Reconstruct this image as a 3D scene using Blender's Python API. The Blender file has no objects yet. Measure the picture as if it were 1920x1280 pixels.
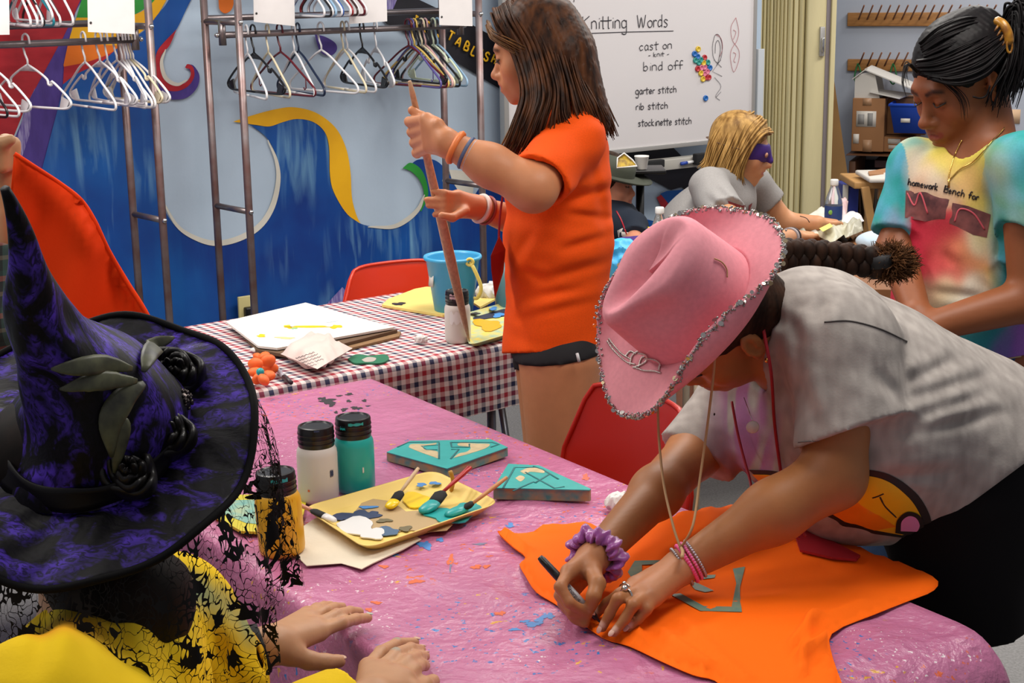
import bpy, bmesh, math, random
import numpy as np
from mathutils import Vector, Matrix
from mathutils.geometry import delaunay_2d_cdt
from mathutils.bvhtree import BVHTree
random.seed(4); rng = np.random.default_rng(7)
SC = bpy.context.scene; COL = SC.collection
# ------------------------------------------------------------ camera
F = 2900.0; PIT = math.radians(13.57); ROL = -.0155; H = 1.72
_fw = np.array([0, math.cos(PIT), -math.sin(PIT)]); _r = np.array([1, 0, 0.]); _u = np.array([0, math.sin(PIT), math.cos(PIT)])
RT = math.cos(ROL)*_r + math.sin(ROL)*_u; UP = -math.sin(ROL)*_r + math.cos(ROL)*_u
CP = np.array([0, 0, H])
cam = bpy.data.cameras.new('camera'); co = bpy.data.objects.new('camera', cam); COL.objects.link(co)
M = Matrix.Identity(4)
for i in range(3):
    M[i][0] = RT[i]; M[i][1] = UP[i]; M[i][2] = -_fw[i]; M[i][3] = CP[i]
co.matrix_world = M
cam.sensor_width = 36; cam.lens = F/1920*36; cam.clip_start = .05
cam.dof.use_dof = False
SC.camera = co
# ------------------------------------------------------------ world, lights, exposure
w = bpy.data.worlds.new('world'); SC.world = w; w.use_nodes = True
w.node_tree.nodes['Background'].inputs[0].default_value = (.95, .93, 1, 1)
w.node_tree.nodes['Background'].inputs[1].default_value = .30
SC.view_settings.view_transform = 'Standard'; SC.view_settings.look = 'None'
SC.view_settings.exposure = 0.0; SC.view_settings.gamma = 1; SC.view_settings.use_curve_mapping = False
def area(name, loc, sx, sy, e, colr=(1, .95, .88), rz=0., tilt=(0, 0)):
    l = bpy.data.lights.new(name, 'AREA'); l.shape = 'RECTANGLE'; l.size = sx; l.size_y = sy; l.energy = e; l.color = colr
    o = bpy.data.objects.new(name, l); COL.objects.link(o); o.location = loc; o.rotation_euler = (tilt[0], tilt[1], rz)
    return o
RZ = math.radians(35.5)
for i, (x, y, e) in enumerate([(-1.0, 1.6, 11), (.9, 2.6, 30), (-1.3, 4.0, 42), (.55, 4.6, 40), (1.9, 5.9, 40), (-2.4, 2.6, 24), (3.0, 7.6, 34)]):
    area('ceiling_lamp', (x, y, 2.68), 1.2, .55, e, rz=RZ)
# ------------------------------------------------------------ helpers
def ray(x, y): return _fw*F + RT*(x-960) - UP*(y-640)
def Z(x, y, z=.742):
    d = ray(x, y); return CP + d*(z-H)/d[2]
def Q(x, y, Y):
    d = ray(x, y); return CP + d*Y/d[1]
def px(P):
    v = np.asarray(P, float)-CP; k = F/(v@_fw); return 960+k*(v@RT), 640-k*(v@UP)
V3 = lambda *a: np.array(a, float)
def nrm(v): v = np.asarray(v, float); return v/np.linalg.norm(v)
ANG = math.radians(35.5)
UU = V3(math.cos(ANG), math.sin(ANG), 0); VV = V3(-math.sin(ANG), math.cos(ANG), 0)
def lin(c):
    if isinstance(c, str): c = [int(c[i:i+2], 16) for i in (0, 2, 4)]
    return tuple((v/255/12.92 if v/255 <= .04045 else ((v/255+.055)/1.055)**2.4) for v in c)
def tag(o, label=None, cat=None, group=None, kind=None):
    if label: o['label'] = label
    if cat: o['category'] = cat
    if group: o['group'] = group
    if kind: o['kind'] = kind
    return o
def empty(name, loc, label, cat, group=None, rz=0., kind=None):
    o = bpy.data.objects.new(name, None); COL.objects.link(o); o.location = [float(v) for v in loc]; o.rotation_euler = (0, 0, rz)
    o.empty_display_size = .05
    o['_m'] = 1
    tag(o, label, cat, group, kind); return o
def MW(o):   # matrix of an unparented object without waiting for the depsgraph
    return Matrix.LocRotScale(o.location, o.rotation_euler, o.scale) @ Matrix.Identity(4)
def world_of(o):
    m = o.matrix_basis.copy() if o.parent is None else world_of(o.parent) @ o.matrix_parent_inverse @ o.matrix_basis
    return m
def mk(name, verts, faces, mat=None, parent=None, smooth=True, local=False, uv=None, col=None):
    """verts in world space unless local; parented with identity inverse -> converted to the parent's space"""
    me = bpy.data.meshes.new(name)
    verts = np.asarray(verts, float).reshape(-1, 3)
    if parent is not None and not local:
        mi = np.array(world_of(parent).inverted()); verts = verts @ mi[:3, :3].T + mi[:3, 3]
    if isinstance(faces, np.ndarray):
        n = faces.shape[1]
        me.vertices.add(len(verts)); me.vertices.foreach_set('co', verts.astype(np.float32).ravel())
        me.loops.add(faces.size); me.loops.foreach_set('vertex_index', faces.astype(np.int32).ravel())
        me.polygons.add(len(faces)); me.polygons.foreach_set('loop_start', np.arange(0, faces.size, n, dtype=np.int32))
        me.update(calc_edges=True); me.validate()
    else:
        me.from_pydata([tuple(v) for v in verts], [], [tuple(int(i) for i in f) for f in faces]); me.update()
    if smooth: me.polygons.foreach_set('use_smooth', [True]*len(me.polygons))
    if uv is not None:
        ul = me.uv_layers.new(name='UVMap'); vi = np.zeros(len(me.loops), np.int32); me.loops.foreach_get('vertex_index', vi)
        ul.data.foreach_set('uv', np.asarray(uv, np.float32)[vi].ravel())
    if col is not None:
        ca = me.color_attributes.new('Col', 'FLOAT_COLOR', 'POINT')
        c4 = np.ones((len(verts), 4), np.float32); c4[:, :3] = col; ca.data.foreach_set('color', c4.ravel())
    if mat is not None:
        for m in (mat if isinstance(mat, (list, tuple)) else [mat]): me.materials.append(m)
    o = bpy.data.objects.new(name, me); COL.objects.link(o)
    if parent is not None: o.parent = parent
    return o
class MB:
    """collects shapes into one mesh"""
    def __init__(s): s.v = []; s.f = []; s.n = 0; s.uv = []
    def add(s, v, f):
        v = np.asarray(v, float); s.v.append(v)
        s.f += [tuple(int(i)+s.n for i in q) for q in f]; s.n += len(v); return s
    def box(s, c, size, X=V3(1, 0, 0), Y=V3(0, 1, 0), Zv=None, bev=0.):
        X = nrm(X); Y = nrm(Y); Zv = np.cross(X, Y) if Zv is None else nrm(Zv)
        hx, hy, hz = [q/2 for q in size]
        if bev <= 0:
            v = [c+X*a*hx+Y*b*hy+Zv*d*hz for a in (-1, 1) for b in (-1, 1) for d in (-1, 1)]
            return s.add(v, [(0, 1, 3, 2), (4, 6, 7, 5), (0, 4, 5, 1), (2, 3, 7, 6), (0, 2, 6, 4), (1, 5, 7, 3)])
        bm = bmesh.new(); bmesh.ops.create_cube(bm, size=1)
        for q in bm.verts: q.co = Vector((q.co.x*size[0], q.co.y*size[1], q.co.z*size[2]))
        bmesh.ops.bevel(bm, geom=list(bm.edges), offset=min(bev, min(size)*.45), segments=2, profile=.6, affect='EDGES')
        bm.verts.index_update()
        v = [c+X*q.co.x+Y*q.co.y+Zv*q.co.z for q in bm.verts]; f = [[q.index for q in g.verts] for g in bm.faces]; bm.free()
        return s.add(v, f)
    def tube(s, pts, r, n=8, closed=False, flat=1., fdir=None, caps=True):
        pts = [np.asarray(p, float) for p in pts]; m = len(pts)
        r = [r]*m if np.isscalar(r) else list(r)
        T = []
        for i in range(m):
            a = pts[(i-1) % m] if (closed or i > 0) else pts[i]; b = pts[(i+1) % m] if (closed or i < m-1) else pts[i]
            d = b-a; L = np.linalg.norm(d); T.append(d/L if L > 1e-12 else V3(0, 0, 1))
        ref = V3(0, 0, 1) if fdir is None else np.asarray(fdir, float)
        if abs(T[0]@nrm(ref)) > .95: ref = V3(1, 0, 0)
        N = nrm(np.cross(np.cross(T[0], ref), T[0])); v = []
        for i in range(m):
            N = N-T[i]*(N@T[i]); N = nrm(N); B = np.cross(T[i], N)
            if fdir is not None and i > 0:
                c = np.cross(np.cross(T[i], ref), T[i])
                if np.linalg.norm(c) > .2: N = nrm(c); B = np.cross(T[i], N)
            for j in range(n):
                t = 2*math.pi*j/n; v.append(pts[i]+r[i]*(N*math.cos(t)*flat+B*math.sin(t)))
        f = []
        for i in range(m if closed else m-1):
            for j in range(n):
                a = i*n+j; b = i*n+(j+1) % n; c = ((i+1) % m)*n+(j+1) % n; d = ((i+1) % m)*n+j; f.append((a, b, c, d))
        if caps and not closed: f.append(tuple(range(n))[::-1]); f.append(tuple((m-1)*n+j for j in range(n)))
        return s.add(v, f)
    def lathe(s, prof, c=V3(0, 0, 0), n=32, X=V3(1, 0, 0), Y=V3(0, 1, 0), Zv=V3(0, 0, 1), sx=1., capb=True, capt=True):
        v = []; f = []
        for (r, z) in prof:
            for j in range(n):
                t = 2*math.pi*j/n; v.append(c+X*r*math.cos(t)*sx+Y*r*math.sin(t)+Zv*z)
        for i in range(len(prof)-1):
            for j in range(n): f.append((i*n+j, i*n+(j+1) % n, (i+1)*n+(j+1) % n, (i+1)*n+j))
        if capb: f.append(tuple(range(n))[::-1])
        if capt: f.append(tuple((len(prof)-1)*n+j for j in range(n)))
        return s.add(v, f)
    def sphere(s, c, r, n=12, m=8, R=None):
        r = V3(*r) if not np.isscalar(r) else V3(r, r, r); R = np.eye(3) if R is None else R
        v = []; f = []
        for i in range(m+1):
            p = math.pi*i/m
            for j in range(n):
                t = 2*math.pi*j/n; v.append(c+(V3(math.sin(p)*math.cos(t), math.sin(p)*math.sin(t), math.cos(p))*r)@R)
        for i in range(m):
            for j in range(n): f.append((i*n+j, (i+1)*n+j, (i+1)*n+(j+1) % n, i*n+(j+1) % n))
        return s.add(v, f)
    def obj(s, name, mat=None, parent=None, smooth=True, local=False, ang=None):
        o = mk(name, np.concatenate(s.v) if s.v else [], s.f, mat, parent, smooth, local)
        if ang: o.data.set_sharp_from_angle(angle=math.radians(ang))
        return o
def crom(pts, n=8, closed=False):
    P = [np.asarray(p, float) for p in pts]; m = len(P); out = []
    for i in range(m if closed else m-1):
        p0 = P[(i-1) % m] if (closed or i > 0) else 2*P[0]-P[1]; p1 = P[i]; p2 = P[(i+1) % m]
        p3 = P[(i+2) % m] if (closed or i < m-2) else 2*P[-1]-P[-2]
        for j in range(n):
            t = j/n; out.append(.5*((2*p1)+(-p0+p2)*t+(2*p0-5*p1+4*p2-p3)*t*t+(-p0+3*p1-3*p2+p3)*t**3))
    if not closed: out.append(P[-1])
    return out
# ------------------------------------------------------------ materials
_mc = {}
def mat(name, rgb, rough=.6, metal=0., noise=None, bump=None, vcol=False, spec=.5, sss=0., sheen=0., coat=0., trans=0., emit=0., alpha=1., c2=None, ani=None, ior=None):
    if name in _mc: return _mc[name]
    m = bpy.data.materials.new(name); m.use_nodes = True; nt = m.node_tree; b = nt.nodes['Principled BSDF']; L = nt.links
    c = lin(rgb)+(1,); b.inputs['Base Color'].default_value = c; b.inputs['Roughness'].default_value = rough; b.inputs['Metallic'].default_value = metal
    b.inputs['Specular IOR Level'].default_value = spec
    if sss: b.inputs['Subsurface Weight'].default_value = sss; b.inputs['Subsurface Radius'].default_value = (.012, .005, .003); b.inputs['Subsurface Scale'].default_value = 1.
    if sheen: b.inputs['Sheen Weight'].default_value = sheen
    if coat: b.inputs['Coat Weight'].default_value = coat; b.inputs['Coat Roughness'].default_value = .15
    if trans: b.inputs['Transmission Weight'].default_value = trans
    if ior: b.inputs['IOR'].default_value = ior
    if emit: b.inputs['Emission Color'].default_value = c; b.inputs['Emission Strength'].default_value = emit
    if alpha < 1: b.inputs['Alpha'].default_value = alpha
    src = None
    if vcol:
        a = nt.nodes.new('ShaderNodeAttribute'); a.attribute_name = 'Col'; src = a.outputs['Color']
    tc = nt.nodes.new('ShaderNodeTexCoord'); co_ = tc.outputs['Object']
    if ani:
        mp = nt.nodes.new('ShaderNodeMapping'); mp.inputs['Scale'].default_value = ani; L.new(co_, mp.inputs[0]); co_ = mp.outputs[0]
    if noise:
        n = nt.nodes.new('ShaderNodeTexNoise'); n.inputs['Scale'].default_value = noise[0]; n.inputs['Detail'].default_value = 5; L.new(co_, n.inputs['Vector'])
        mx = nt.nodes.new('ShaderNodeMix'); mx.data_type = 'RGBA'
        r = nt.nodes.new('ShaderNodeMapRange'); r.inputs[1].default_value = .35; r.inputs[2].default_value = .65; L.new(n.outputs[0], r.inputs[0]); L.new(r.outputs[0], mx.inputs[0])
        if src is None:
            mx.inputs[6].default_value = c; mx.inputs[7].default_value = (lin(c2)+(1,)) if c2 else tuple(q*(1-noise[1]) for q in c[:3])+(1,)
        else:
            L.new(src, mx.inputs[6]); g = nt.nodes.new('ShaderNodeMix'); g.data_type = 'RGBA'; g.blend_type = 'MULTIPLY'; g.inputs[0].default_value = 1
            L.new(src, g.inputs[6]); g.inputs[7].default_value = (1-noise[1],)*3+(1,); L.new(g.outputs[2], mx.inputs[7])
        src = mx.outputs[2]
    if src is not None: L.new(src, b.inputs['Base Color'])
    if bump:
        n = nt.nodes.new('ShaderNodeTexNoise'); n.inputs['Scale'].default_value = bump[0]; n.inputs['Detail'].default_value = 6; L.new(co_, n.inputs['Vector'])
        bp = nt.nodes.new('ShaderNodeBump'); bp.inputs['Strength'].default_value = bump[1]; bp.inputs['Distance'].default_value = bump[2] if len(bump) > 2 else .003
        L.new(n.outputs[0], bp.inputs['Height']); L.new(bp.outputs[0], b.inputs['Normal'])
    _mc[name] = m; return m
# ------------------------------------------------------------ implicit surfaces: smooth union, meshed by surface nets in sparse blocks
def cap(a, b, ra, rb=None, k=.02, op='u', wide=None, cut=None):
    a = V3(*a); b = V3(*b); rb = ra if rb is None else rb; ab = b-a; L2 = max(ab@ab, 1e-9)
    wf = 1.
    if wide is not None: wa = nrm(wide[0]); wf = wide[1]
    def fn(P):
        D = P-a; A2 = ab
        if wide is not None:
            s = (1/wf-1); D = D+np.outer(D@wa*s, wa); A2 = ab+wa*(ab@wa)*s
        t = np.clip(D@A2/max(A2@A2, 1e-9), 0, 1); q = D-np.outer(t, A2)
        d = np.sqrt((q*q).sum(1))-(ra+(rb-ra)*t)
        if cut is not None:
            for (cp, cn) in cut: d = np.maximum(d, (P-cp)@cn)
        return d
    R = max(ra, rb)*max(wf, 1)
    return (op, k, fn, np.minimum(a, b)-R, np.maximum(a, b)+R)
def ell(c, r, ax=None, k=.02, op='u', cut=None):
    c = V3(*c); r = V3(*r) if not np.isscalar(r) else V3(r, r, r); A = np.eye(3) if ax is None else np.array([nrm(q) for q in ax])
    def fn(P):
        D = (P-c)@A.T; k0 = np.sqrt(((D/r)**2).sum(1)); k1 = np.sqrt(((D/(r*r))**2).sum(1))
        d = k0*(k0-1)/np.maximum(k1, 1e-6)
        if cut is not None:
            for (cp, cn) in cut: d = np.maximum(d, (P-cp)@cn)
        return d
    R = r.max(); return (op, k, fn, c-R, c+R)
def sdf_mesh(name, prims, h, mat=None, parent=None, col=None, disp=None, cuts=(), B=13, smooth_it=1):
    lo = np.min([p[3] for p in prims if p[0] == 'u'], 0)-2*h-.01; hi = np.max([p[4] for p in prims if p[0] == 'u'], 0)+2*h+.01
    nb = np.ceil((hi-lo)/(B*h)).astype(int)
    g = np.stack(np.meshgrid(*[np.arange(n) for n in nb], indexing='ij'), -1).reshape(-1, 3)
    ctr = lo+(g+.5)*B*h; RR = (B+1)*h*.87
    Dm = np.stack([p[2](ctr) for p in prims], 1); isu = np.array([p[0] == 'u' for p in prims])
    un = np.where(isu, Dm, 9).min(1); act = (un < RR+.018) & (un > -RR*1.1-.02)
    lat = np.stack(np.meshgrid(*[np.arange(-1, B+1)]*3, indexing='ij'), -1).reshape(-1, 3); m = B+2
    keys = []; pos = []; quads = []
    corners = [(a, b, c) for a in (0, 1) for b in (0, 1) for c in (0, 1)]
    edges = [(i, j) for i in range(8) for j in range(i+1, 8) if sum(abs(corners[i][q]-corners[j][q]) for q in range(3)) == 1]
    NK = (nb*B+4).astype(np.int64)
    for gi in np.nonzero(act)[0]:
        base = g[gi]*B; P = lo+(base+lat)*h; d = None
        for pi, p in enumerate(prims):
            if Dm[gi, pi] > RR+p[1]*.8+.004 and not (p[0] == 'u' and Dm[gi, pi] <= un[gi]+1e-9): continue
            q = p[2](P)
            if p[0] == 'u':
                if d is None: d = q
                else:
                    hh = np.clip(.5+.5*(d-q)/p[1], 0, 1); d = d*(1-hh)+q*hh-p[1]*hh*(1-hh)
            elif d is not None:
                hh = np.clip(.5-.5*(d+q)/p[1], 0, 1); d = d*(1-hh)-q*hh+p[1]*hh*(1-hh)
        if d is None: continue
        if disp is not None:
            mk_ = np.abs(d) < .03
            if not mk_.any(): continue
            d = d.copy(); d[mk_] += disp(P[mk_])
        for (cp, cn) in cuts: d = np.maximum(d, (P-cp)@cn)
        D = d.reshape(m, m, m); S = D < 0
        if S.all() or not S.any(): continue
        cs = [D[a:m-1+a, b:m-1+b, c:m-1+c] for a, b, c in corners]; ss = np.stack([q < 0 for q in cs]); cnt = ss.sum(0)
        mask = (cnt > 0) & (cnt < 8); idx = np.argwhere(mask); n = len(idx)
        if n == 0: continue
        cv = np.stack([q[mask] for q in cs], 1); acc = np.zeros((n, 3)); ne = np.zeros(n)
        for (i, j) in edges:
            s = (cv[:, i] < 0) != (cv[:, j] < 0); t = np.where(s, cv[:, i]/np.where(s, cv[:, i]-cv[:, j], 1), 0)
            a = np.array(corners[i]); b = np.array(corners[j]); acc += np.where(s[:, None], a+(b-a)*t[:, None], 0); ne += s
        cp_ = idx-1+base; vp = lo+(cp_+acc/ne[:, None])*h
        gk = ((cp_[:, 0]+1)*NK[1]+(cp_[:, 1]+1))*NK[2]+(cp_[:, 2]+1)
        keys.append(gk); pos.append(vp)
        I = slice(1, m-1)
        for ax in range(3):
            sl = [I, I, I]; s2 = [I, I, I]; s2[ax] = slice(2, m)
            a = S[tuple(sl)]; b = S[tuple(s2)]; ch = a != b; e = np.argwhere(ch)
            if len(e) == 0: continue
            inside = a[ch]; e = e+base; o1, o2 = [(1, 2), (2, 0), (0, 1)][ax]
            def ky(du, dv):
                c = e.copy(); c[:, o1] += du; c[:, o2] += dv; return ((c[:, 0]+1)*NK[1]+(c[:, 1]+1))*NK[2]+(c[:, 2]+1)
            qd = np.stack([ky(-1, -1), ky(0, -1), ky(0, 0), ky(-1, 0)], 1); qd[~inside] = qd[~inside][:, ::-1]; quads.append(qd)
    keys = np.concatenate(keys); pos = np.concatenate(pos); quads = np.concatenate(quads)
    uk, first = np.unique(keys, return_index=True); V = pos[first]
    ix = np.searchsorted(uk, quads); ok = (ix < len(uk)).all(1); ix = ix[ok]; ok = (uk[ix] == quads[ok]).all(1); Fq = ix[ok]
    for _ in range(smooth_it):
        s = np.zeros_like(V); c = np.zeros(len(V))
        for a, b in ((0, 1), (1, 2), (2, 3), (3, 0)):
            for d_ in range(3): s[:, d_] += np.bincount(Fq[:, a], V[Fq[:, b], d_], len(V))+np.bincount(Fq[:, b], V[Fq[:, a], d_], len(V))
            c += np.bincount(Fq[:, a], minlength=len(V))+np.bincount(Fq[:, b], minlength=len(V))
        V = .5*V+.5*s/np.maximum(c, 1)[:, None]
    lab = np.arange(len(V))
    for _ in range(400):
        m_ = lab[Fq].min(1); new = lab.copy(); np.minimum.at(new, Fq.ravel(), np.repeat(m_, 4)); new = new[new]; new = new[new]
        if (new == lab).all(): break
        lab = new
    cn = np.bincount(lab, minlength=len(V)); keep = cn[lab] > .02*len(V)
    if not keep.all(): ren = np.cumsum(keep)-1; Fq = ren[Fq[keep[Fq].all(1)]]; V = V[keep]
    cc = col(V) if callable(col) else (np.tile(col, (len(V), 1)) if col is not None else None)
    o = mk(name, V, Fq, mat, parent, True, False, None, cc); o['_nv'] = len(V)
    return o
def warp(P, f, amp, seed=0., k=3):
    """smooth pseudo-noise made of warped sines"""
    s = np.zeros(len(P)); r = np.random.default_rng(int(seed*97)+3)
    q = P.copy()
    for i in range(k):
        d = r.normal(size=3); d /= np.linalg.norm(d); e = r.normal(size=3)
        s += np.sin((q@d)*f*(1+.5*i)+r.uniform(0, 6)+1.3*np.sin(q@e*f*.6))/(1+.4*i)
    return amp*s/k
def snoise(P, f, seed=0):
    return warp(P, f, 1., seed, 5)
def mixc(a, b, t): t = np.clip(t, 0, 1)[:, None]; return np.asarray(a)*(1-t)+np.asarray(b)*t
def near(P, pts, r, soft=.5):
    """1 at the polyline / points, 0 beyond r"""
    d = np.full(len(P), 9.)
    pts = [np.asarray(p, float) for p in pts]
    if len(pts) == 1: d = np.linalg.norm(P-pts[0], axis=1)
    for a, b in zip(pts[:-1], pts[1:]):
        ab = b-a; t = np.clip((P-a)@ab/max(ab@ab, 1e-9), 0, 1); d = np.minimum(d, np.linalg.norm(P-a-np.outer(t, ab), axis=1))
    return np.clip((r-d)/(r*soft), 0, 1)
def creases(segs, dirn=None):
    """fold lines pressed into cloth seen from the room side: ((a, b), depth, width)"""
    S = [(np.asarray(a, float), np.asarray(b, float), dp, w) for (a, b, dp, w) in segs]
    def f(P):
        out = np.zeros(len(P))
        for a, b, dp, w in S:
            v = nrm((a+b)/2-CP); D = P-a; D = D-np.outer(D@v, v); ab = (b-a)-v*((b-a)@v); L2 = max(ab@ab, 1e-9); t = np.clip(D@ab/L2, 0, 1); q = D-np.outer(t, ab)
            sd = nrm(np.cross(ab, v)); s = q@sd; d = np.sqrt((q*q).sum(1)); m = np.sin(np.pi*np.clip(t*.9+.05, 0, 1))*(((P-a)@v) < .16)
            out += m*dp*(np.exp(-(d/w)**2)-.55*np.exp(-((s-1.7*w)/(w*1.3))**2)*np.exp(-((d-abs(s))/w)**2))
        return out
    return f
# ------------------------------------------------------------ flat prints laid on surfaces
def bvh_of(*objs):
    vs = []; fs = []; n = 0
    for o in objs:
        m = np.array(world_of(o)); me = o.data; v = np.zeros(len(me.vertices)*3, np.float32); me.vertices.foreach_get('co', v); v = v.reshape(-1, 3)@m[:3, :3].T+m[:3, 3]
        vs.append(v); fs += [[i+n for i in p.vertices] for p in me.polygons]; n += len(v)
    return BVHTree.FromPolygons([Vector(q) for q in np.concatenate(vs)], fs)
def cast(bvh, x, y, off):
    d = Vector(ray(x, y)).normalized(); h = bvh.ray_cast(Vector(CP), d)
    if h[0] is None: return None
    n = h[1] if h[1].dot(d) < 0 else -h[1]
    return np.array(h[0]+n*off)
def tri2d(poly, step):
    poly = [V3(*p[:2]) for p in poly]; pl = []
    for p in poly:
        if not pl or np.linalg.norm(p-pl[-1]) > .05: pl.append(p)
    if np.linalg.norm(pl[0]-pl[-1]) < .05: pl.pop()
    A = np.array(pl); n = len(A)
    x0, y0 = A.min(0); x1, y1 = A.max(0)
    gx, gy = np.meshgrid(np.arange(x0+step/2, x1, step), np.arange(y0+step/2, y1, step)); G = np.stack([gx.ravel(), gy.ravel()], 1)
    ins = np.zeros(len(G), bool); j = n-1; dm = np.full(len(G), 1e9)
    for i in range(n):
        a = A[i]; b = A[j]
        c = ((a[1] > G[:, 1]) != (b[1] > G[:, 1])) & (G[:, 0] < (b[0]-a[0])*(G[:, 1]-a[1])/(b[1]-a[1]+1e-12)+a[0]); ins ^= c
        ab = b-a; t = np.clip((G-a)@ab/max(ab@ab, 1e-9), 0, 1); dm = np.minimum(dm, np.linalg.norm(G-a-np.outer(t, ab), axis=1)); j = i
    G = G[ins & (dm > step*.35)]
    vs = [Vector(p) for p in A]+[Vector(p) for p in G]
    r = delaunay_2d_cdt(vs, [], [list(range(n))], 1, 1e-6)
    return np.array([[v.x, v.y] for v in r[0]]), [tuple(f) for f in r[2]], n
def decal(name, poly, bvh, mat, parent, step=8, off=.0015):
    v, f, n = tri2d(poly, step); out = []; ok = []
    for q in v:
        p = cast(bvh, q[0], q[1], off); ok.append(p is not None); out.append(p if p is not None else V3(0, 0, 0))
    f = [g for g in f if all(ok[i] for i in g)]
    e = []
    for g in f:
        pp = [out[i] for i in g]
        if max(np.linalg.norm(pp[i]-pp[i-1]) for i in range(3)) < .09: e.append(g)
    return mk(name, out, e, mat, parent)
# single-stroke lettering (unit box, x right, y up)
G_ = {
 'K': [[(0, 0), (0, 1)], [(.6, 1), (0, .45), (.6, 0)]], 'n': [[(0, .6), (0, 0)], [(0, .45), (.2, .62), (.42, .5), (.45, 0)]], 'i': [[(.1, .55), (.1, 0)], [(.1, .78), (.12, .82)]],
 't': [[(.15, .95), (.15, .05), (.25, 0)], [(-.1, .6), (.45, .62)]], 'g': [[(.45, .5), (.25, .62), (.03, .45), (.05, .1), (.28, .02), (.45, .2)], [(.45, .6), (.45, -.35), (.25, -.5), (0, -.4)]],
 'W': [[(0, 1), (.2, 0), (.4, .8), (.6, 0), (.85, 1)]], 'o': [[(.25, .55), (.03, .4), (.05, .1), (.25, 0), (.45, .15), (.45, .42), (.25, .55)]],
 'r': [[(0, .55), (0, 0)], [(0, .4), (.15, .56), (.32, .5)]], 'd': [[(.42, .5), (.2, .58), (.02, .3), (.12, .02), (.4, .15)], [(.42, 1), (.42, 0)]], 's': [[(.4, .5), (.2, .6), (.05, .45), (.35, .18), (.22, 0), (.0, .06)]],
 'c': [[(.42, .48), (.22, .58), (.02, .3), (.15, .02), (.42, .1)]], 'a': [[(.42, .5), (.2, .6), (.02, .3), (.15, 0), (.4, .2)], [(.42, .58), (.42, .08), (.5, 0)]],
 'k': [[(0, 1), (0, 0)], [(.35, .6), (0, .28), (.4, 0)]], 'b': [[(0, 1), (0, 0)], [(0, .35), (.25, .56), (.42, .3), (.25, 0), (0, .08)]], 'f': [[(.45, .95), (.25, 1), (.15, .8), (.15, 0)], [(-.05, .5), (.42, .54)]],
 'e': [[(.05, .3), (.42, .34), (.25, .58), (.03, .35), (.12, .02), (.42, .08)]], 'h': [[(0, 1), (0, 0)], [(0, .4), (.22, .6), (.42, .4), (.42, 0)]], 'm': [[(0, .6), (0, 0)], [(0, .45), (.15, .6), (.28, .45), (.28, 0)], [(.28, .45), (.43, .6), (.56, .45), (.56, 0)]],
 'w': [[(0, .55), (.14, 0), (.28, .45), (.42, 0), (.56, .55)]], 'p': [[(0, .6), (0, -.4)], [(0, .35), (.25, .56), (.42, .3), (.25, 0), (0, .08)]], '-': [[(0, .3), (.35, .3)]], ' ': [],
 'S': [[(.55, .85), (.3, 1), (.05, .8), (.15, .55), (.5, .42), (.55, .15), (.3, 0), (0, .15)]], 'T': [[(0, 1), (.7, 1)], [(.35, 1), (.35, 0)]], 'A': [[(0, 0), (.32, 1), (.65, 0)], [(.12, .35), (.52, .35)]],
 'B': [[(0, 0), (0, 1), (.4, .92), (.42, .6), (0, .52)], [(0, .52), (.5, .45), (.52, .08), (0, 0)]], 'L': [[(0, 1), (0, 0), (.5, 0)]], 'I': [[(.2, 0), (.2, 1)], [(0, 1), (.4, 1)], [(0, 0), (.4, 0)]], 'H': [[(0, 0), (0, 1)], [(.5, 0), (.5, 1)], [(0, .5), (.5, .5)]],
 'E': [[(.5, 1), (0, 1), (0, 0), (.5, 0)], [(0, .5), (.4, .5)]], 'l': [[(.05, 1), (.05, 0)]], 'u': [[(0, .55), (.02, .1), (.2, 0), (.4, .15)], [(.4, .55), (.42, 0)]],
}
ADV = {'K': .8, 'W': 1.05, 'i': .28, 't': .5, ' ': .45, 'm': .76, 'w': .74, 'f': .52, 'r': .42, 'l': .25, 'T': .85, 'A': .85, 'S': .75, 'I': .6, '-': .5}
def strokes(txt, sp=1.):
    out = []; x = 0
    for ch in txt:
        for s in G_.get(ch, []): out.append([(x+a, b) for a, b in s])
        x += ADV.get(ch, .62)*sp
    return out, x
def write(name, txt, p0, ux, uy, size, mat, parent, rad, nrmv, width=None, jit=.0, curve=True):
    """lay a line of hand lettering: p0 baseline start, ux/uy in-plane unit vectors"""
    ss, W = strokes(txt); fx = size if width is None else width/W
    mb = MB(); ux = nrm(ux); uy = nrm(uy)
    for s in ss:
        P = [p0+ux*(a*fx)+uy*(b*size)+uy*random.uniform(-jit, jit) for a, b in s]
        P = crom(P, 4) if (curve and len(P) > 2) else P
        mb.tube(P, rad, 5, flat=.25, fdir=nrmv)
    return mb.obj(name, mat, parent)
# ============================================================ the setting
W0 = V3(-1.15, 5.73, 0)
def PW(x, y, off=0.):
    """pixel -> point on the mural wall plane moved 'off' metres into the room"""
    d = ray(x, y); o = W0-VV*off; return CP+d*((o-CP)@VV)/(d@VV)
def wuv(P): return (P-W0)@UU, P[2]
def quadwall(name, a, b, z0, z1, m, n, t=.1):
    a = V3(a[0], a[1], 0); b = V3(b[0], b[1], 0); mb = MB(); d = nrm(b-a); nn = V3(*n, 0)
    mb.box((a+b)/2+V3(0, 0, (z0+z1)/2)-nn*t/2, (np.linalg.norm(b-a), t, z1-z0), d, np.cross(V3(0, 0, 1), d))
    return tag(mb.obj(name, m, smooth=False), kind='structure')
m_wall = mat('wall_paint', 'b4c6d8', .72, noise=(3., .06), bump=(60, .15))
m_wall2 = mat('far_wall_paint', 'aeb6c4', .75, noise=(2., .05))
m_floor = mat('speckled_floor', '8c8a88', .55, noise=(140, .35), bump=(200, .2))
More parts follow.
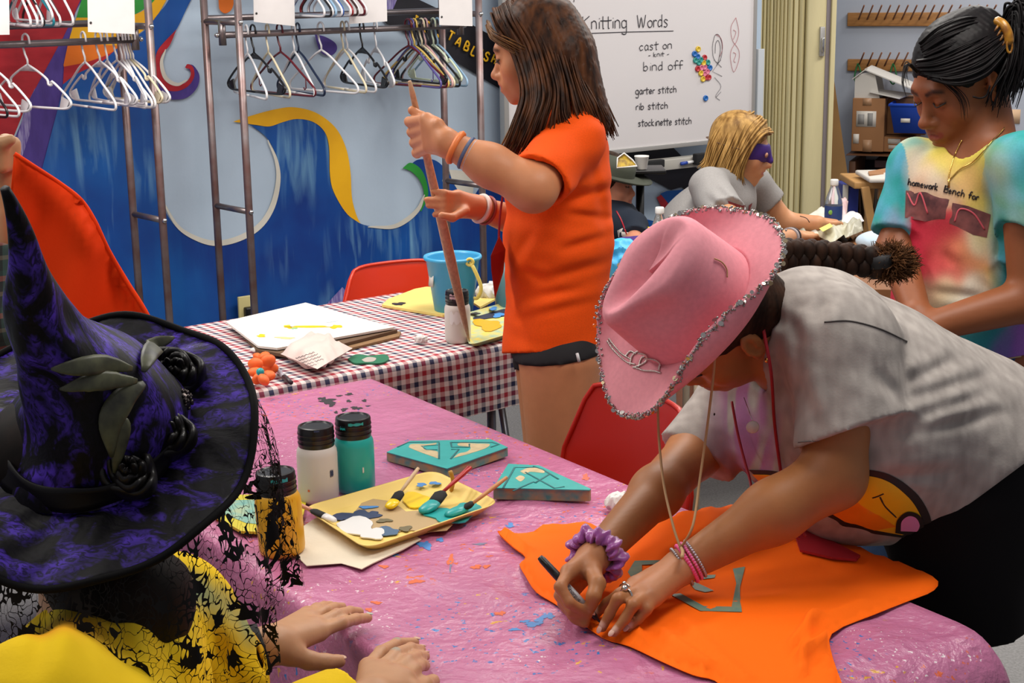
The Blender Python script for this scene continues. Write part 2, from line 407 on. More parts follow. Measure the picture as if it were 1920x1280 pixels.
wall = quadwall('wall_back', (W0-UU*3.5)[:2], (W0+UU*((PW(1424, 200)-W0)@UU))[:2], 0, 2.7, m_wall, (-VV)[:2])
fl = MB(); fl.box(V3(0, 4, -.05), (16, 14, .1)); tag(fl.obj('floor', m_floor, smooth=False), kind='structure')
th = math.radians(-21); RD = V3(math.cos(th), math.sin(th), 0); RN = V3(-math.sin(th), math.cos(th), 0)
R0 = Q(1560, 100, 8.55); R0[2] = 0
def PR(x, y, off=0.):
    d = ray(x, y); o = R0-RN*off; return CP+d*((o-CP)@RN)/(d@RN)
quadwall('wall_right', (R0-RD*1.3)[:2], (R0+RD*4)[:2], 0, 2.7, m_wall2, (-RN)[:2])
# ---- mural: brushed paint layers on the back wall
def paint_mat(name, rgb, c2, sc, an):
    return mat(name, rgb, .5, noise=(sc, .2), c2=c2, ani=an, bump=(40, .1))
mb_blue = mat('mural_blue', '0a4596', .45)
def blue_nodes(m):
    nt = m.node_tree; L = nt.links; b = nt.nodes['Principled BSDF']; tc = nt.nodes.new('ShaderNodeTexCoord')
    def N(t, **k):
        n = nt.nodes.new(t)
        for a, v in k.items(): setattr(n, a, v)
        return n
    mp = N('ShaderNodeMapping'); mp.inputs['Rotation'].default_value = (0, 0, -ANG); L.new(tc.outputs['Object'], mp.inputs[0])
    mp2 = N('ShaderNodeMapping'); mp2.inputs['Scale'].default_value = (22, 22, 2.6); L.new(mp.outputs[0], mp2.inputs[0])
    n1 = N('ShaderNodeTexNoise'); n1.inputs['Scale'].default_value = 1; n1.inputs['Detail'].default_value = 6; n1.inputs['Distortion'].default_value = .6; L.new(mp2.outputs[0], n1.inputs['Vector'])
    n2 = N('ShaderNodeTexNoise'); n2.inputs['Scale'].default_value = 2.2; n2.inputs['Detail'].default_value = 4; L.new(tc.outputs['Object'], n2.inputs['Vector'])
    r1 = N('ShaderNodeValToRGB'); r1.color_ramp.elements[0].position = .35; r1.color_ramp.elements[0].color = lin('06307c')+(1,); r1.color_ramp.elements[1].position = .68; r1.color_ramp.elements[1].color = lin('0b58a6')+(1,)
    L.new(n2.outputs[0], r1.inputs[0])
    # pale dragged strokes where the painter put the highlights of the waves
    tot = None
    for (P, r) in BRUSH:
        mpp = N('ShaderNodeVectorMath', operation='DISTANCE'); L.new(tc.outputs['Object'], mpp.inputs[0]); mpp.inputs[1].default_value = tuple(P)
        rr = N('ShaderNodeMapRange'); rr.inputs[1].default_value = r; rr.inputs[2].default_value = r*.15; rr.inputs[4].default_value = .7; L.new(mpp.outputs['Value'], rr.inputs[0])
        if tot is None: tot = rr.outputs[0]
        else:
            a = N('ShaderNodeMath', operation='MAXIMUM'); L.new(tot, a.inputs[0]); L.new(rr.outputs[0], a.inputs[1]); tot = a.outputs[0]
    st = N('ShaderNodeMapRange'); st.inputs[1].default_value = .48; st.inputs[2].default_value = .72; L.new(n1.outputs[0], st.inputs[0])
    mu = N('ShaderNodeMath', operation='MULTIPLY'); L.new(st.outputs[0], mu.inputs[0]); L.new(tot, mu.inputs[1])
    mx = N('ShaderNodeMix', data_type='RGBA'); L.new(mu.outputs[0], mx.inputs[0]); L.new(r1.outputs[0], mx.inputs[6]); mx.inputs[7].default_value = lin('8fc0d6')+(1,)
    st2 = N('ShaderNodeMapRange'); st2.inputs[1].default_value = .5; st2.inputs[2].default_value = .8; st2.inputs[4].default_value = .3; L.new(n1.outputs[0], st2.inputs[0])
    mx2 = N('ShaderNodeMix', data_type='RGBA'); L.new(st2.outputs[0], mx2.inputs[0]); L.new(mx.outputs[2], mx2.inputs[6]); mx2.inputs[7].default_value = lin('1463a8')+(1,)
    L.new(mx2.outputs[2], b.inputs['Base Color'])
BRUSH = [(PW(565, 290), .24), (PW(590, 255), .22), (PW(175, 270), .20), (PW(255, 330), .12), (PW(560, 470), .16), (PW(690, 455), .20), (PW(760, 450), .2), (PW(635, 560), .1), (PW(200, 400), .12)]
blue_nodes(mb_blue)
m_red = paint_mat('mural_red', 'b3202c', 'a01424', 3, (4, 4, 12)); m_pur = paint_mat('mural_purple', '4d3a8e', '43307e', 6, (6, 6, 2)); m_yel = paint_mat('mural_yellow', 'f0b410', 'e2a408', 5, None)
m_org = paint_mat('mural_orange', 'dd7012', 'cf6410', 5, None); m_grn = paint_mat('mural_green', '2f9a3a', '268c32', 5, None); m_crm = paint_mat('mural_cream', 'd6d2c6', 'cac6ba', 6, None)
m_blk = paint_mat('mural_black', '100e16', '16141f', 6, None); m_lav = paint_mat('mural_lavender', 'a79fc9', '5b4697', 14, (10, 10, 1.2))
_lay = [0]
def mural(name, pts, m, cl=None, n=6, lay=None):
    """painted patch; cl: set of index ranges kept straight when None all smooth"""
    P = [V3(*p) for p in pts]
    P = crom(P, n, True) if cl is None else P
    _lay[0] += 1; off = .0008+.0006*_lay[0]
    v, f, nn = tri2d(P, 60)
    pts3 = [PW(q[0], q[1], off) for q in v]
    return mk(name, pts3, f, m, wall, smooth=False)
def sm(*pts): return crom([V3(*p) for p in pts], 6)
def poly(name, segs, m):
    P = [];
    for s in segs:
        P += list(s)
    mural(name, P, m, cl=1)
poly('painted_red_field', [[(-420, -60), (175, -60), (153, 0), (119, 69), (48, 200), (28, 250), (8, 300), (-30, 420), (-420, 420)]], m_red)
poly('painted_lavender_streak', [[(48, 200), (66, 165), (58, 260), (40, 320), (14, 330)]], m_lav)
poly('painted_purple_stripe', [[(160, -14), (175, -60), (190, -60), (165, -30), (143, 17), (131, 69), (119, 155), (112, 190), (78, 320), (20, 560), (-120, 760), (-420, 760), (-420, 400), (-40, 420), (40, 230), (48, 200), (119, 69)]], m_pur)
poly('painted_lavender_streak', [[(49, 200), (60, 190), (56, 250), (36, 310), (20, 300)]], m_lav)
poly('painted_green_field', [[(153, 0), (175, -60), (330, -60), (300, -5), (262, 22), (240, 34), (143, 34)]], m_grn)
poly('painted_yellow_field', [[(143, 33), (240, 33)], sm((240, 33), (275, 15), (305, -20), (320, -60)), [(345, -60)], sm((345, -60), (312, 0), (285, 42), (245, 75), (228, 93)), [(128, 82), (131, 69)]], m_yel)
poly('painted_orange_field', [[(128, 80), (228, 86), (240, 80)], sm((240, 80), (200, 104), (160, 118), (120, 126)), [(119, 122)]], m_org)
poly('painted_red_band', [[(120, 125)], sm((120, 125), (160, 117), (200, 103), (232, 84)), [(225, 105)], sm((225, 105), (190, 128), (150, 148), (118, 158))], m_red)
# the big blue sea with its curls
sea = [[(-420, 760), (-120, 760), (20, 560), (78, 320), (112, 190), (118, 158)], sm((118, 158), (145, 138), (190, 116), (230, 82), (270, 58), (295, 28), (316, 0), (345, -60)), [(395, -60)],
       sm((395, -60), (358, 0), (331, 55), (300, 95), (290, 150), (291, 230), (297, 320), (305, 383), (330, 425), (365, 450), (405, 461), (450, 452), (490, 428), (515, 390), (526, 340), (521, 300), (503, 262), (478, 240), (466, 234)),
       sm((466, 234), (500, 236), (530, 228), (556, 222), (585, 227), (607, 245), (616, 275), (618, 330), (625, 360), (645, 392), (670, 416), (700, 425), (735, 428), (765, 415), (788, 392), (797, 360), (790, 330), (770, 308)),
       sm((770, 308), (785, 299), (815, 300), (838, 320), (852, 345), (862, 362)), [(884, 378)], sm((884, 378), (900, 352), (925, 345), (960, 350)), [(1250, 420), (1422, 420), (1422, 900), (-420, 900)]]
poly('painted_blue_sea', sea, mb_blue)
poly('painted_white_patch', [sm((842, 318), (870, 322), (887, 345), (884, 380)), [(862, 362), (848, 340)]], m_crm)
poly('painted_yellow_crest', [sm((437, 228), (480, 214), (520, 204), (552, 201), (592, 211), (628, 238), (648, 275), (657, 320), (660, 370), (668, 402), (676, 419)), sm((676, 419), (650, 400), (627, 362), (619, 330), (617, 275), (608, 246), (586, 228), (556, 223), (530, 229), (505, 237), (480, 234), (437, 228))], m_yel)
poly('painted_green_curl', [sm((755, 315), (770, 305), (790, 318), (801, 345), (802, 370), (790, 396)), sm((788, 396), (795, 365), (788, 340), (772, 322), (755, 315))], m_grn)
def rim(pts, wd, name='painted_cream_rim', m=None, side=1):
    P = np.array(sm(*pts)); T = np.gradient(P, axis=0); T /= np.linalg.norm(T, axis=1)[:, None]; N = np.stack([-T[:, 1], T[:, 0]], 1)*side
    s = np.sin(np.linspace(0.05, math.pi-.05, len(P)))**.6
    poly(name, [list(P), list((P+N*wd*s[:, None])[::-1])], m or m_crm)
rim([(303, 375), (330, 425), (365, 450), (405, 461), (450, 452), (490, 428), (515, 390), (526, 340), (521, 300), (503, 262)], 11, side=-1)
rim([(690, 426), (735, 429), (765, 416), (788, 393), (797, 365)], 9, side=-1)
poly('painted_purple_curl', [sm((296, 140), (300, 172), (322, 186), (350, 183), (369, 165), (374, 142), (364, 124), (354, 120)), sm((354, 130), (360, 140), (352, 158), (330, 167), (308, 160), (296, 140))], m_pur)
poly('painted_red_curl', [sm((331, 55), (300, 88), (292, 108), (292, 140), (305, 165), (330, 171), (352, 162), (364, 144), (362, 126), (352, 120), (347, 126)), sm((349, 128), (356, 130), (357, 142), (347, 155), (328, 160), (311, 152), (301, 132), (302, 105), (318, 85), (331, 55))], m_red)
rim([(310, 92), (300, 115), (304, 142), (317, 157), (335, 161), (352, 150)], 8, side=-1)
poly('painted_purple_drop', [sm((590, 64), (610, 69), (628, 80), (632, 92), (625, 102), (612, 104), (600, 96), (594, 80), (590, 64))], m_pur)
poly('painted_orange_drop', [sm((408, -30), (410, 5), (412, 18), (422, 25), (434, 18), (438, 0), (430, -30))], m_org)
poly('painted_black_banner', [[(725, 45), (752, 57), (840, 107), (943, 170), (1000, 205), (1080, 245), (1190, 322), (1258, 356), (1280, 350), (1300, 380), (1330, 380), (1330, 330), (1285, 300), (1262, 276), (1215, 240), (1000, 110), (886, 47), (787, 0), (700, -60), (640, -60)]], m_blk)
poly('painted_lavender_patch', [[(724, 0), (738, -40), (744, 0), (735, 22), (724, 24)]], m_lav)
poly('painted_red_edge', [[(1231, 370), (1243, 363), (1260, 378), (1275, 410), (1290, 450), (1262, 430)]], m_red)
poly('painted_blue_field', [[(1238, 363), (1250, 358), (1340, 350), (1340, 500), (1295, 500), (1262, 392)]], mb_blue)
poly('painted_pale_streak', [[(608, 575), (628, 553), (642, 538), (648, 545), (644, 590), (612, 590)]], m_lav)
# yellow lettering on the banner
m_let = mat('mural_letter_yellow', 'e6b010', .5)
for ch, x, y in [('I', 781, 40), ('E', 803, 52), ('S', 827, 62), ('T', 846, 68), ('A', 861, 79), ('B', 877, 88), ('L', 891, 97), ('I', 903, 102), ('S', 914, 107), ('H', 929, 112)]:
    c = PW(x, y, .02+.022); ux = nrm(UU*math.cos(math.radians(-30))+V3(0, 0, 1)*math.sin(math.radians(-30))); uy = nrm(np.cross(-VV, ux))
    if uy[2] < 0: uy = -uy
    write('painted_letter', ch, PW(x, y, .024)-ux*.014-uy*.018, ux, uy, .036, m_let, wall, .0045, VV)
# ---- outlet
ol = empty('wall_outlet', PW(464, 582, .0), 'cream wall outlet low on the blue wave mural with a black plug', 'outlet')
b = MB(); b.box(PW(464, 583, .045), (.075, .12, .012), UU, V3(0, 0, 1), VV, bev=.003); b.obj('cover_plate', mat('cream_plastic', 'c9bd84', .4), ol)
b = MB(); b.box(PW(467, 585, .06), (.035, .04, .03), UU, V3(0, 0, 1), VV, bev=.006); b.obj('plug', mat('black_plastic', '0c0c0e', .35), ol)
# ---- garment racks
m_steel = mat('rack_steel', '8f8484', .36, metal=.85, noise=(8, .25)); m_rust = mat('brown_steel', '7d5f5a', .4, metal=.7, noise=(10, .3), c2='8f8484')
m_chr = mat('chrome', 'c9c9c9', .18, metal=1)
def ground(x, y, z): p = Z(x, y, z); return V3(p[0], p[1], 0)
RK = {}
def solve_along(P, xt, z=.9):
    lo, hi = -3, 3
    for _ in range(40):
        mdl = (lo+hi)/2; q = P+UU*mdl; q = V3(q[0], q[1], z)
        if px(q)[0] < xt: lo = mdl
        else: hi = mdl
    return mdl
def rack(name, FA, BA, L, label, y_low, zr, ztop):
    """FA, BA front/back post feet at the end in view, L signed length along the wall"""
    r = empty('garment_rack', (FA+BA)/2, label, 'clothes rack', 'steel garment racks along the mural')
    FB = FA+UU*L; BB = BA+UU*L; up = V3(0, 0, 1)
    for P in (FA, BA, FB, BB):
        b = MB(); b.tube([P+up*.0, P+up*ztop], .0135, 12); b.obj('post', m_rust, r)
    zs = [.9, zr+.045, .12]
    for (A, B_) in ((FA, BA), (FB, BB)):
        for z in zs:
            b = MB(); b.tube([A+up*z, B_+up*z], .011, 10); rg = b.obj('rung', m_steel, r)
            b = MB(); b.sphere(A+up*z+nrm(A-B_)*.013, .009); b.sphere(B_+up*z+nrm(B_-A)*.013, .008); b.obj('weld', m_chr, rg)
        c = (A+B_)/2; b = MB(); b.tube([c+up*(zr+.05), c+up*(zr-.035)], .0135, 12); st = b.obj('drop_stub', m_steel, r)
        sg = 1 if A is FA else -1
        b = MB(); b.sphere(c+up*zr-UU*np.sign(L)*sg*.02, .009); b.obj('bolt', m_chr, st)
    cA = (FA+BA)/2; cB = (FB+BB)/2
    b = MB(); b.tube([cA+up*zr, cB+up*zr], .0115, 12); b.obj('lower_rail', m_steel, r)
    b = MB(); b.tube([BA+up*(zr+.055), BB+up*(zr+.055)], .0115, 12); b.obj('middle_rail', m_steel, r)
    b = MB(); b.tube([cA+up*(ztop-.03), cB+up*(ztop-.03)], .0115, 12); b.obj('top_rail', m_steel, r)
    for z in (.12,):
        for (A, B_) in ((FA, FB), (BA, BB)): b = MB(); b.tube([A+up*z, B_+up*z], .011, 8); b.obj('base_rail', m_steel, r)
    return dict(root=r, cA=cA, L=L, zr=zr, zt=ztop-.03)
FL = ground(467, 397, .9); BL = ground(405, 385, .9)
L2 = solve_along(FL, 904)
midz = lambda c, x, y: (lambda d: H+d[2]*(c[1]/d[1]))(ray(x, y))
zr2 = midz((FL+BL)/2, 418, 66)
R2 = rack('rack2', FL, BL, L2, 'steel pipe clothes rack in the middle of the mural, full of mixed hangers', 66, zr2, 1.86)
FR1 = ground(305, 413, .9); BR1 = ground(250, 401, .9); zr1 = midz((FR1+BR1)/2, 258, 74)
R1 = rack('rack1', FR1, BR1, -1.15, 'steel pipe clothes rack at the far left, mostly white hangers', 74, zr1, 1.86)
# ---- hangers
HC = {'white': 'e2e0e2', 'cream': 'ddd0b0', 'black': '101014', 'navy': '10203c', 'dark red': '5e1420', 'pink': 'c9a0a0', 'purple': '5a5090', 'light blue': '8fb0cc', 'yellow': 'd8b860', 'teal': '1c7c8c', 'brown': '3c2824', 'red': '8c1c20', 'pale green': 'd0dcc0', 'blue': '2050a0'}
def hanger(c, yaw, colr, style, label, group, flip=False):
    m = mat('plastic_'+colr.replace(' ', '_'), HC[colr], .32)
    u = nrm(VV*math.cos(yaw)+UU*math.sin(yaw)); 
    if flip: u = -u
    up = V3(0, 0, 1); n = np.cross(u, up); g = lambda a, z: c+u*a+up*z
    b = MB(); th_ = .0042
    hook = [g(-.020, -.012)]+[g(.018*math.cos(t)-.0, .002+.018*math.sin(t)) for t in np.linspace(math.pi, .0, 8)]+[g(.018, -.02), g(.010, -.045), g(0, -.062), g(0, -.08)]
    b.tube(hook, .0036, 6)
    W = .205
    if style == 'notch':
        for s in (-1, 1):
            b.tube(crom([g(0, -.078), g(s*.05, -.098), g(s*.095, -.122), g(s*.1, -.138), g(s*.116, -.14), g(s*.12, -.128), g(s*.17, -.158), g(s*W, -.185), g(s*(W+.003), -.2), g(s*(W-.02), -.212), g(s*.12, -.214), g(0, -.214)], 3), th_, 6)
            # flat web at the shoulder end
            b.add([g(s*(W-.04), -.175)+n*q for q in (-.002, .002)]+[g(s*W, -.188)+n*q for q in (-.002, .002)]+[g(s*(W-.02), -.212)+n*q for q in (-.002, .002)]+[g(s*(W-.055), -.212)+n*q for q in (-.002, .002)], [(0, 2, 4, 6), (1, 7, 5, 3), (0, 6, 7, 1)])
        b.add([g(x, z)+n*q for q in (-.002, .002) for x, z in ((0, -.075), (.05, -.1), (0, -.098), (-.05, -.1))], [(0, 3, 2, 1), (4, 5, 6, 7), (1, 2, 6, 5), (2, 3, 7, 6)])
    else:
        for s in (-1, 1):
            b.tube(crom([g(0, -.078), g(s*.05, -.1), g(s*.12, -.145), g(s*.185, -.186), g(s*W, -.205), g(s*(W-.003), -.222), g(s*(W-.03), -.226), g(s*.1, -.226), g(0, -.226)], 3), th_, 6)
        if style == 'lugs':
            for s in (-1, 1): b.tube([g(s*.15, -.165), g(s*.15, -.2), g(s*.142, -.206), g(s*.136, -.198)], .0022, 5)
    return tag(b.obj('clothes_hanger', m), label, 'hanger', group)
ORD = ['first', 'second', 'third', 'fourth', 'fifth', 'sixth', 'seventh', 'eighth', 'ninth', 'tenth', 'eleventh', 'twelfth', 'thirteenth', 'fourteenth', 'fifteenth', 'sixteenth', 'seventeenth', 'eighteenth', 'nineteenth', 'twentieth']
def on_rail(R, x, z):
    lo, hi = (-1.3, .2) if R is R1 else (-.1, L2+.1)
    for _ in range(40):
        md = (lo+hi)/2; q = R['cA']+UU*md; q = V3(q[0], q[1], z)
        if px(q)[0] < x: lo = md
        else: hi = md
    return q
def row(R, z, items, where, group):
    for i, (x, colr, style, yaw) in enumerate(items):
        c = on_rail(R, x, z)
        hanger(c+V3(0, 0, .0), math.radians(yaw), colr, style, f'{colr} plastic hanger, {ORD[i]} from the left {where}', group)
row(R1, zr1+.012, [(-58, 'black', 'plain', -10), (-40, 'white', 'plain', -12), (-22, 'white', 'notch', -14), (48, 'white', 'notch', -17), (156, 'white', 'plain', -4), (184, 'white', 'notch', -10), (198, 'white', 'notch', 4), (216, 'white', 'plain', -8), (226, 'white', 'notch', 3), (232, 'white', 'plain', 6), (237, 'white', 'plain', 0), (242, 'cream', 'notch', -4), (247, 'white', 'notch', -9)], 'on the lower rail of the left rack', 'hangers on the left rack lower rail')
row(R2, zr2+.012, [(462, 'white', 'plain', 10), (474, 'black', 'notch', -2), (501, 'cream', 'plain', 8), (524, 'dark red', 'lugs', -6), (550, 'white', 'plain', 10), (558, 'navy', 'plain', 4), (601, 'white', 'plain', -8), (642, 'cream', 'plain', 8), (650, 'white', 'plain', 2), (678, 'black', 'notch', 6), (704, 'white', 'notch', 14), (765, 'dark red', 'plain', -10), (771, 'purple', 'lugs', 2), (776, 'yellow', 'plain', -4), (783, 'black', 'notch', 3), (790, 'cream', 'plain', -2), (797, 'pink', 'plain', 5), (803, 'black', 'plain', 0), (812, 'pale green', 'notch', 4), (820, 'light blue', 'plain', 2)], 'on the lower rail of the middle rack', 'hangers on the middle rack lower rail')
zt1 = R1['zt']; 
ztop = lambda R, x, y: midz(on_rail(R, x, 1.6), x, y)+.222
row(R1, ztop(R1, 40, 44), [(18, 'white', 'plain', 6), (24, 'white', 'plain', 3), (30, 'black', 'plain', 0), (36, 'white', 'plain', 4), (44, 'teal', 'plain', -2), (50, 'white', 'notch', 2), (60, 'white', 'plain', 0), (66, 'brown', 'plain', 3), (92, 'white', 'plain', 4)], 'on the top rail of the left rack', 'hangers on the left rack top rail')
row(R2, ztop(R2, 590, 26), [(557, 'white', 'plain', 4), (563, 'black', 'plain', 0), (569, 'white', 'plain', 2), (577, 'light blue', 'plain', 3), (583, 'white', 'plain', 0), (590, 'blue', 'plain', 3), (596, 'white', 'plain', -2), (606, 'red', 'plain', 2), (612, 'brown', 'plain', 0), (619, 'white', 'plain', 3), (625, 'dark red', 'plain', 0), (632, 'white', 'plain', 2)], 'on the top rail of the middle rack', 'hangers on the middle rack top rail')
for R, zz in ((R1, ztop(R1, 40, 44)), (R2, ztop(R2, 590, 26))):
    b = MB(); b.tube([R['cA']+V3(0, 0, zz-.012), R['cA']+UU*R['L']+V3(0, 0, zz-.012)], .0115, 12); b.obj('hanging_rail', m_steel, R['root'])
# ---- paper signs hanging on the racks
m_pap = mat('white_paper', 'e4e0df', .8, noise=(30, .03))
def sheet(x0, x1, y0, y1, R, lab, off):
    pts = []
    c0 = (R['cA']-VV*off)
    def PP(x, y): d = ray(x, y); return CP+d*((c0-CP)@VV)/(d@VV)
    v = [PP(x0-2, -70), PP(x1-2, -70), PP(x1, y1), PP(x0, y0)]; v2 = [p+VV*.0012+V3(0, 0, 0) for p in v]
    o = mk('paper_sheet', v+v2, [(0, 3, 2, 1), (4, 5, 6, 7), (0, 1, 5, 4), (1, 2, 6, 5), (2, 3, 7, 6), (3, 0, 4, 7)], m_pap, smooth=False)
    tag(o, lab, 'paper', 'paper sheets hung on the racks')
    d_ = V3(*(v[3]*.93+v[2]*.07))+V3(0, 0, .03); b = MB(); b.tube([d_-VV*.0022, d_-VV*.001], .004, 8); b.obj('hole', mat('dark_dot', '33302e', .8), o)
sheet(-40, 18, 66, 65, R1, 'blank white sheet cut by the left picture edge on left rack', .12)
sheet(165, 253, 60, 64, R1, 'blank white sheet at the right end of the left rack', .12)
sheet(476, 553, 41, 49, R2, 'blank white sheet nearest the left end of the middle rack', .05)
sheet(655, 726, 45, 40, R2, 'blank white sheet in the middle of the middle rack', .12)
sheet(824, 886, 47, 49, R2, 'blank white sheet at the right end of the middle rack', .12)
# ---- whiteboard
wb = empty('whiteboard', PW(1180, 300, .12), 'large whiteboard with handwritten knitting words and coloured magnets', 'whiteboard')
wb.location.z = .8
m_wb = mat('board_white', 'd9d5d6', .35, noise=(1.5, .03)); m_al = mat('aluminium', 'b0aeab', .4, metal=.5)
def PB(x, y, o=0.): return PW(x, y, .14+o)
zb = PB(1254, 272)[2]; ul = wuv(PB(948, 200))[0]; ur = wuv(PB(1412, 150))[0]
def bp(u, z, o=0.): return W0+UU*u-VV*(.14+o)+V3(0, 0, z)
def bbox(name, u0, u1, z0, z1, o0, o1, m, par, bev=.002):
    b = MB(); b.box(bp((u0+u1)/2, (z0+z1)/2, (o0+o1)/2), (u1-u0, z1-z0, abs(o1-o0)), UU, V3(0, 0, 1), -VV, bev=bev); return b.obj(name, m, par)
bbox('panel', ul, ur, zb, 2.15, -.02, .0, m_wb, wb)
bbox('frame', ul-.012, ul+.012, zb-.012, 2.15, -.025, .008, m_al, wb); bbox('frame', ur-.006, ur+.01, zb-.012, 2.15, -.025, .008, m_al, wb); bbox('frame', ul, ur, zb-.014, zb+.006, -.025, .008, m_al, wb)
zt_ = PB(1270, 305)[2]
tr = bbox('tray', ul+.3, ur+.02, zt_-.02, zt_+.025, -.02, .05, mat('tray_grey', 'a7a49c', .5), wb)
bbox('stand_leg', ur-.03, ur+.02, .05, zt_, -.03, .0, m_al, wb); bbox('stand_leg', ul+.1, ul+.14, .05, zb, -.03, .0, m_al, wb)
bbox('stand_foot', ur-.03, ur+.02, .0, .05, -.05, .45, m_al, wb); bbox('stand_foot', ul+.1, ul+.14, .0, .05, -.05, .45, m_al, wb)
bbox('edge_strip', ur+.022, ur+.06, .3, PB(1420, 92)[2], -.02, 0.01, mat('pale_strip', 'b6bcc2', .4), wb)
m_ink = mat('marker_ink_black', '2a2830', .7); m_ink2 = mat('marker_ink_red', 'b06a70', .7); m_inkt = mat('marker_ink_grey', '6c6a70', .7)
def bw(txt, x, y, x1, y1, size_px, rad, m=None):
    a = PB(x, y, .003); b_ = PB(x1, y1, .003); wd = np.linalg.norm(b_-a)
    c = PB((x+x1)/2, (y+y1)/2, .003); d2 = PB((x+x1)/2, (y+y1)/2-size_px, .003)
    write('handwriting', txt, a, b_-a, V3(0, 0, 1), np.linalg.norm(d2-c), m or m_ink, wb, rad, VV, wd, .001)
bw('Knitting', 1093, 55, 1178, 52, 24, .0021); bw('Words', 1195, 52, 1256, 50, 24, .0021)
bw('cast on', 1199, 95, 1262, 91, 16, .0018); bw('- knit -', 1216, 107, 1256, 104, 8, .0015); bw('bind off', 1207, 133, 1282, 130, 17, .0018)
bw('garter stitch', 1192, 177, 1270, 173, 13, .0019); bw('rib stitch', 1193, 206, 1254, 203, 13, .0019); bw('stockinette stitch', 1197, 237, 1298, 232, 13, .0019)
b = MB(); b.tube([PB(1092, 63, .003), PB(1170, 60, .003), PB(1263, 58, .003)], .0015, 5, flat=.3, fdir=VV); b.obj('underline', m_ink, wb)
b = MB(); b.tube([PB(1076, 4, .003), PB(1080, -20, .003)], .0018, 5, flat=.3, fdir=VV); b.obj('handwriting', m_ink, wb)
for pts, m in [([(1337, 80), (1341, 66), (1348, 66), (1354, 82), (1353, 105), (1346, 118), (1338, 108), (1336, 90), (1337, 80)], m_ink), ([(1341, 100), (1342, 82), (1347, 76), (1351, 92), (1347, 115), (1344, 122)], m_ink), ([(1339, 112), (1353, 126)], m_inkt), ([(1352, 112), (1336, 134), (1354, 143)], m_inkt), ([(1340, 145), (1352, 162), (1342, 180), (1350, 188)], m_inkt), ([(1343, 182), (1352, 172)], m_inkt),
               ([(1380, 33), (1385, 55), (1384, 70), (1378, 82), (1372, 70), (1371, 50), (1380, 33)], m_ink2), ([(1378, 82), (1386, 96), (1385, 115), (1376, 135), (1370, 112), (1371, 95), (1378, 82)], m_ink2), ([(1375, 56), (1380, 60), (1377, 70), (1375, 74)], m_ink2), ([(1375, 98), (1380, 102), (1376, 114), (1379, 117)], m_ink2), ([(1343, 65), (1352, 72), (1355, 90), (1350, 106)], m_ink2)]:
    P = [PB(x, y, .003) for x, y in pts]; b = MB(); b.tube(crom(P, 4) if len(P) > 3 else P, .0013, 5, flat=.3, fdir=VV); b.obj('doodle', m, wb)
MAGC = {'yellow': 'd8b838', 'blue': '1c64b0', 'teal': '2f8f86', 'red': 'b02830', 'pink': 'd0708c'}
for i, (x, y, c) in enumerate([(1308, 92, 'yellow'), (1301, 101, 'blue'), (1307, 106, 'blue'), (1303, 113, 'teal'), (1309, 117, 'teal'), (1313, 112, 'teal'), (1320, 108, 'red'), (1318, 118, 'yellow'), (1326, 117, 'teal'), (1330, 127, 'blue'), (1307, 129, 'red'), (1314, 127, 'pink'), (1320, 126, 'pink'), (1325, 134, 'pink'), (1320, 138, 'pink'), (1313, 137, 'yellow'), (1317, 148, 'yellow'), (1323, 145, 'red'), (1328, 145, 'red'), (1322, 184, 'blue')]):
    c0 = PB(x, y, 0); q = MB(); q.lathe([(.0125, 0), (.0135, .003), (.0125, .008), (.0085, .0085), (.0075, .006), (.0, .006)], c0, 16, UU, V3(0, 0, 1), -VV, capt=False)
    o = q.obj('magnet', mat('magnet_'+c, MAGC[c], .35))
    pos = {0: 'topmost of the cluster', 1: 'upper left of the cluster', 19: 'alone below the cluster'}.get(i, f'in the cluster, {ORD[i]} counting from its top')
    tag(o, f'round {c} magnet on the whiteboard, {pos}', 'magnet', 'coloured magnets on the whiteboard')
b = MB(); c = PB(1220, 308, .075); b.box(c, (.14, .035, .03), UU, V3(0, 0, 1), VV, bev=.006); tag(b.obj('board_eraser', mat('felt_black', '121214', .9)), 'black felt eraser on the tray under the whiteboard', 'eraser')
mk_ = empty('board_marker', PB(1287, 304, .065), 'blue and white marker lying on the whiteboard tray', 'marker')
b = MB(); b.tube([PB(1288, 305, .06), PB(1299, 303, .06)], .007, 10); b.obj('barrel', mat('pen_white', 'dadada', .4), mk_); b = MB(); b.tube([PB(1277, 307, .06), PB(1288, 305, .06)], .0078, 10); b.obj('pen_cap', mat('pen_blue', '20409c', .4), mk_)
b = MB(); c = PB(1318, 297, .07); b.box(c, (.1, .05, .03), UU, V3(0, 0, 1), VV, bev=.006); tag(b.obj('black_case', mat('felt_black', '121214', .9)), 'black case on the board tray behind the masked seated person', 'case')
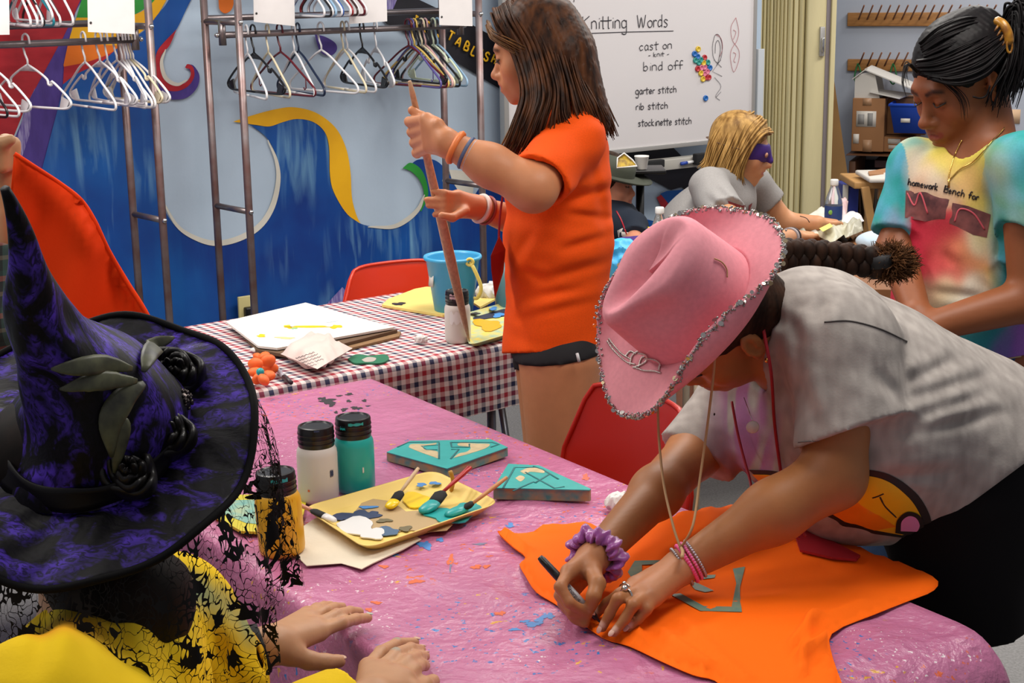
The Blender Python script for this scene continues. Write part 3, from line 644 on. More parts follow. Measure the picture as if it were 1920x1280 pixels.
# ---- folding partition
fp = empty('folding_partition', (Q(1490, 200, 7.60)[0], 7.60, 0), 'cream accordion partition folded beside the whiteboard with metal latch', 'partition')
m_cr = mat('partition_cream', 'd8cc9e', .62, noise=(5, .1), bump=(90, .2), ani=(3, 3, .4)); m_cr2 = mat('partition_edge', 'd6ca9c', .6)
ed = [1419, 1426, 1432.5, 1438.5, 1445, 1451, 1457, 1464.5, 1471, 1482, 1492, 1504.5]
for i in range(len(ed)-1):
    a = Q(ed[i]+.45, 200, 7.60); c = Q(ed[i+1]-.45, 200, 7.60); b = MB(); wd = c[0]-a[0]
    prof = [V3(a[0], 7.60, 0), V3(a[0]+wd*.12, 7.582, 0), V3(a[0]+wd*.5, 7.574+.004*(i % 2), 0), V3(a[0]+wd*.9, 7.582, 0), V3(c[0], 7.60, 0), V3(c[0], 7.75, 0), V3(a[0], 7.75, 0)]
    n = len(prof); b.add([p+V3(0, 0, z) for z in (.03, 2.68) for p in prof], [(j, (j+1) % n, (j+1) % n+n, j+n) for j in range(n)]+[tuple(range(n))[::-1], tuple(range(n, 2*n))])
    b.obj('pleat', m_cr, fp, ang=50)
def pbox(name, x0, x1, z0, z1, y0, y1, m, par, bev=.003):
    a = Q(x0, 200, 7.60)[0]; c = Q(x1, 200, 7.60)[0]; b = MB(); b.box(V3((a+c)/2, (y0+y1)/2, (z0+z1)/2), (c-a, y1-y0, z1-z0), bev=bev); return b.obj(name, m, par)
pbox('end_panel', 1505, 1541, .02, 2.68, 7.55, 7.73, m_cr, fp, .012); pbox('channel', 1541, 1549.5, .02, 2.68, 7.565, 7.71, mat('channel_grey', '8a8288', .45, metal=.3), fp)
pbox('edge_panel', 1549.5, 1558, .02, 2.68, 7.54, 7.73, m_cr2, fp)
zh = [Q(1532, y, 7.55)[2] for y in (105, 50)]
lt = pbox('latch_plate', 1528, 1537, zh[0], zh[1], 7.525, 7.55, m_al, fp); pbox('latch_handle', 1530, 1535, zh[0]+.02, zh[1]-.05, 7.50, 7.525, m_chr, lt)
for y in (8, 15, 72, 85): p = Q(1545, y, 7.56); b = MB(); b.sphere(V3(p[0], 7.562, p[2]), .008); b.obj('screw', m_chr, fp)
# ---- far right corner: peg racks, boxes, shelf, bin
m_pine = mat('pine_wood', 'a8743c', .55, noise=(6, .3), ani=(2, 2, 22)); m_dow = mat('dowel_wood', '7c5038', .6); m_brn = mat('dark_brown_wood', '5f3a20', .5, noise=(5, .3))
def rbox(x0, y0, x1, y1, o0, o1, mb=None, bev=.004):
    """box on the right wall given by its front rectangle in the photo, front face o1 from the wall"""
    a = PR(x0, y0, o1); c = PR(x1, y1, o1); xa = (a-R0)@RD; xc = (c-R0)@RD; b = mb or MB()
    cc = R0+RD*(xa+xc)/2-RN*(o0+o1)/2+V3(0, 0, (a[2]+c[2])/2); b.box(cc, (abs(xc-xa), abs(o1-o0), abs(a[2]-c[2])), RD, RN, V3(0, 0, 1), bev=bev); return b
for (y0, y1, x1, npeg, which) in ((24, 49, 1830, 16, 'upper'), (111, 135, 1830, 16, 'lower')):
    pr = empty('peg_rack', R0+RD*.6+V3(0, 0, PR(1700, y0, .03)[2]), f'{which} pine peg rack with slanted dowels on the far wall', 'peg rack', 'peg racks on the far wall')
    rbox(1589, y0, x1, y1, 0, .025).obj('board', m_pine, pr)
    for i in range(npeg):
        x = 1610+i*16.2; b = MB(); p = PR(x, y0+12, .025); b.tube([p, p+(-RN*.13+RD*.045+V3(0, 0, .075))], .0045, 8); b.obj('peg', m_dow, pr)
m_grc = mat('green_cord', '1f6a34', .7)
for i, x in enumerate((1610, 1676)):
    b = MB(); p = PR(x, 122, .05); b.tube(crom([p, p+V3(.012, -.01, -.05), p+V3(.0, -.01, -.1), p+V3(-.02, 0, -.07), p+V3(-.008, 0, 0)], 5, True), .004, 6, closed=True)
    if i == 0: b.tube(crom([p+V3(0, 0, -.06), p+V3(.04, -.01, -.08), p+V3(.07, 0, -.12)], 4), .0035, 6)
    tag(b.obj('green_lanyard', m_grc), ('looped green cord hung on the first peg of the lower rack', 'looped green cord hung on the fifth peg of the lower rack')[i], 'cord', 'green cords on the pegs')
# shelf with boxes
sh = empty('wooden_shelf', PR(1700, 296, .3), 'dark brown wooden shelf holding the cardboard boxes', 'shelf')
rbox(1586, 290, 1900, 300, .0, .42).obj('top_board', m_brn, sh); rbox(1600, 300, 1900, 470, .0, .03).obj('back_panel', mat('dark_navy', '1a1f2c', .7), sh)
rbox(1592, 302, 1600, 420, .0, .38).obj('side_panel', m_brn, sh); rbox(1640, 300, 1900, 322, .02, .36).obj('under_rail', mat('dark_maroon', '32161a', .7), sh)
for i, x in enumerate((1612, 1640, 1668)): rbox(x, 345, x+24, 420, .05, .3).obj('stored_box', mat('dim_brown', '30261e', .8), sh)
m_cb = mat('cardboard', '9a6c45', .8, noise=(4, .12), bump=(60, .1)); m_cbd = mat('cardboard_tape', 'a88160', .45); m_lab = mat('label_white', 'c9c4bc', .7); m_gry = mat('label_print', '8a8886', .8)
def carton(x0, y0, x1, y1, o0, o1, lab, labels, tape=None):
    b = rbox(x0, y0, x1, y1, o0, o1); o = b.obj('cardboard_box', m_cb); tag(o, lab, 'box', 'cardboard boxes on the shelf')
    for (a, c, d, e, m) in labels: rbox(a, c, d, e, o1, o1+.002, bev=0).obj('box_label', m, o)
    if tape:
        for t_ in tape: rbox(*t_, o1, o1+.0015, bev=0).obj('tape', m_cbd, o)
    return o
carton(1599, 184, 1656, 285, .03, .36, 'tall brown cardboard box with shipping label at the left of the shelf', [(1606, 208, 1642, 238, m_lab), (1600, 251, 1610, 269, m_lab)], [(1618, 184, 1634, 198), (1618, 262, 1634, 285)])
b = rbox(1609, 214, 1620, 233, .362, .363, bev=0); rbox(1627, 212, 1636, 236, .362, .363, b, 0); b.obj('label_print', m_gry, None); bpy.data.objects['label_print'].parent = bpy.data.objects['cardboard_box']
carton(1658, 184, 1735, 253, .03, .25, 'brown cardboard box behind the blue bin', [])
carton(1657, 256, 1712, 286, .03, .34, 'low brown cardboard box under the blue bin, white stickers', [(1665, 260, 1688, 270, m_lab), (1666, 272, 1700, 280, m_lab), (1716, 262, 1720, 284, m_lab)])
# blue bin (tapered tub with rim)
bb = empty('blue_bin', PR(1720, 250, .35), 'blue plastic storage bin with small label on the low box', 'bin')
a = PR(1668, 197, .45); c = PR(1765, 252, .45); A_ = (a-R0)@RD; C_ = (c-R0)@RD; b = MB()
def tub(mb, x0, x1, z0, z1, o0, o1, tp, wl=.006):
    v = []; 
    for z, t in ((z0, tp), (z1, 0)):
        for (xx, oo) in ((x0+t, o0+t), (x1-t, o0+t), (x1-t, o1-t), (x0+t, o1-t)): v.append(R0+RD*xx-RN*oo+V3(0, 0, z))
    mb.add(v, [(0, 1, 2, 3), (0, 4, 5, 1), (1, 5, 6, 2), (2, 6, 7, 3), (3, 7, 4, 0)])
tub(b, A_, C_, c[2], a[2], .12, .45, .025); tub(b, A_+.008, C_-.008, c[2]+.01, a[2], .128, .442, .025); m_bb = mat('blue_bin_plastic', '1a45b0', .4)
b.obj('tub', m_bb, bb); b = MB(); P_ = [R0+RD*x-RN*o+V3(0, 0, a[2]) for x, o in ((A_, .12), (C_, .12), (C_, .45), (A_, .45))]; b.tube(P_, .009, 6, closed=True); b.obj('rim', m_bb, bb)
rbox(1689, 222, 1706, 230, .445, .449, bev=0).obj('bin_label', m_lab, bb)
# white open box on top
wbx = empty('white_box', PR(1640, 184, .2), 'white cardboard box with open lid lying on the tall carton', 'box')
m_whb = mat('white_card', 'cdc9c3', .7)
b = MB(); z0 = PR(1604, 184, .36)[2]; xx = [(PR(x, 184, .3)-R0)@RD for x in (1604, 1633, 1668)]
v = [R0+RD*x-RN*o+V3(0, 0, z) for x, o, z in ((xx[0], .34, z0), (xx[1]+.05, .34, z0), (xx[1]+.05, .12, z0), (xx[0], .12, z0), (xx[0], .34, z0+.11), (xx[1]+.02, .34, z0+.13), (xx[1]+.02, .12, z0+.13), (xx[0], .12, z0+.11))]
b.add(v, [(0, 1, 5, 4), (0, 4, 7, 3), (0, 3, 2, 1), (2, 3, 7, 6)]); b.obj('carton_body', m_whb, wbx, smooth=False)
b = MB(); v = [R0+RD*x-RN*o+V3(0, 0, z) for x, o, z in ((xx[1]-.03, .36, z0+.15), (xx[1]-.03, .1, z0+.155), (xx[2]+.16, .12, z0+.045), (xx[2]+.16, .38, z0+.04))]
b.add(v+[p-V3(0, 0, .006) for p in v], [(0, 3, 2, 1), (4, 5, 6, 7), (0, 4, 7, 3), (3, 7, 6, 2), (2, 6, 5, 1), (1, 5, 4, 0)]); b.obj('lid', m_whb, wbx, smooth=False)
b = MB(); v = [R0+RD*x-RN*o+V3(0, 0, z) for x, o, z in ((xx[1], .36, z0+.035), (xx[1], .14, z0+.035), (xx[2]+.1, .14, z0+.012), (xx[2]+.06, .38, z0+.005))]
b.add(v+[p-V3(0, 0, .005) for p in v], [(0, 3, 2, 1), (4, 5, 6, 7), (0, 4, 7, 3), (3, 7, 6, 2), (2, 6, 5, 1), (1, 5, 4, 0)]); b.obj('inner_flap', m_whb, wbx, smooth=False)
b = MB(); v = [R0+RD*x-RN*o+V3(0, 0, z) for x, o, z in ((xx[0]-.012, .36, z0+.10), (xx[1]-.02, .36, z0+.155), (xx[1]-.02, .3, z0+.15), (xx[0]-.012, .3, z0+.10))]
b.add(v+[p-V3(0, 0, .005) for p in v], [(0, 1, 2, 3), (7, 6, 5, 4), (0, 4, 5, 1)]); b.obj('side_flap', m_whb, wbx, smooth=False)
b = rbox(1671, 286, 1698, 290.5, .36, .40, bev=.004); tag(b.obj('orange_marker_box', mat('orange_plastic', 'e8860c', .4)), 'small orange packet on the shelf edge', 'packet')
b = rbox(1880, 205, 1912, 232, .0, .004, bev=0); tag(b.obj('wall_paper_note', mat('tan_paper', 'c9a888', .8)), 'tan paper pinned to the far wall behind the dark haired person', 'paper')
# leaning plank
b = MB(); p0 = Q(1556, 148, 8.2); v = [Q(1540, 148, 8.3), Q(1563, 143, 8.3), Q(1594, 360, 8.0), Q(1596, 480, 7.95), Q(1540, 480, 7.95)]
b.add(v+[q+V3(0, .03, 0) for q in v], [(0, 4, 3, 2, 1), (5, 6, 7, 8, 9)]+[(i, (i+1) % 5, (i+1) % 5+5, i+5) for i in range(5)]); tag(b.obj('plywood_sheet', mat('plywood', '97703f', .6, noise=(3, .2)), smooth=False), 'tall brown plywood sheet leaning behind the folding partition', 'board')
# ============================================================ tables
m_top = mat('laminate_top', 'b8a890', .5); m_leg = mat('leg_steel', '6a6a70', .35, metal=.8)
def ftable(name, A, d, n, L, W, label, ztop=.735, cat='table'):
    t = empty(name, A+d*L/2+n*W/2, label, cat); up = V3(0, 0, 1)
    b = MB(); b.box(A+d*L/2+n*W/2+up*(ztop-.0175), (L, W, .035), d, n, up, bev=.008); b.obj('tabletop', m_top, t)
    for s in (.14, L-.14):
        for q in (.08, W-.08): b = MB(); b.tube([A+d*s+n*q+up*(ztop-.03), A+d*s+n*q], .0125, 10); b.obj('leg', m_leg, t)
        b = MB(); b.tube([A+d*s+n*.08+up*.25, A+d*s+n*(W-.08)+up*.25], .009, 8); b.obj('crossbar', m_leg, t)
    return t
def drape(A, d, n, L, W, z, o0, o1, p0, p1, st, wav, rip, r=.014, curl=None):
    """cloth over a rectangle: overhangs o0,o1 along d (start,end), p0,p1 along n; returns verts, faces, uv"""
    S = np.arange(-o0, L+o1+st/2, st); T = np.arange(-p0, W+p1+st/2, st); v = []; uv = []
    def fold(x, a, b):
        if x < a: e = a-x; sg = -1; base = a
        elif x > b: e = x-b; sg = 1; base = b
        else: return x, 0, 0
        if e < r*math.pi/2: return base+sg*r*math.sin(e/r), r*(1-math.cos(e/r)), e
        return base+sg*r, r+(e-r*math.pi/2), e
    for s in S:
        for t in T:
            a, da, ea = fold(s, 0, L); b_, db, eb = fold(t, 0, W)
            down = max(da, db); P = A+d*a+n*b_+V3(0, 0, z-down)
            if ea > .02: P = P+d*(-1 if s < 0 else 1)*(wav*math.sin(t*26)+wav*1.2)*min(1, ea/.15)
            if eb > .02: P = P+n*(-1 if t < 0 else 1)*(wav*math.sin(s*21+1)*.8+wav*math.sin(s*47)*.4+wav*1.2)*min(1, eb/.15)
            if ea > 0 and eb > 0: m = min(da, db); P = P+(d*(-1 if s < 0 else 1)+n*(-1 if t < 0 else 1))*m*.25
            if ea <= 0 and eb <= 0: P[2] += rip(s, t)
            if curl: P = curl(P, s, t, ea, eb)
            v.append(P); uv.append((s, t))
    k = len(T); f = np.array([(i*k+j, (i+1)*k+j, (i+1)*k+j+1, i*k+j+1) for i in range(len(S)-1) for j in range(k-1)])
    return v, f, uv
def nodes(m):
    nt = m.node_tree; return nt, nt.links, nt.nodes['Principled BSDF'], (lambda t, **k: [setattr(n, a, v) for n in [nt.nodes.new(t)] for a, v in k.items()] and n or n)
def NN(nt, t, **k):
    n = nt.nodes.new(t)
    for a, v in k.items(): setattr(n, a, v)
    return n
# gingham cloth
gdir = nrm(V3(math.cos(math.radians(36.5)), math.sin(math.radians(36.5)), 0)); gn = V3(-gdir[1], gdir[0], 0)
GA = V3(.10, 4.14, 0)-gdir*1.83
ftable('folding_table', GA, gdir, gn, 1.83, .74, 'folding table beneath the red, white and blue checked cloth')
m_gh = bpy.data.materials.new('gingham_cloth'); m_gh.use_nodes = True; nt = m_gh.node_tree; L = nt.links; bs = nt.nodes['Principled BSDF']; bs.inputs['Roughness'].default_value = .7
uvn = NN(nt, 'ShaderNodeUVMap'); sp = NN(nt, 'ShaderNodeSeparateXYZ'); L.new(uvn.outputs[0], sp.inputs[0]); ramps = []
for i in (0, 1):
    mlt = NN(nt, 'ShaderNodeMath', operation='MULTIPLY'); mlt.inputs[1].default_value = 1/.052; L.new(sp.outputs[i], mlt.inputs[0])
    fr = NN(nt, 'ShaderNodeMath', operation='FRACT'); L.new(mlt.outputs[0], fr.inputs[0])
    cr = NN(nt, 'ShaderNodeValToRGB'); cr.color_ramp.interpolation = 'CONSTANT'; e = cr.color_ramp.elements; e[0].position = 0; e[0].color = lin('b02038')+(1,); e[1].position = .25; e[1].color = lin('e8e0dc')+(1,)
    q = e.new(.5); q.color = lin('1c2350')+(1,); q = e.new(.75); q.color = lin('e8e0dc')+(1,); L.new(fr.outputs[0], cr.inputs[0]); ramps.append(cr)
mx = NN(nt, 'ShaderNodeMix', data_type='RGBA'); mx.inputs[0].default_value = .5; L.new(ramps[0].outputs[0], mx.inputs[6]); L.new(ramps[1].outputs[0], mx.inputs[7])
mx2 = NN(nt, 'ShaderNodeMix', data_type='RGBA', blend_type='MULTIPLY'); mx2.inputs[0].default_value = .35; L.new(mx.outputs[2], mx2.inputs[6]); L.new(mx.outputs[2], mx2.inputs[7]); L.new(mx2.outputs[2], bs.inputs['Base Color'])
v, f, uv = drape(GA, gdir, gn, 1.83, .74, .7405, .18, .18, .185, .15, .0175, .006, lambda s, t: .0006*math.sin(s*60+t*9))
tag(mk('gingham_tablecloth', v, f, m_gh, None, uv=uv), 'red, white and navy checked tablecloth under the paint supplies', 'tablecloth')
# pink plastic cloth
dT = V3(math.cos(math.radians(-55.7)), math.sin(math.radians(-55.7)), 0); nT = V3(dT[1], -dT[0], 0)
PA = V3(-.352, 3.69, 0); PL, PWd = 1.83, .765
ftable('folding_table', PA, dT, nT, PL, PWd, 'long folding table beneath the pink plastic cover', ztop=.729)
m_pk = mat('pink_plastic_sheet', 'd07ba2', .26, spec=.5)
nt = m_pk.node_tree; L = nt.links; bs = nt.nodes['Principled BSDF']; tc = NN(nt, 'ShaderNodeTexCoord')
n1 = NN(nt, 'ShaderNodeTexNoise'); n1.inputs['Scale'].default_value = 9; n1.inputs['Detail'].default_value = 8; n1.inputs['Distortion'].default_value = 1.2; L.new(tc.outputs['Object'], n1.inputs['Vector'])
n2 = NN(nt, 'ShaderNodeTexVoronoi'); n2.inputs['Scale'].default_value = 42; L.new(tc.outputs['Object'], n2.inputs['Vector'])
wv = NN(nt, 'ShaderNodeTexNoise'); wv.inputs['Scale'].default_value = 60; wv.inputs['Detail'].default_value = 8; L.new(tc.outputs['Object'], wv.inputs['Vector'])
ad = NN(nt, 'ShaderNodeMath', operation='MULTIPLY_ADD'); L.new(wv.outputs[0], ad.inputs[0]); ad.inputs[1].default_value = .35; L.new(n1.outputs[0], ad.inputs[2])
bp_ = NN(nt, 'ShaderNodeBump'); bp_.inputs['Strength'].default_value = 1.0; bp_.inputs['Distance'].default_value = .012; L.new(ad.outputs[0], bp_.inputs['Height']); L.new(bp_.outputs[0], bs.inputs['Normal'])
cur = None
mx = NN(nt, 'ShaderNodeMix', data_type='RGBA'); L.new(n1.outputs[0], mx.inputs[0]); mx.inputs[6].default_value = lin('b5648c')+(1,); mx.inputs[7].default_value = lin('c67d9f')+(1,); cur = mx.outputs[2]
for (cc, sc, thr, big, bt) in (('3a74b8', 95, .715, 3.1, .53), ('d8643c', 80, .72, 2.7, .54), ('e7d8dc', 130, .735, 4, .58), ('d8a040', 60, .745, 3.5, .55)):
    a = NN(nt, 'ShaderNodeTexNoise'); a.inputs['Scale'].default_value = sc; a.inputs['Detail'].default_value = 3
    mp = NN(nt, 'ShaderNodeMapping'); mp.inputs['Location'].default_value = (sc*.13, big, sc*.031); L.new(tc.outputs['Object'], mp.inputs[0]); L.new(mp.outputs[0], a.inputs['Vector'])
    g = NN(nt, 'ShaderNodeTexNoise'); g.inputs['Scale'].default_value = big; g.inputs['Detail'].default_value = 2; L.new(mp.outputs[0], g.inputs['Vector'])
    m1 = NN(nt, 'ShaderNodeMapRange'); m1.inputs[1].default_value = thr-.09; m1.inputs[2].default_value = thr-.06; L.new(a.outputs[0], m1.inputs[0])
    m2 = NN(nt, 'ShaderNodeMapRange'); m2.inputs[1].default_value = bt; m2.inputs[2].default_value = bt+.04; L.new(g.outputs[0], m2.inputs[0])
    mm = NN(nt, 'ShaderNodeMath', operation='MULTIPLY'); L.new(m1.outputs[0], mm.inputs[0]); L.new(m2.outputs[0], mm.inputs[1])
    x = NN(nt, 'ShaderNodeMix', data_type='RGBA'); L.new(mm.outputs[0], x.inputs[0]); L.new(cur, x.inputs[6]); x.inputs[7].default_value = lin(cc)+(1,); cur = x.outputs[2]
L.new(cur, bs.inputs['Base Color'])
def prip(s, t):
    p = np.array([[s, t, 0.]]); return (float(.0022*math.sin(s*9+t*38+2.2*math.sin(t*7+s*3))+.0016*math.sin(s*34-t*21+2*math.sin(s*5)))-.0025)*(1 if s > .55 else .35)
def pcurl(P, s, t, ea, eb):
    if s > PL and ea > 0:      # the sheet runs on past the table's end and rolls over
        e = ea; tt = min(max(t, -.014), PWd+.014); q = .085
        P = PA+dT*(PL+q*math.sin(min(e/q, 2.4)))+nT*tt; P[2] = .741-q*(1-math.cos(min(e/q, 2.4)))-max(0, e-.204)*.7-.008*math.sin(t*9)-eb*.9
    return P
v, f, uv = drape(PA, dT, nT, PL, PWd, .7405, .12, .34, .05, .42, .016, .012, prip, curl=pcurl)
pkc = tag(mk('pink_table_cover', v, f, m_pk, None, uv=uv), 'pink crinkled plastic table cover speckled with paint', 'tablecloth')
# ============================================================ small builders
def slab(name, pts, z, th, m, label=None, cat=None, group=None, parent=None, smooth=False, warp_=0., step=None):
    """flat piece given by its outline in the photo, lying at height z"""
    st = step or 400; vv, ff, n = tri2d(pts, st); top = [Z(p[0], p[1], z+th) for p in vv]; bot = [p-V3(0, 0, th) for p in top]
    if warp_: top = [p+V3(0, 0, warp_*math.sin(p[0]*60)*math.sin(p[1]*70+1)) for p in top]
    k = len(top); fs = list(ff)+[tuple(i+k for i in f[::-1]) for f in ff]
    # orientation
    fs2 = []
    for f_ in fs[:len(ff)]:
        a, b_, c = [top[i] for i in f_[:3]]; fs2.append(f_ if np.cross(b_-a, c-a)[2] > 0 else f_[::-1])
    fs2 += [tuple(i+k for i in f_[::-1]) for f_ in fs2]
    for i in range(n): j = (i+1) % n; fs2.append((i, i+k, j+k, j))
    bm = bmesh.new(); bv = [bm.verts.new(tuple(p)) for p in top+bot]
    for f_ in fs2:
        try: bm.faces.new([bv[i] for i in f_])
        except ValueError: pass
    bmesh.ops.recalc_face_normals(bm, faces=bm.faces); me = bpy.data.meshes.new(name); bm.to_mesh(me); bm.free()
    V_ = np.array([tuple(v.co) for v in me.vertices]); F_ = [tuple(p.vertices) for p in me.polygons]; bpy.data.meshes.remove(me)
    o = mk(name, V_, F_, m, parent, smooth)
    if label: tag(o, label, cat, group)
    return o
def blob(name, x, y, z, rx, ry, m, parent, seed=0, th=.0012, n=22, am=.25):
    """irregular dab of paint lying flat; radii in pixels"""
    r = np.random.default_rng(seed); ph = r.uniform(0, 6, 4); P = []
    for i in range(n):
        t = 2*math.pi*i/n; k = 1+am*math.sin(2*t+ph[0])+am*.7*math.sin(3*t+ph[1])+am*.5*math.sin(5*t+ph[2]); P.append((x+rx*k*math.cos(t), y+ry*k*math.sin(t)))
    return slab(name, P, z, th, m, parent=parent, smooth=False)
def crumple(name, c, r, m, seed, amp=.35, f=55, label=None, cat=None, group=None, parent=None, h=.004):
    c = V3(*c); r = V3(*r)
    o = sdf_mesh(name, [ell(c, r)], h, m, parent, disp=lambda P: np.abs(warp(P, f, min(r)*amp*2, seed, 4))-min(r)*amp*.6, cuts=[(c-V3(0, 0, r[2]*.75), V3(0, 0, -1))], smooth_it=0)
    o.data.set_sharp_from_angle(angle=math.radians(25))
    if label: tag(o, label, cat, group)
    return o
m_wjar = mat('white_paint_bottle', 'cfc8c0', .38, spec=.4); m_tjar = mat('teal_paint_bottle', '1fa39b', .3); m_yjar = mat('yellow_paint_bottle', 'd9a010', .35); m_lid = mat('black_lid', '0d0b0c', .3)
m_teal = mat('teal_paint', '1f9d9b', .35); m_yp = mat('yellow_paint', 'f0c808', .3); m_navy = mat('navy_paint', '223358', .5); m_wp = mat('white_paint', 'dcdad8', .4); m_tan = mat('dried_paint', 'b09468', .6); m_bl = mat('blue_paint', '4684c4', .5); m_blkp = mat('black_paint', '2a2428', .6); m_orp = mat('orange_paint', 'd8602c', .5)
def jar(x, y, z, label, m, rb=.0385, hb=.112, lidr=.034, lidh=.036, tx=0., dabs=()):
    c = Z(x, y, z); t = empty('paint_jar', c, label, 'jar', 'squat paint jars with black lids')
    zv = nrm(V3(tx, 0, 1)); X = nrm(np.cross(V3(0, 1, 0), zv)); Yv = np.cross(zv, X)
    b = MB(); b.lathe([(rb*.86, 0), (rb*.97, .004), (rb, .012), (rb, hb*.82), (rb*.97, hb*.9), (rb*.87, hb*.97), (rb*.8, hb)], c, 36, X, Yv, zv); bo = b.obj('bottle', m, t, ang=60)
    b = MB(); b.lathe([(lidr*.97, hb-.006), (lidr, hb-.003), (lidr, hb+lidh-.004), (lidr*.96, hb+lidh-.001), (lidr*.85, hb+lidh), (lidr*.8, hb+lidh-.002)], c, 36, X, Yv, zv); ld = b.obj('lid', m_lid, t, ang=40)
    for k in range(3): b = MB(); b.lathe([(lidr+.0006, hb+.002+k*.009), (lidr+.0012, hb+.004+k*.009), (lidr+.0006, hb+.006+k*.009)], c, 30, X, Yv, zv, capb=False, capt=False); b.obj('grip_ring', m_lid, ld)
    for (a, zz, sx, sz, mm, on) in dabs:
        b = MB(); a = math.radians(a); rr = (lidr if on else rb)+.0008; pts = []
        for i in range(7):
            for j in range(4): u = a+(i/6-.5)*sx/rr; zz_ = zz+(j/3-.5)*sz*(1+.4*math.sin(i*2.3)); pts.append(c+(X*math.cos(u)+Yv*math.sin(u))*rr+zv*zz_)
        b.add(pts, [(i*4+j, (i+1)*4+j, (i+1)*4+j+1, i*4+j+1) for i in range(6) for j in range(3)]); b.obj('paint_smear', mm, ld if on else bo)
    return t
jar(598, 936, .742, 'white paint jar with black lid next to the teal one', m_wjar, dabs=[(-40, .06, .008, .012, m_navy, 0), (-80, .145, .01, .003, m_navy, 1), (-110, .03, .004, .004, m_orp, 0)])
jar(667, 917, .742, 'teal paint jar with black lid behind the yellow tray', m_tjar, dabs=[(-75, .14, .03, .005, m_teal, 1), (-120, .132, .012, .006, m_teal, 1), (-60, .05, .003, .01, m_wp, 0)])
jar(530, 1034, .742, 'yellow paint jar behind the black lace veil', m_yjar, rb=.040, tx=-.04, dabs=[(-70, .138, .03, .007, m_teal, 1), (-40, .085, .014, .04, mat('yellow_smear', 'e8b820', .4), 0)])
j4 = jar(859, 640, .742, 'white paint jar on the checked cloth beside the bucket', m_wjar, rb=.035, hb=.108, lidr=.031, lidh=.034, dabs=[(-95, .072, .035, .03, m_wp, 0), (-100, .128, .03, .014, mat('pink_smear', 'b09098', .5), 1)])
# foam trays
def tray(corners, z, hgt, m, label, inset=.88):
    """corners: four rim corners seen in the photo"""
    C4 = [Z(x, y, z+hgt) for x, y in corners]; ctr = sum(C4)/4; t = empty('foam_tray', (ctr[0], ctr[1], z), label, 'tray')
    def ring(s, zz, rr=.28, n=6):
        P = [ctr+(c-ctr)*s for c in C4]; out = []
        for i in range(4):
            a = P[i]; p = P[i-1]; q = P[(i+1) % 4]; L1 = np.linalg.norm(p-a); r_ = .035
            s1 = a+nrm(p-a)*r_; s2 = a+nrm(q-a)*r_
            for j in range(n+1): k = j/n; out.append(((1-k)**2)*s1+2*k*(1-k)*a+k*k*s2)
        return [V3(o[0], o[1], zz) for o in out]
    rings = [ring(inset-.02, z+.0005), ring(inset, z+.001), ring(.97, z+hgt-.003), ring(1.0, z+hgt), ring(1.01, z+hgt+.0015), ring(.985, z+hgt+.002), ring(.965, z+hgt-.001), ring(inset-.01, z+.006), ring(inset-.05, z+.004)]
    n = len(rings[0]); v = [p for r in rings for p in r]; f = [(i*n+j, i*n+(j+1) % n, (i+1)*n+(j+1) % n, (i+1)*n+j) for i in range(len(rings)-1) for j in range(n)]
    f.append(tuple((len(rings)-1)*n+j for j in range(n))); f.append(tuple(range(n))[::-1])
    mk('tray_shell', v, f, m, t); return t
m_tray = mat('yellow_foam', 'e6c66a', .55, bump=(120, .12, .001)); m_tray2 = mat('yellow_foam_painted', 'd8c050', .55, noise=(26, .3), c2='8fb0a0')
tr1 = tray([(568, 952), (812, 882), (938, 943), (686, 1030)], .742, .018, m_tray, 'pale yellow foam tray of paint holding four foam brushes', .86)
zt1 = .747
blob('paint_puddle', 745, 972, zt1, 80, 30, m_tan, tr1, 3, .0006); blob('paint_puddle', 668, 985, zt1+.0008, 38, 15, m_wp, tr1, 5, .0022, am=.15); blob('paint_puddle', 700, 1000, zt1+.001, 26, 8, m_wp, tr1, 15, .0022)
blob('paint_puddle', 668, 965, zt1+.001, 34, 9, m_navy, tr1, 8, .0012, am=.4); blob('paint_puddle', 728, 995, zt1+.0012, 22, 7, mat('slate_paint', '4a6480', .4), tr1, 9, .0012)
blob('paint_puddle', 782, 937, zt1, 30, 13, m_yp, tr1, 10, .003, am=.15); blob('paint_puddle', 842, 965, zt1+.001, 40, 15, m_teal, tr1, 11, .0022, am=.2); blob('paint_puddle', 880, 950, zt1+.001, 20, 12, m_teal, tr1, 12, .002)
for i, (x, y, rx, ry, m) in enumerate([(640, 972, 8, 3, m_navy), (700, 962, 10, 4, m_navy), (720, 975, 12, 4, mat('olive_paint', '6a6040', .5)), (760, 990, 14, 4, mat('olive_paint', '6a6040', .5)), (690, 950, 14, 3, m_bl), (815, 905, 9, 3, m_bl), (840, 900, 6, 3, m_bl), (790, 908, 10, 3, m_bl), (905, 938, 8, 4, m_teal), (868, 918, 8, 3, m_bl)]): blob('paint_dab', x, y, zt1+.0015 if y > 930 else zt1+.006, rx, ry, m, tr1, 20+i, .0008)
tr2 = tray([(866, 590), (955, 565), (1010, 610), (880, 648)], .742, .016, m_tray2, 'yellow foam tray smeared with paint beside the orange shirt', .86)
blob('paint_puddle', 915, 608, .747, 28, 9, mat('amber_paint', 'd8a018', .4), tr2, 4); blob('paint_dab', 935, 590, .748, 10, 4, m_bl, tr2, 6); blob('paint_dab', 925, 578, .756, 7, 3, m_bl, tr2, 7); blob('paint_dab', 890, 587, .756, 9, 2, m_blkp, tr2, 8)
b = MB(); p = Z(846, 920, .75); b.tube(crom([p, p+V3(.004, 0, .02), p+V3(-.001, 0, .04)], 4), .004, 8); tag(b.obj('wooden_stub', mat('stub_yellow', 'b8862c', .5)), 'short yellow stick standing in the foam tray', 'stick')
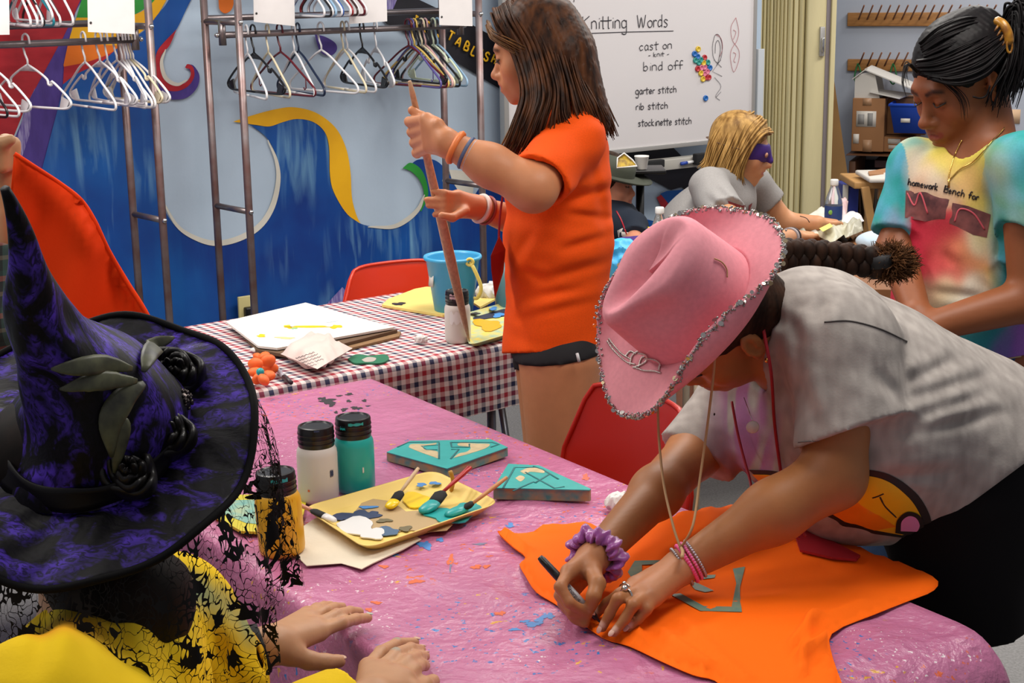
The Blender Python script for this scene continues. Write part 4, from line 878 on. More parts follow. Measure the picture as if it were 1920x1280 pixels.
# foam brushes
m_foam = mat('black_foam', '100e0e', .85); 
def brush(h0, h1, f1, tip, mh, mt, label, zt, wf=.011, gr='foam brushes in the tray'):
    """h0 handle end, h1 handle/foam joint, f1 foam end, tip: painted end ; each (x,y,z)"""
    H0, H1, F1, T1 = [Z(*q) for q in (h0, h1, f1, tip)]; t = empty('foam_brush', H1, label, 'brush', gr)
    b = MB(); b.tube([H0, H0+(H1-H0)*.3, H0+(H1-H0)*.7, H1], [.0034, .0042, .0036, .003], 10); b.obj('handle', mh, t)
    b = MB(); d = F1-H1; w_ = V3(0, 0, 1); b.tube([H1-nrm(d)*.004, H1+d*.1, H1+d*.6, F1], [wf*.55, wf, wf, wf*.96], 12, flat=.45, fdir=w_); b.obj('foam_head', m_foam, t)
    b = MB(); b.tube([F1-nrm(d)*.004, F1+(T1-F1)*.35, F1+(T1-F1)*.8, T1], [wf*1.03, wf*1.1, wf*.9, wf*.4], 12, flat=.5, fdir=w_); b.obj('paint_tip', mt, t)
    return t
m_hw = mat('handle_wood', 'c9a983', .5, noise=(60, .15)); m_hr = mat('handle_red', 'b01c18', .35); m_ho = mat('handle_tan', 'c0824c', .5, noise=(60, .15)); m_hp = mat('handle_salmon', 'c88468', .5)
brush((784, 878, .792), (750, 924, .768), (738, 942, .757), (728, 952, .754), m_hw, m_yp, 'foam brush with pale handle and yellow paint on its tip', 0)
brush((883, 876, .80), (828, 924, .768), (812, 945, .758), (790, 960, .754), m_hr, m_teal, 'foam brush with red handle and teal painted head', 0, .014)
b = MB(); b.tube([Z(878, 874, .797), Z(832, 920, .770)], .0024, 8); q = b.obj('red_straw', mat('handle_red2', '8c1614', .35)); tag(q, 'thin dark red stick leaning beside the red handled brush', 'stick')
brush((950, 895, .792), (884, 945, .766), (868, 953, .757), (836, 966, .753), m_ho, m_teal, 'foam brush with tan wooden handle lying in teal paint', 0, .013)
brush((556, 944, .768), (587, 957, .768), (611, 968, .764), (630, 977, .758), m_hp, m_wp, 'foam brush with white tip on the left rim of the tray', 0, .009)
# napkin under tray, tissues
m_nap = mat('paper_towel', 'd8cbb4', .85, bump=(80, .3)); m_tis = mat('tissue_white', 'd8d4d0', .85)
slab('paper_towel', [(562, 990), (600, 965), (700, 960), (790, 1010), (755, 1030), (700, 1055), (678, 1066), (640, 1055), (575, 1060), (560, 1045)], .742, .0015, m_nap, 'cream paper towel under the foam tray', 'towel', warp_=.001, step=14)
crumple('crumpled_tissue', Z(1168, 942, .757), (.032, .026, .018), m_tis, 2, f=150, label='white crumpled tissue on the pink cover by the red chair', cat='tissue', h=.003, group='crumpled tissues')
crumple('crumpled_tissue', Z(790, 640, .748)+V3(0, 0, .006), (.017, .012, .012), m_tis, 5, f=260, label='small white scrap of tissue on the checked cloth', cat='tissue', h=.002, group='crumpled tissues')
crumple('crumpled_tissue', Z(925, 548, .76), (.05, .03, .03), m_tis, 7, f=110, label='crumpled white napkin beside the blue bucket', cat='tissue', h=.003, group='crumpled tissues')
crumple('crumpled_tissue', Z(505, 655, .75), (.05, .02, .008), m_tis, 9, f=110, label='crumpled white paper beside the white packet', cat='tissue', h=.003, group='crumpled tissues')
# stamp blocks
m_blk2 = mat('stamp_side', 'b08c5c', .65, noise=(35, .4), c2='4a8c86'); m_blt = mat('stamp_top', '35a9a4', .4, noise=(30, .12)); m_bare = mat('bare_foam', 'c8b48c', .7, noise=(60, .2)); m_rec = mat('stamp_groove', '176a6c', .5)
def stamp(poly_, z, th, label, marks, bare):
    t = slab('foam_stamp', poly_, z, th-.001, m_blk2, label, 'stamp', 'teal foam stamps'); slab('painted_face', poly_, z+th-.001, .0016, m_blt, parent=t)
    for P in bare: slab('bare_patch', P, z+th+.0006, .0005, m_bare, parent=t)
    for P in marks:
        b = MB(); b.tube([Z(x, y, z+th+.001) for x, y in P], .0022, 6, flat=.4, fdir=V3(0, 0, 1)); b.obj('groove', m_rec, t)
    return t
stamp([(725, 847), (769, 826), (920, 823), (952, 838), (838, 878)], .742, .02, 'teal shield-shaped foam stamp with letter relief, far one',
      [[(745, 838), (765, 829), (823, 828), (823, 834)], [(845, 829), (923, 829), (935, 833), (920, 838)], [(823, 860), (823, 834), (790, 836), (800, 843), (820, 843)], [(845, 829), (847, 838), (880, 838), (880, 832)], [(846, 842), (860, 842), (845, 860)]],
      [sm((766, 838), (772, 832), (800, 832), (818, 830), (815, 833), (796, 835), (796, 842), (820, 846), (822, 858), (810, 855), (785, 846), (766, 838)), sm((850, 858), (860, 850), (876, 846), (882, 838), (860, 835), (862, 830), (895, 831), (918, 832), (910, 840), (880, 850), (850, 858))])
stamp([(925, 914), (953, 869), (1011, 872), (1108, 916), (1105, 918)], .742, .024, 'teal foam stamp with crossed grooves, nearer one',
      [[(943, 915), (965, 876), (1002, 876)], [(962, 920), (1000, 903), (1006, 905)], [(1000, 874), (1018, 880), (1047, 898)], [(985, 885), (1040, 915), (1058, 912)], [(1003, 905), (1030, 889)]],
      [sm((975, 883), (990, 877), (1015, 878), (1020, 886), (995, 884), (985, 888), (975, 883)), sm((966, 896), (975, 891), (984, 895), (976, 902), (966, 896))])
m_ytl = mat('sheet_yellow', 'd0c020', .5)
ys = slab('foam_sheet', [(384, 956), (415, 928), (485, 926), (575, 936), (560, 1000), (452, 995)], .742, .005, m_ytl, 'yellow foam sheet with teal painting under the yellow jar', 'foam sheet')
slab('painted_centre', [(402, 956), (424, 938), (485, 936), (540, 945), (520, 985), (462, 980)], .7472, .0006, mat('sheet_teal', '5ca8a4', .5, noise=(40, .3), c2='a8b890'), parent=ys)
bv_pk = bvh_of(pkc)
# black and coloured prints of paint on the pink cover
for i, (x, y, rx, ry, m) in enumerate([(614, 752, 16, 4, m_blkp), (605, 748, 9, 3, m_blkp), (622, 757, 8, 4, m_blkp), (655, 739, 7, 2, m_blkp), (668, 765, 9, 3, m_blkp), (645, 768, 6, 3, m_blkp), (654, 752, 5, 2, m_blkp), (683, 751, 5, 2, m_blkp), (636, 742, 5, 1.5, m_blkp), (690, 761, 4, 1, m_blkp), (630, 773, 4, 2, m_blkp),
    (554, 733, 9, 5, mat('amber_paint2', 'e09840', .5)), (640, 716, 11, 3, mat('coral_paint', 'd86850', .5)), (797, 1022, 13, 7, m_bl), (738, 1040, 8, 3, m_bl), (825, 1012, 8, 3, m_bl), (957, 985, 7, 4, m_bl), (1000, 1170, 18, 4, m_bl), (1028, 1155, 10, 6, m_bl), (1012, 1162, 9, 5, m_bl), (965, 1180, 9, 3, m_bl), (985, 1165, 8, 3, m_bl), (900, 1020, 12, 2, mat('grey_paint', '6a6c88', .5)),
    (845, 1050, 6, 9, m_orp), (720, 1062, 10, 2.5, m_orp), (706, 1130, 9, 3, m_orp), (692, 1143, 7, 3, m_orp), (780, 1090, 13, 4, m_orp), (893, 1063, 9, 4, m_orp), (912, 1062, 7, 3, m_orp), (938, 1150, 9, 4, m_orp), (970, 878, 6, 3, mat('amber_paint2', 'e09840', .5)), (1098, 895, 7, 5, mat('coral_paint', 'd86850', .5)), (845, 1058, 2, 14, mat('grey_paint', '6a6c88', .5))]):
    r = np.random.default_rng(40+i); ph = r.uniform(0, 6, 5); P = []
    for q in range(26):
        t = 2*math.pi*q/26; k_ = 1+.22*math.sin(2*t+ph[0])+.2*math.sin(3*t+ph[1])+.16*math.sin(5*t+ph[2])+.12*math.sin(8*t+ph[3]); P.append((x+rx*k_*math.cos(t), y+ry*k_*math.sin(t)))
    decal('paint_spot', P, bv_pk, m, pkc, 6, .0006)
# ============================================================ things on the checked table
zg = .742
m_cbw = mat('card_white', 'e3ddd4', .7); m_cbb = mat('corrugated_brown', '8a6844', .8, noise=(30, .2))
slab('cardboard_sheet', [(440, 612), (585, 585), (752, 622), (748, 630), (618, 662), (500, 664)], zg, .006, m_cbb, 'brown cardboard sheet under the white painted board', 'cardboard')
slab('cardboard_sheet', [(436, 604), (580, 575), (745, 618), (640, 645), (540, 665), (480, 655)], zg+.007, .008, mat('corrugated_dark', '5f4630', .8), 'darker folded cardboard between the sheet and the white board', 'cardboard')
wbd = slab('painted_board', [(423, 602), (573, 567), (738, 613), (520, 652), (484, 648)], zg+.018, .006, m_cbw, 'white board with yellow brush marks on the checked table', 'board')
for i, (x, y, rx, ry, m) in enumerate([(580, 612, 46, 1.6, m_yp), (630, 612, 10, 3.5, m_yp), (540, 612, 8, 3, m_yp), (552, 615, 5, 1.5, mat('green_dab', '8fc080', .5)), (490, 629, 9, 2.4, m_yp), (535, 633, 16, 2, mat('pale_gold', 'd8c888', .5)), (622, 601, 12, 2.5, mat('pale_blue_dab', 'c0ccd8', .5))]): blob('brush_mark', x, y, zg+.0243, rx, ry, m, wbd, 80+i, .0005)
yfs = slab('foam_sheet', [(716, 571), (728, 560), (778, 541), (800, 537), (860, 542), (856, 588), (830, 590), (780, 582)], zg, .007, mat('yellow_sheet', 'e8cc74', .55), 'pale yellow foam sheet in front of the orange chair', 'foam sheet')
slab('foam_sheet', [(880, 562), (915, 552), (932, 558), (900, 575)], zg, .006, mat('yellow_sheet', 'e8cc74', .55), 'small yellow foam corner right of the bucket', 'foam sheet')
blob('brush_mark', 748, 569, zg+.0072, 10, 3, m_blkp, yfs, 90)
slab('dark_folder', [(880, 585), (905, 578), (960, 574), (960, 590), (890, 600)], zg, .006, mat('dark_navy2', '20243c', .6), 'dark flat folder behind the yellow tray', 'folder')
# bucket
bc = Z(851, 584, zg); bk = empty('toy_bucket', bc, 'light blue plastic bucket with yellow handle on the checked table', 'bucket'); m_bkt = mat('bucket_blue', '3f9fcc', .35); m_yh = mat('handle_yellow', 'd8c464', .4)
b = MB(); b.lathe([(.0, .004), (.052, .004), (.0535, .0), (.056, .002), (.078, .155), (.0845, .158), (.086, .163), (.084, .168), (.078, .168), (.0755, .160), (.053, .008), (0, .008)], bc, 48, capb=False, capt=False); b.obj('pail', m_bkt, bk)
hl = bc+V3(.052, -.066, .160); b = MB(); b.tube(crom([hl, hl+V3(.012, -.008, -.02), hl+V3(.028, -.01, -.06), hl+V3(.03, -.006, -.085), hl+V3(.02, .0, -.105), hl+V3(.01, .01, -.11)], 5), .0055, 8, flat=.6, fdir=V3(0, -1, 0)); hb = b.obj('handle', m_yh, bk)
b = MB(); b.tube([hl+V3(.01*math.cos(t), -.004, .01*math.sin(t)) for t in np.linspace(0, 2*math.pi, 14)[:-1]], .004, 6, closed=True); b.obj('pivot_ring', m_yh, hb)
b = MB(); b.box(bc+V3(-.058, -.03, .10)+V3(-.0045, -.005, 0), (.03, .0015, .034), nrm(V3(.45, -.9, 0)), nrm(V3(-.88, -.45, .1)), bev=0); b.obj('price_sticker', m_lab, bk)
# teal bottle by the girl
b = MB(); c = Z(945, 578, zg); b.lathe([(.024, 0), (.026, .005), (.026, .1), (.02, .12), (.012, .13), (.012, .15)], c, 20); tag(b.obj('paint_bottle', mat('dull_teal', '5f8f9a', .4)), 'grey teal bottle half behind the orange shirt', 'bottle')
# packet (pillow pouch)
def pouch(name, quad, z, puff, m, label, cat, group=None, seed=0, n=14):
    A4 = [Z(x, y, z) for x, y in quad]; v = []; f = []
    for sgn in (1, -1):
        for i in range(n+1):
            for j in range(n+1):
                a = i/n; c = j/n; p = (A4[0]*(1-a)+A4[1]*a)*(1-c)+(A4[3]*(1-a)+A4[2]*a)*c
                h = (math.sin(math.pi*a)*math.sin(math.pi*c))**.55*puff; wr = .12*puff*math.sin(9*a+seed)*math.sin(13*c+2*a+seed)+.1*puff*math.sin(31*a*c+seed)
                v.append(p+V3(0, 0, puff*.55+(h*.6+wr*(h > puff*.2))*(1 if sgn > 0 else -.9)))
    k = (n+1)**2
    for s in (0, 1):
        for i in range(n):
            for j in range(n):
                q = [s*k+i*(n+1)+j, s*k+(i+1)*(n+1)+j, s*k+(i+1)*(n+1)+j+1, s*k+i*(n+1)+j+1]; f.append(q if s == 0 else q[::-1])
    o = mk(name, v, f, m); tag(o, label, cat, group); return o
m_pou = mat('pouch_white', 'dcc8bf', .35, bump=(50, .3)); 
pc = pouch('plaster_packet', [(527, 683), (590, 642), (662, 672), (596, 712)], zg, .05, m_pou, 'white and pink plastic packet with printed text, checked table', 'packet')
bv_ = bvh_of(pc)
m_prt = mat('print_grey', '5a545c', .8)
def print_lines(lines, bvh, parent, m, rad=.0006, txt=None):
    for i, (x0, y0, x1, y1) in enumerate(lines):
        b = MB(); n = max(6, int(abs(x1-x0)/3)); P = []
        for k in range(n+1):
            q = cast(bvh, x0+(x1-x0)*k/n, y0+(y1-y0)*k/n+(.9 if k % 2 else -.9), .001)
            if q is not None: P.append(q)
        if len(P) > 2: b.tube(P, rad, 4); b.obj('print_line', m, parent)
print_lines([(555, 672, 590, 660), (560, 676, 596, 664), (566, 680, 602, 668), (572, 684, 606, 673), (576, 688, 596, 682)], bv_, pc, m_prt)
# green mask, marker, flower
gm = slab('green_foam_mask', sm((652, 672), (668, 664), (695, 666), (722, 664), (729, 672), (715, 680), (690, 680), (665, 680), (652, 672)), zg, .004, mat('green_foam', '1f6b4a', .6), 'dark green foam mask with eye hole near the packet', 'mask')
slab('eye_hole', sm((678, 674), (690, 669), (705, 671), (700, 677), (685, 678), (678, 674)), zg+.0042, .0005, mat('hole_pale', 'a8a098', .8), parent=gm)
mk2 = empty('felt_marker', Z(535, 705, zg), 'grey felt marker with dark cap near the orange flower', 'marker'); b = MB(); b.tube([Z(520, 693, zg+.008), Z(534, 708, zg+.008)], .0062, 10); b.obj('barrel', mat('pen_grey', '9a96a0', .4), mk2); b = MB(); b.tube([Z(533, 707, zg+.008), Z(546, 717, zg+.008)], [.0075, .0055], 10); b.obj('pen_cap', mat('pen_dark', '30262c', .4), mk2)
fr_ = empty('paper_flower', Z(490, 690, zg), 'orange tissue paper flower at the edge of the witch hat', 'flower'); m_ot = mat('orange_tissue', 'e8641c', .6)
for k in range(9):
    t = k*.7; c = Z(492+14*math.cos(t), 690+22*math.sin(t), zg+.02+.012*(k % 3)); b = MB(); b.sphere(c, (.022, .012, .016), 10, 6, np.array(Matrix.Rotation(t*1.7, 3, 'X') @ Matrix.Rotation(t, 3, 'Z'))); b.obj('petal', m_ot, fr_)
b = MB(); b.sphere(Z(488, 697, zg+.045), .010); b.obj('flower_centre', m_teal, fr_)
# ============================================================ chairs
def chair(c, facing, label, m, zseat=.45, ztop=.82, wt=.34, group=None, curve=.05, name='stacking_chair'):
    """c: floor point under the seat centre, facing: unit vector the sitter looks along"""
    fx = nrm(facing); sx = V3(-fx[1], fx[0], 0); t = empty(name, c, label, 'chair', group)
    n, k = 16, 12; v = []
    for i in range(k+1):
        for j in range(n+1):
            a = i/k; u = j/n*2-1; wd = wt*(.5+.02*math.sin(math.pi*a)); ed = (1-abs(u)**5*.0)
            top = (ztop-zseat-.06)*(1-.16*abs(u)**6-.10*max(0, abs(u)-.75)/.25)
            zz = zseat+.06+a*top; back = -.20-.05*a+curve*(u*u)
            v.append(c+sx*u*wd*(1-.10*max(0, a-.75)/.25*abs(u)**3)+fx*back+V3(0, 0, zz))
    q = (n+1); f = [(i*q+j, i*q+j+1, (i+1)*q+j+1, (i+1)*q+j) for i in range(k) for j in range(n)]
    o = mk('backrest', v, f, m, t); md = o.modifiers.new('s', 'SOLIDIFY'); md.thickness = .012; md2 = o.modifiers.new('b', 'BEVEL'); md2.width = .004; md2.segments = 2
    P = [v[j] for j in range(k*q, k*q+q)]; lf = [v[i*q] for i in range(k+1)]; rg = [v[i*q+n] for i in range(k, -1, -1)]
    b = MB(); b.tube(lf+P[1:-1]+rg, .0055, 8); b.obj('rolled_edge', m, t)
    v = []
    for i in range(k+1):
        for j in range(n+1): a = i/k; u = j/n*2-1; v.append(c+sx*u*.2*(1-.1*abs(a-.5))+fx*(-.2+a*.42)+V3(0, 0, zseat+.02*u*u-.02*math.sin(math.pi*a)-(.03*max(0, a-.8)/.2)+(.05*(1-a)**6)))
    o = mk('seat', v, f, m, t); md = o.modifiers.new('s', 'SOLIDIFY'); md.thickness = .012
    for a, s in ((-.17, -.17), (-.17, .17), (.17, -.17), (.17, .17)):
        b = MB(); b.tube([c+fx*a+sx*s+V3(0, 0, zseat-.02), c+fx*a*1.35+sx*s*1.2], .011, 10); b.obj('leg', m_leg, t)
    for s in (-.17, .17): b = MB(); b.tube([c-fx*.17+sx*s+V3(0, 0, zseat-.02), c-fx*.24+sx*s+V3(0, 0, zseat+.2)], .009, 8); b.obj('back_support', m_leg, t)
    return t
m_rch = mat('chair_orange_red', 'd0300c', .3, coat=.3); m_rch2 = mat('chair_red', 'b41c06', .38)
c1 = Q(724, 540, 4.86); cc = V3(c1[0], c1[1], 0)-gn*.22
chair(cc+V3(.0, 0, 0), -nrm(gn+gdir*.15), 'glossy orange-red chair behind the checked table', m_rch, ztop=.805, wt=.385)
c2 = Q(1178, 850, 3.06); chair(V3(c2[0], c2[1], 0)+nT*.2, nT, 'red chair half under the pink table behind the cowboy hat', m_rch2, ztop=.86, wt=.40)
# ============================================================ far table and what is on it
m_wt = mat('brown_table', '8a5a34', .4, noise=(5, .2))
ftA = empty('craft_table', Q(1520, 470, 5.4)*V3(1, 1, 0), 'brown work table in the background with yarn packets', 'table')
P4 = [Z(1180, 535, .73), Z(1790, 545, .73), Z(1770, 438, .73), Z(1440, 434, .73), Z(1432, 490, .73), Z(1180, 490, .73)]
b = MB(); b.add([p+V3(0, 0, 0) for p in P4]+[p-V3(0, 0, .03) for p in P4], [tuple(range(6)), tuple(range(11, 5, -1))]+[(i, i+6, (i+1) % 6+6, (i+1) % 6) for i in range(6)]); b.obj('tabletop', m_wt, ftA, smooth=False)
for i, p in enumerate(P4): q = p*.86+sum(P4)/6*.14; b = MB(); b.tube([V3(q[0], q[1], .71), V3(q[0], q[1], 0)], .018, 8); b.obj('leg', m_leg, ftA)
m_gl = mat('clear_plastic', 'dfe6ea', .08, trans=.9, ior=1.33); m_cp = mat('bottle_cap', 'dcdcd8', .4); m_lb = mat('label_blue', '24407c', .5); m_lb2 = mat('label_green', '7ab04c', .5)
def wbottle(c, label, s=1.):
    t = empty('water_bottle', c, label, 'bottle', 'clear water bottles'); b = MB()
    b.lathe([(.0, 0), (.028*s, 0), (.032*s, .008), (.032*s, .05*s), (.0305*s, .06*s), (.032*s, .07*s), (.032*s, .13*s), (.028*s, .15*s), (.016*s, .185*s), (.0125*s, .195*s), (.0125*s, .205*s)], c, 24, capb=False, capt=True); b.obj('bottle_body', m_gl, t)
    b = MB(); b.lathe([(.0145*s, .195*s), (.015*s, .2*s), (.015*s, .215*s), (.013*s, .218*s)], c, 20); b.obj('bottle_cap', m_cp, t)
    b = MB(); b.lathe([(.0326*s, .07*s), (.0328*s, .075*s), (.0328*s, .118*s), (.0326*s, .122*s)], c, 24, capb=False, capt=False); lb = b.obj('bottle_label', m_lb, t)
    b = MB(); b.sphere(c+V3(-.016*s, -.0295*s, .1*s), (.009, .002, .009), 10, 6); b.obj('label_mark', m_lb2, lb)
    return t
wbottle(Z(1236, 510, .73), 'clear water bottle with blue label beside the yellow chair')
wbottle(Z(1561, 446, .73), 'clear water bottle beside the partition channel behind the packets')
for i, (q, lab, cc_, pf) in enumerate([([(1497, 440), (1545, 405), (1570, 425), (1530, 458)], 'white and yellow packet at the front of the pile', 'd8d4c8', .06), ([(1520, 450), (1560, 425), (1600, 440), (1560, 470)], 'clear bag of packets in the middle of the pile', 'b8b49c', .05), ([(1560, 420), (1612, 412), (1620, 425), (1575, 436)], 'white packet sticking out to the right of the pile', 'dcd0d0', .04), ([(1575, 440), (1615, 428), (1618, 446), (1585, 460)], 'grey green packet at the right of the pile', 'a8a490', .05), ([(1540, 415), (1555, 388), (1590, 392), (1585, 425)], 'pink striped paper packet held in the pile', 'dcb8b8', .06), ([(1487, 448), (1500, 425), (1525, 430), (1512, 462)], 'loose clear bag with green print at the left', 'b4b4a4', .05)]):
    pouch('yarn_packet', q, .735, pf, mat(f'packet_{i}', cc_, .4, bump=(60, .4)), lab, 'packet', 'packets piled on the background table', i)
for (a, m, zz) in [([(1536, 428), (1556, 418), (1562, 424), (1543, 434)], m_yp, .80)]: slab('packet_print', a, zz, .001, mat('pale_yellow', 'e0d070', .5), 'yellow printed band on the front packet', 'label')
crumple('folded_cloth', Z(1652, 452, .76), (.09, .07, .035), mat('pale_blue_cloth', 'b4c8d8', .8), 4, .2, 22, label='pale blue folded cloth near the tie-dye sleeve', cat='cloth', h=.006)
pl = Z(1466, 447, .735); b = MB(); b.lathe([(0, .004), (.04, .004), (.055, .01), (.056, .011), (.04, .006), (0, .006)], pl, 28, capb=False, capt=False); o = b.obj('paper_plate', m_tis); tag(o, 'small white plate with red print near the hat brim', 'plate')
for i in range(5): b = MB(); b.sphere(pl+V3(-.02+.01*i, -.01+.007*(i % 3), .0085), (.004, .004, .0012), 8, 5); b.obj('plate_print', mat('maroon', '8c2438', .6), o)
# saw-horse table at the right
m_ply = mat('raw_pine', 'b88a50', .6, noise=(7, .2))
swh = empty('wooden_work_stand', V3(*Q(1650, 400, 6.6)[:2], 0), 'pine work stand with splayed legs below the shelf', 'stand')
def q3(x, y, Y): return Q(x, y, Y)
a = q3(1597, 340, 6.6); c = q3(1730, 348, 6.6)
b = MB(); b.box((a+c)/2+V3(0, .1, 0), (c[0]-a[0], .3, .03), bev=.006); b.obj('stand_top', m_ply, swh)
b = MB(); b.box((a+c)/2+V3(.06, -.02, -.035), (c[0]-a[0]-.1, .03, .06), bev=.004); b.obj('apron', m_ply, swh)
for (x0, y0, x1, y1, Y0) in ((1622, 350, 1643, 480, 6.5), (1676, 350, 1655, 480, 6.5), (1632, 350, 1620, 480, 6.85), (1700, 350, 1720, 480, 6.5)):
    p = q3(x0, y0, Y0); q = q3(x1, y1, Y0); e = p+(q-p)*((p[2])/(p[2]-q[2])); b = MB(); b.box((p+e)/2, (.035, .025, np.linalg.norm(e-p)), nrm(np.cross(V3(0, 1, 0), e-p)), V3(0, 1, 0), nrm(e-p), bev=.003); b.obj('leg', m_ply, swh)
b = rbox(1650, 352, 1672, 440, .9, .93); tag(b.obj('wood_offcut', m_ply), 'pine board upright between the stand legs', 'board')
for i, x in enumerate((1597, 1604, 1611, 1618)): b = MB(); p = q3(x, 370, 7.0); b.box(V3(p[0], 7.0, p[2]-.17), (.012, .3, .5), nrm(V3(1, 0, .08)), V3(0, 1, 0), bev=.002); tag(b.obj('hardboard_sheet', mat('panel_brown', '4c3420', .6)), f'thin dark brown panel, {ORD[i]} from the left below the work stand', 'panel', 'dark panels leaning under the work stand')
b = MB(); p = q3(1588, 375, 6.9); b.box(V3(p[0], 6.9, p[2]-.2), (.06, .2, .55), bev=.006); o = b.obj('blue_folder', mat('navy_folder', '16287c', .5)); tag(o, 'navy blue folder standing beside the work stand', 'folder')
b = MB(); p = q3(1580, 375, 6.85); b.box(V3(p[0], 6.8, p[2]-.2), (.022, .02, .55), bev=.003); tag(b.obj('pale_board_edge', m_lab), 'pale board edge beside the navy folder', 'board')
a = q3(1614, 328, 6.55); c = q3(1710, 334, 6.55); z0 = a[2]+.0
b = MB(); b.box((a+c)/2+V3(.01, .02, .0), (c[0]-a[0], .28, .02), bev=.008); o = b.obj('white_palette', m_lab); tag(o, 'white board with marker on the work stand', 'board')
zz_ = ((a+c)/2)[2]+.012
b = MB(); b.tube([V3(a[0]+.10, 6.47, zz_+.005), V3(a[0]+.16, 6.46, zz_+.005)], .006, 8); tag(b.obj('black_marker', mat('pen_black', '101014', .4)), 'black marker on the white board of the work stand', 'marker')
b = MB(); b.tube([V3(a[0]+.09, 6.42, zz_+.004), V3(a[0]+.14, 6.42, zz_+.004)], .005, 8); tag(b.obj('orange_crayon', mat('orange_plastic', 'e8860c', .4)), 'orange crayon on the white board of the work stand', 'crayon')
b = MB(); v = [q3(1628, 321, 6.6), q3(1678, 312, 6.7), q3(1680, 326, 6.6), q3(1630, 327, 6.5)]; b.add(v+[p-V3(0, 0, .01) for p in v], [(0, 1, 2, 3), (7, 6, 5, 4), (0, 4, 5, 1), (1, 5, 6, 2), (2, 6, 7, 3), (3, 7, 4, 0)]); tag(b.obj('brown_paper', m_cb, smooth=False), 'folded brown paper on the white board of the work stand', 'paper')
# chairs in the background, cup, cyan cloth
chair(V3(*Q(1165, 440, 6.35)[:2], 0), nrm(V3(.75, -.6, 0)), 'dark blue chair behind the child in the hat', mat('chair_blue', '123a86', .35), ztop=.93, wt=.42, curve=.06)
chair(V3(*Q(1252, 440, 5.75)[:2], 0), nrm(V3(.2, 1, 0)), 'yellow chair behind the water bottle', mat('chair_yellow', 'dcc020', .4), ztop=.80, wt=.26)
c = Q(1203, 307, 5.75); b = MB(); b.lathe([(.0, 0), (.019, 0), (.0205, .002), (.0265, .045), (.0275, .046), (.0275, .05), (.025, .05), (.018, .006), (0, .006)], c-V3(0, 0, .02), 24, capb=False, capt=False)
CUP = b.obj('foam_cup', m_tis); tag(CUP, 'white foam cup standing on the tray before the whiteboard', 'cup')
b = MB(); b.box(c-V3(0, 0, .03)+V3(0, .06, 0), (.18, .16, .015), bev=.004); b.box(c-V3(0, -.07, .03)+V3(0, 0, -.35), (.03, .03, .68)); tag(b.obj('tray_arm', mat('black_plastic', '0c0c0e', .35)), 'black stand holding the foam cup', 'stand')
crumple('cyan_cloth', Q(1168, 490, 4.6), (.06, .05, .065), mat('cyan_sheet', '3fa8dc', .5), 8, .3, 60, label='bright cyan crumpled plastic sheet behind the orange shirt', cat='cloth', h=.006)
crumple('purple_cloth', Q(1185, 462, 4.9), (.09, .05, .03), mat('dark_purple_cloth', '3c1c6c', .7), 9, .3, 50, label='dark purple cloth above the cyan sheet', cat='cloth', h=.006)
stb = MB(); p = Q(1180, 500, 4.7); stb.box(V3(p[0], 4.72, p[2]-.06), (.5, .4, .03), bev=.004); 
for s in (-.2, .2):
    for q in (-.15, .15): stb.tube([V3(p[0]+s, 4.72+q, p[2]-.07), V3(p[0]+s, 4.72+q, 0)], .012, 8)
tag(stb.obj('side_table', m_top), 'small side table hidden behind the orange shirted person', 'table')
# ============================================================ people: shared parts
def head_prims(O, X, Fw, Uv, s=1., ears=(1, 1), jaw=1., nose=1., lids=1):
    """X: head's own right, Fw: where the nose points, Uv: crown"""
    L = lambda x, y, z: O+s*(X*x+Fw*y+Uv*z); A = (X, Fw, Uv); e = lambda c, r, k, op='u': ell(L(*c), V3(*r)*s, A, k*s, op)
    P = [e((0, -.012, .028), (.073, .094, .086), .02), e((0, .034, -.028), (.057, .055, .074), .03), e((0, .034, -.074), (.045*jaw, .050, .040), .03), e((0, .076, -.098), (.018, .014, .016), .022),
         e((-.040, .058, -.032), (.018, .018, .020), .03), e((.040, .058, -.032), (.018, .018, .020), .03),
         cap(L(-.028, .080, .019), L(.028, .080, .019), .0115*s, k=.018*s),
         cap(L(0, .083, .004), L(0, .104*nose, -.034), .0068*s, .0095*s, k=.012*s), e((0, .106*nose, -.037), (.0115, .0115, .0105), .008), e((-.012, .096, -.041), (.0078, .010, .0075), .006), e((.012, .096, -.041), (.0078, .010, .0075), .006),
         e((-.031, .101, .0), (.019, .017, .012), .012, 's'), e((.031, .101, .0), (.019, .017, .012), .012, 's')]
    if lids: P += [e((-.031, .075, -.001), (.0155, .0145, .0125), .004), e((.031, .075, -.001), (.0155, .0145, .0125), .004)]
    P += [e((0, .083, -.066), (.027, .018, .018), .02), e((0, .0975, -.0605), (.019, .0075, .0055), .006), e((0, .0965, -.0725), (.017, .0075, .0062), .006), cap(L(-.022, .092, -.0668), L(.022, .092, -.0668), .0016*s, k=.003*s), ]
    P += [cap(L(-.021, .102, -.0665), L(.021, .102, -.0665), .0045*s, k=.004*s, op='s')]
    for sg, on in ((-1, ears[0]), (1, ears[1])):
        if not on: continue
        ea = (nrm(X*sg*.95-Fw*.35), nrm(Fw+X*sg*.3), nrm(Uv-Fw*.18)); c = L(sg*.078, -.012, -.008)
        P += [ell(c, V3(.0075, .0185, .031)*s, ea, .006*s), ell(c+X*sg*.006*s-Uv*.001*s, V3(.0065, .0115, .0215)*s, ea, .004*s, 's'), ell(L(sg*.076, .0, -.012), V3(.006, .006, .008)*s, None, .005*s), ell(L(sg*.074, -.004, -.036), V3(.006, .009, .010)*s, ea, .006*s), cap(L(sg*.080, -.018, .006), L(sg*.080, -.016, -.018), .0028*s, k=.004*s)]
    return P, L
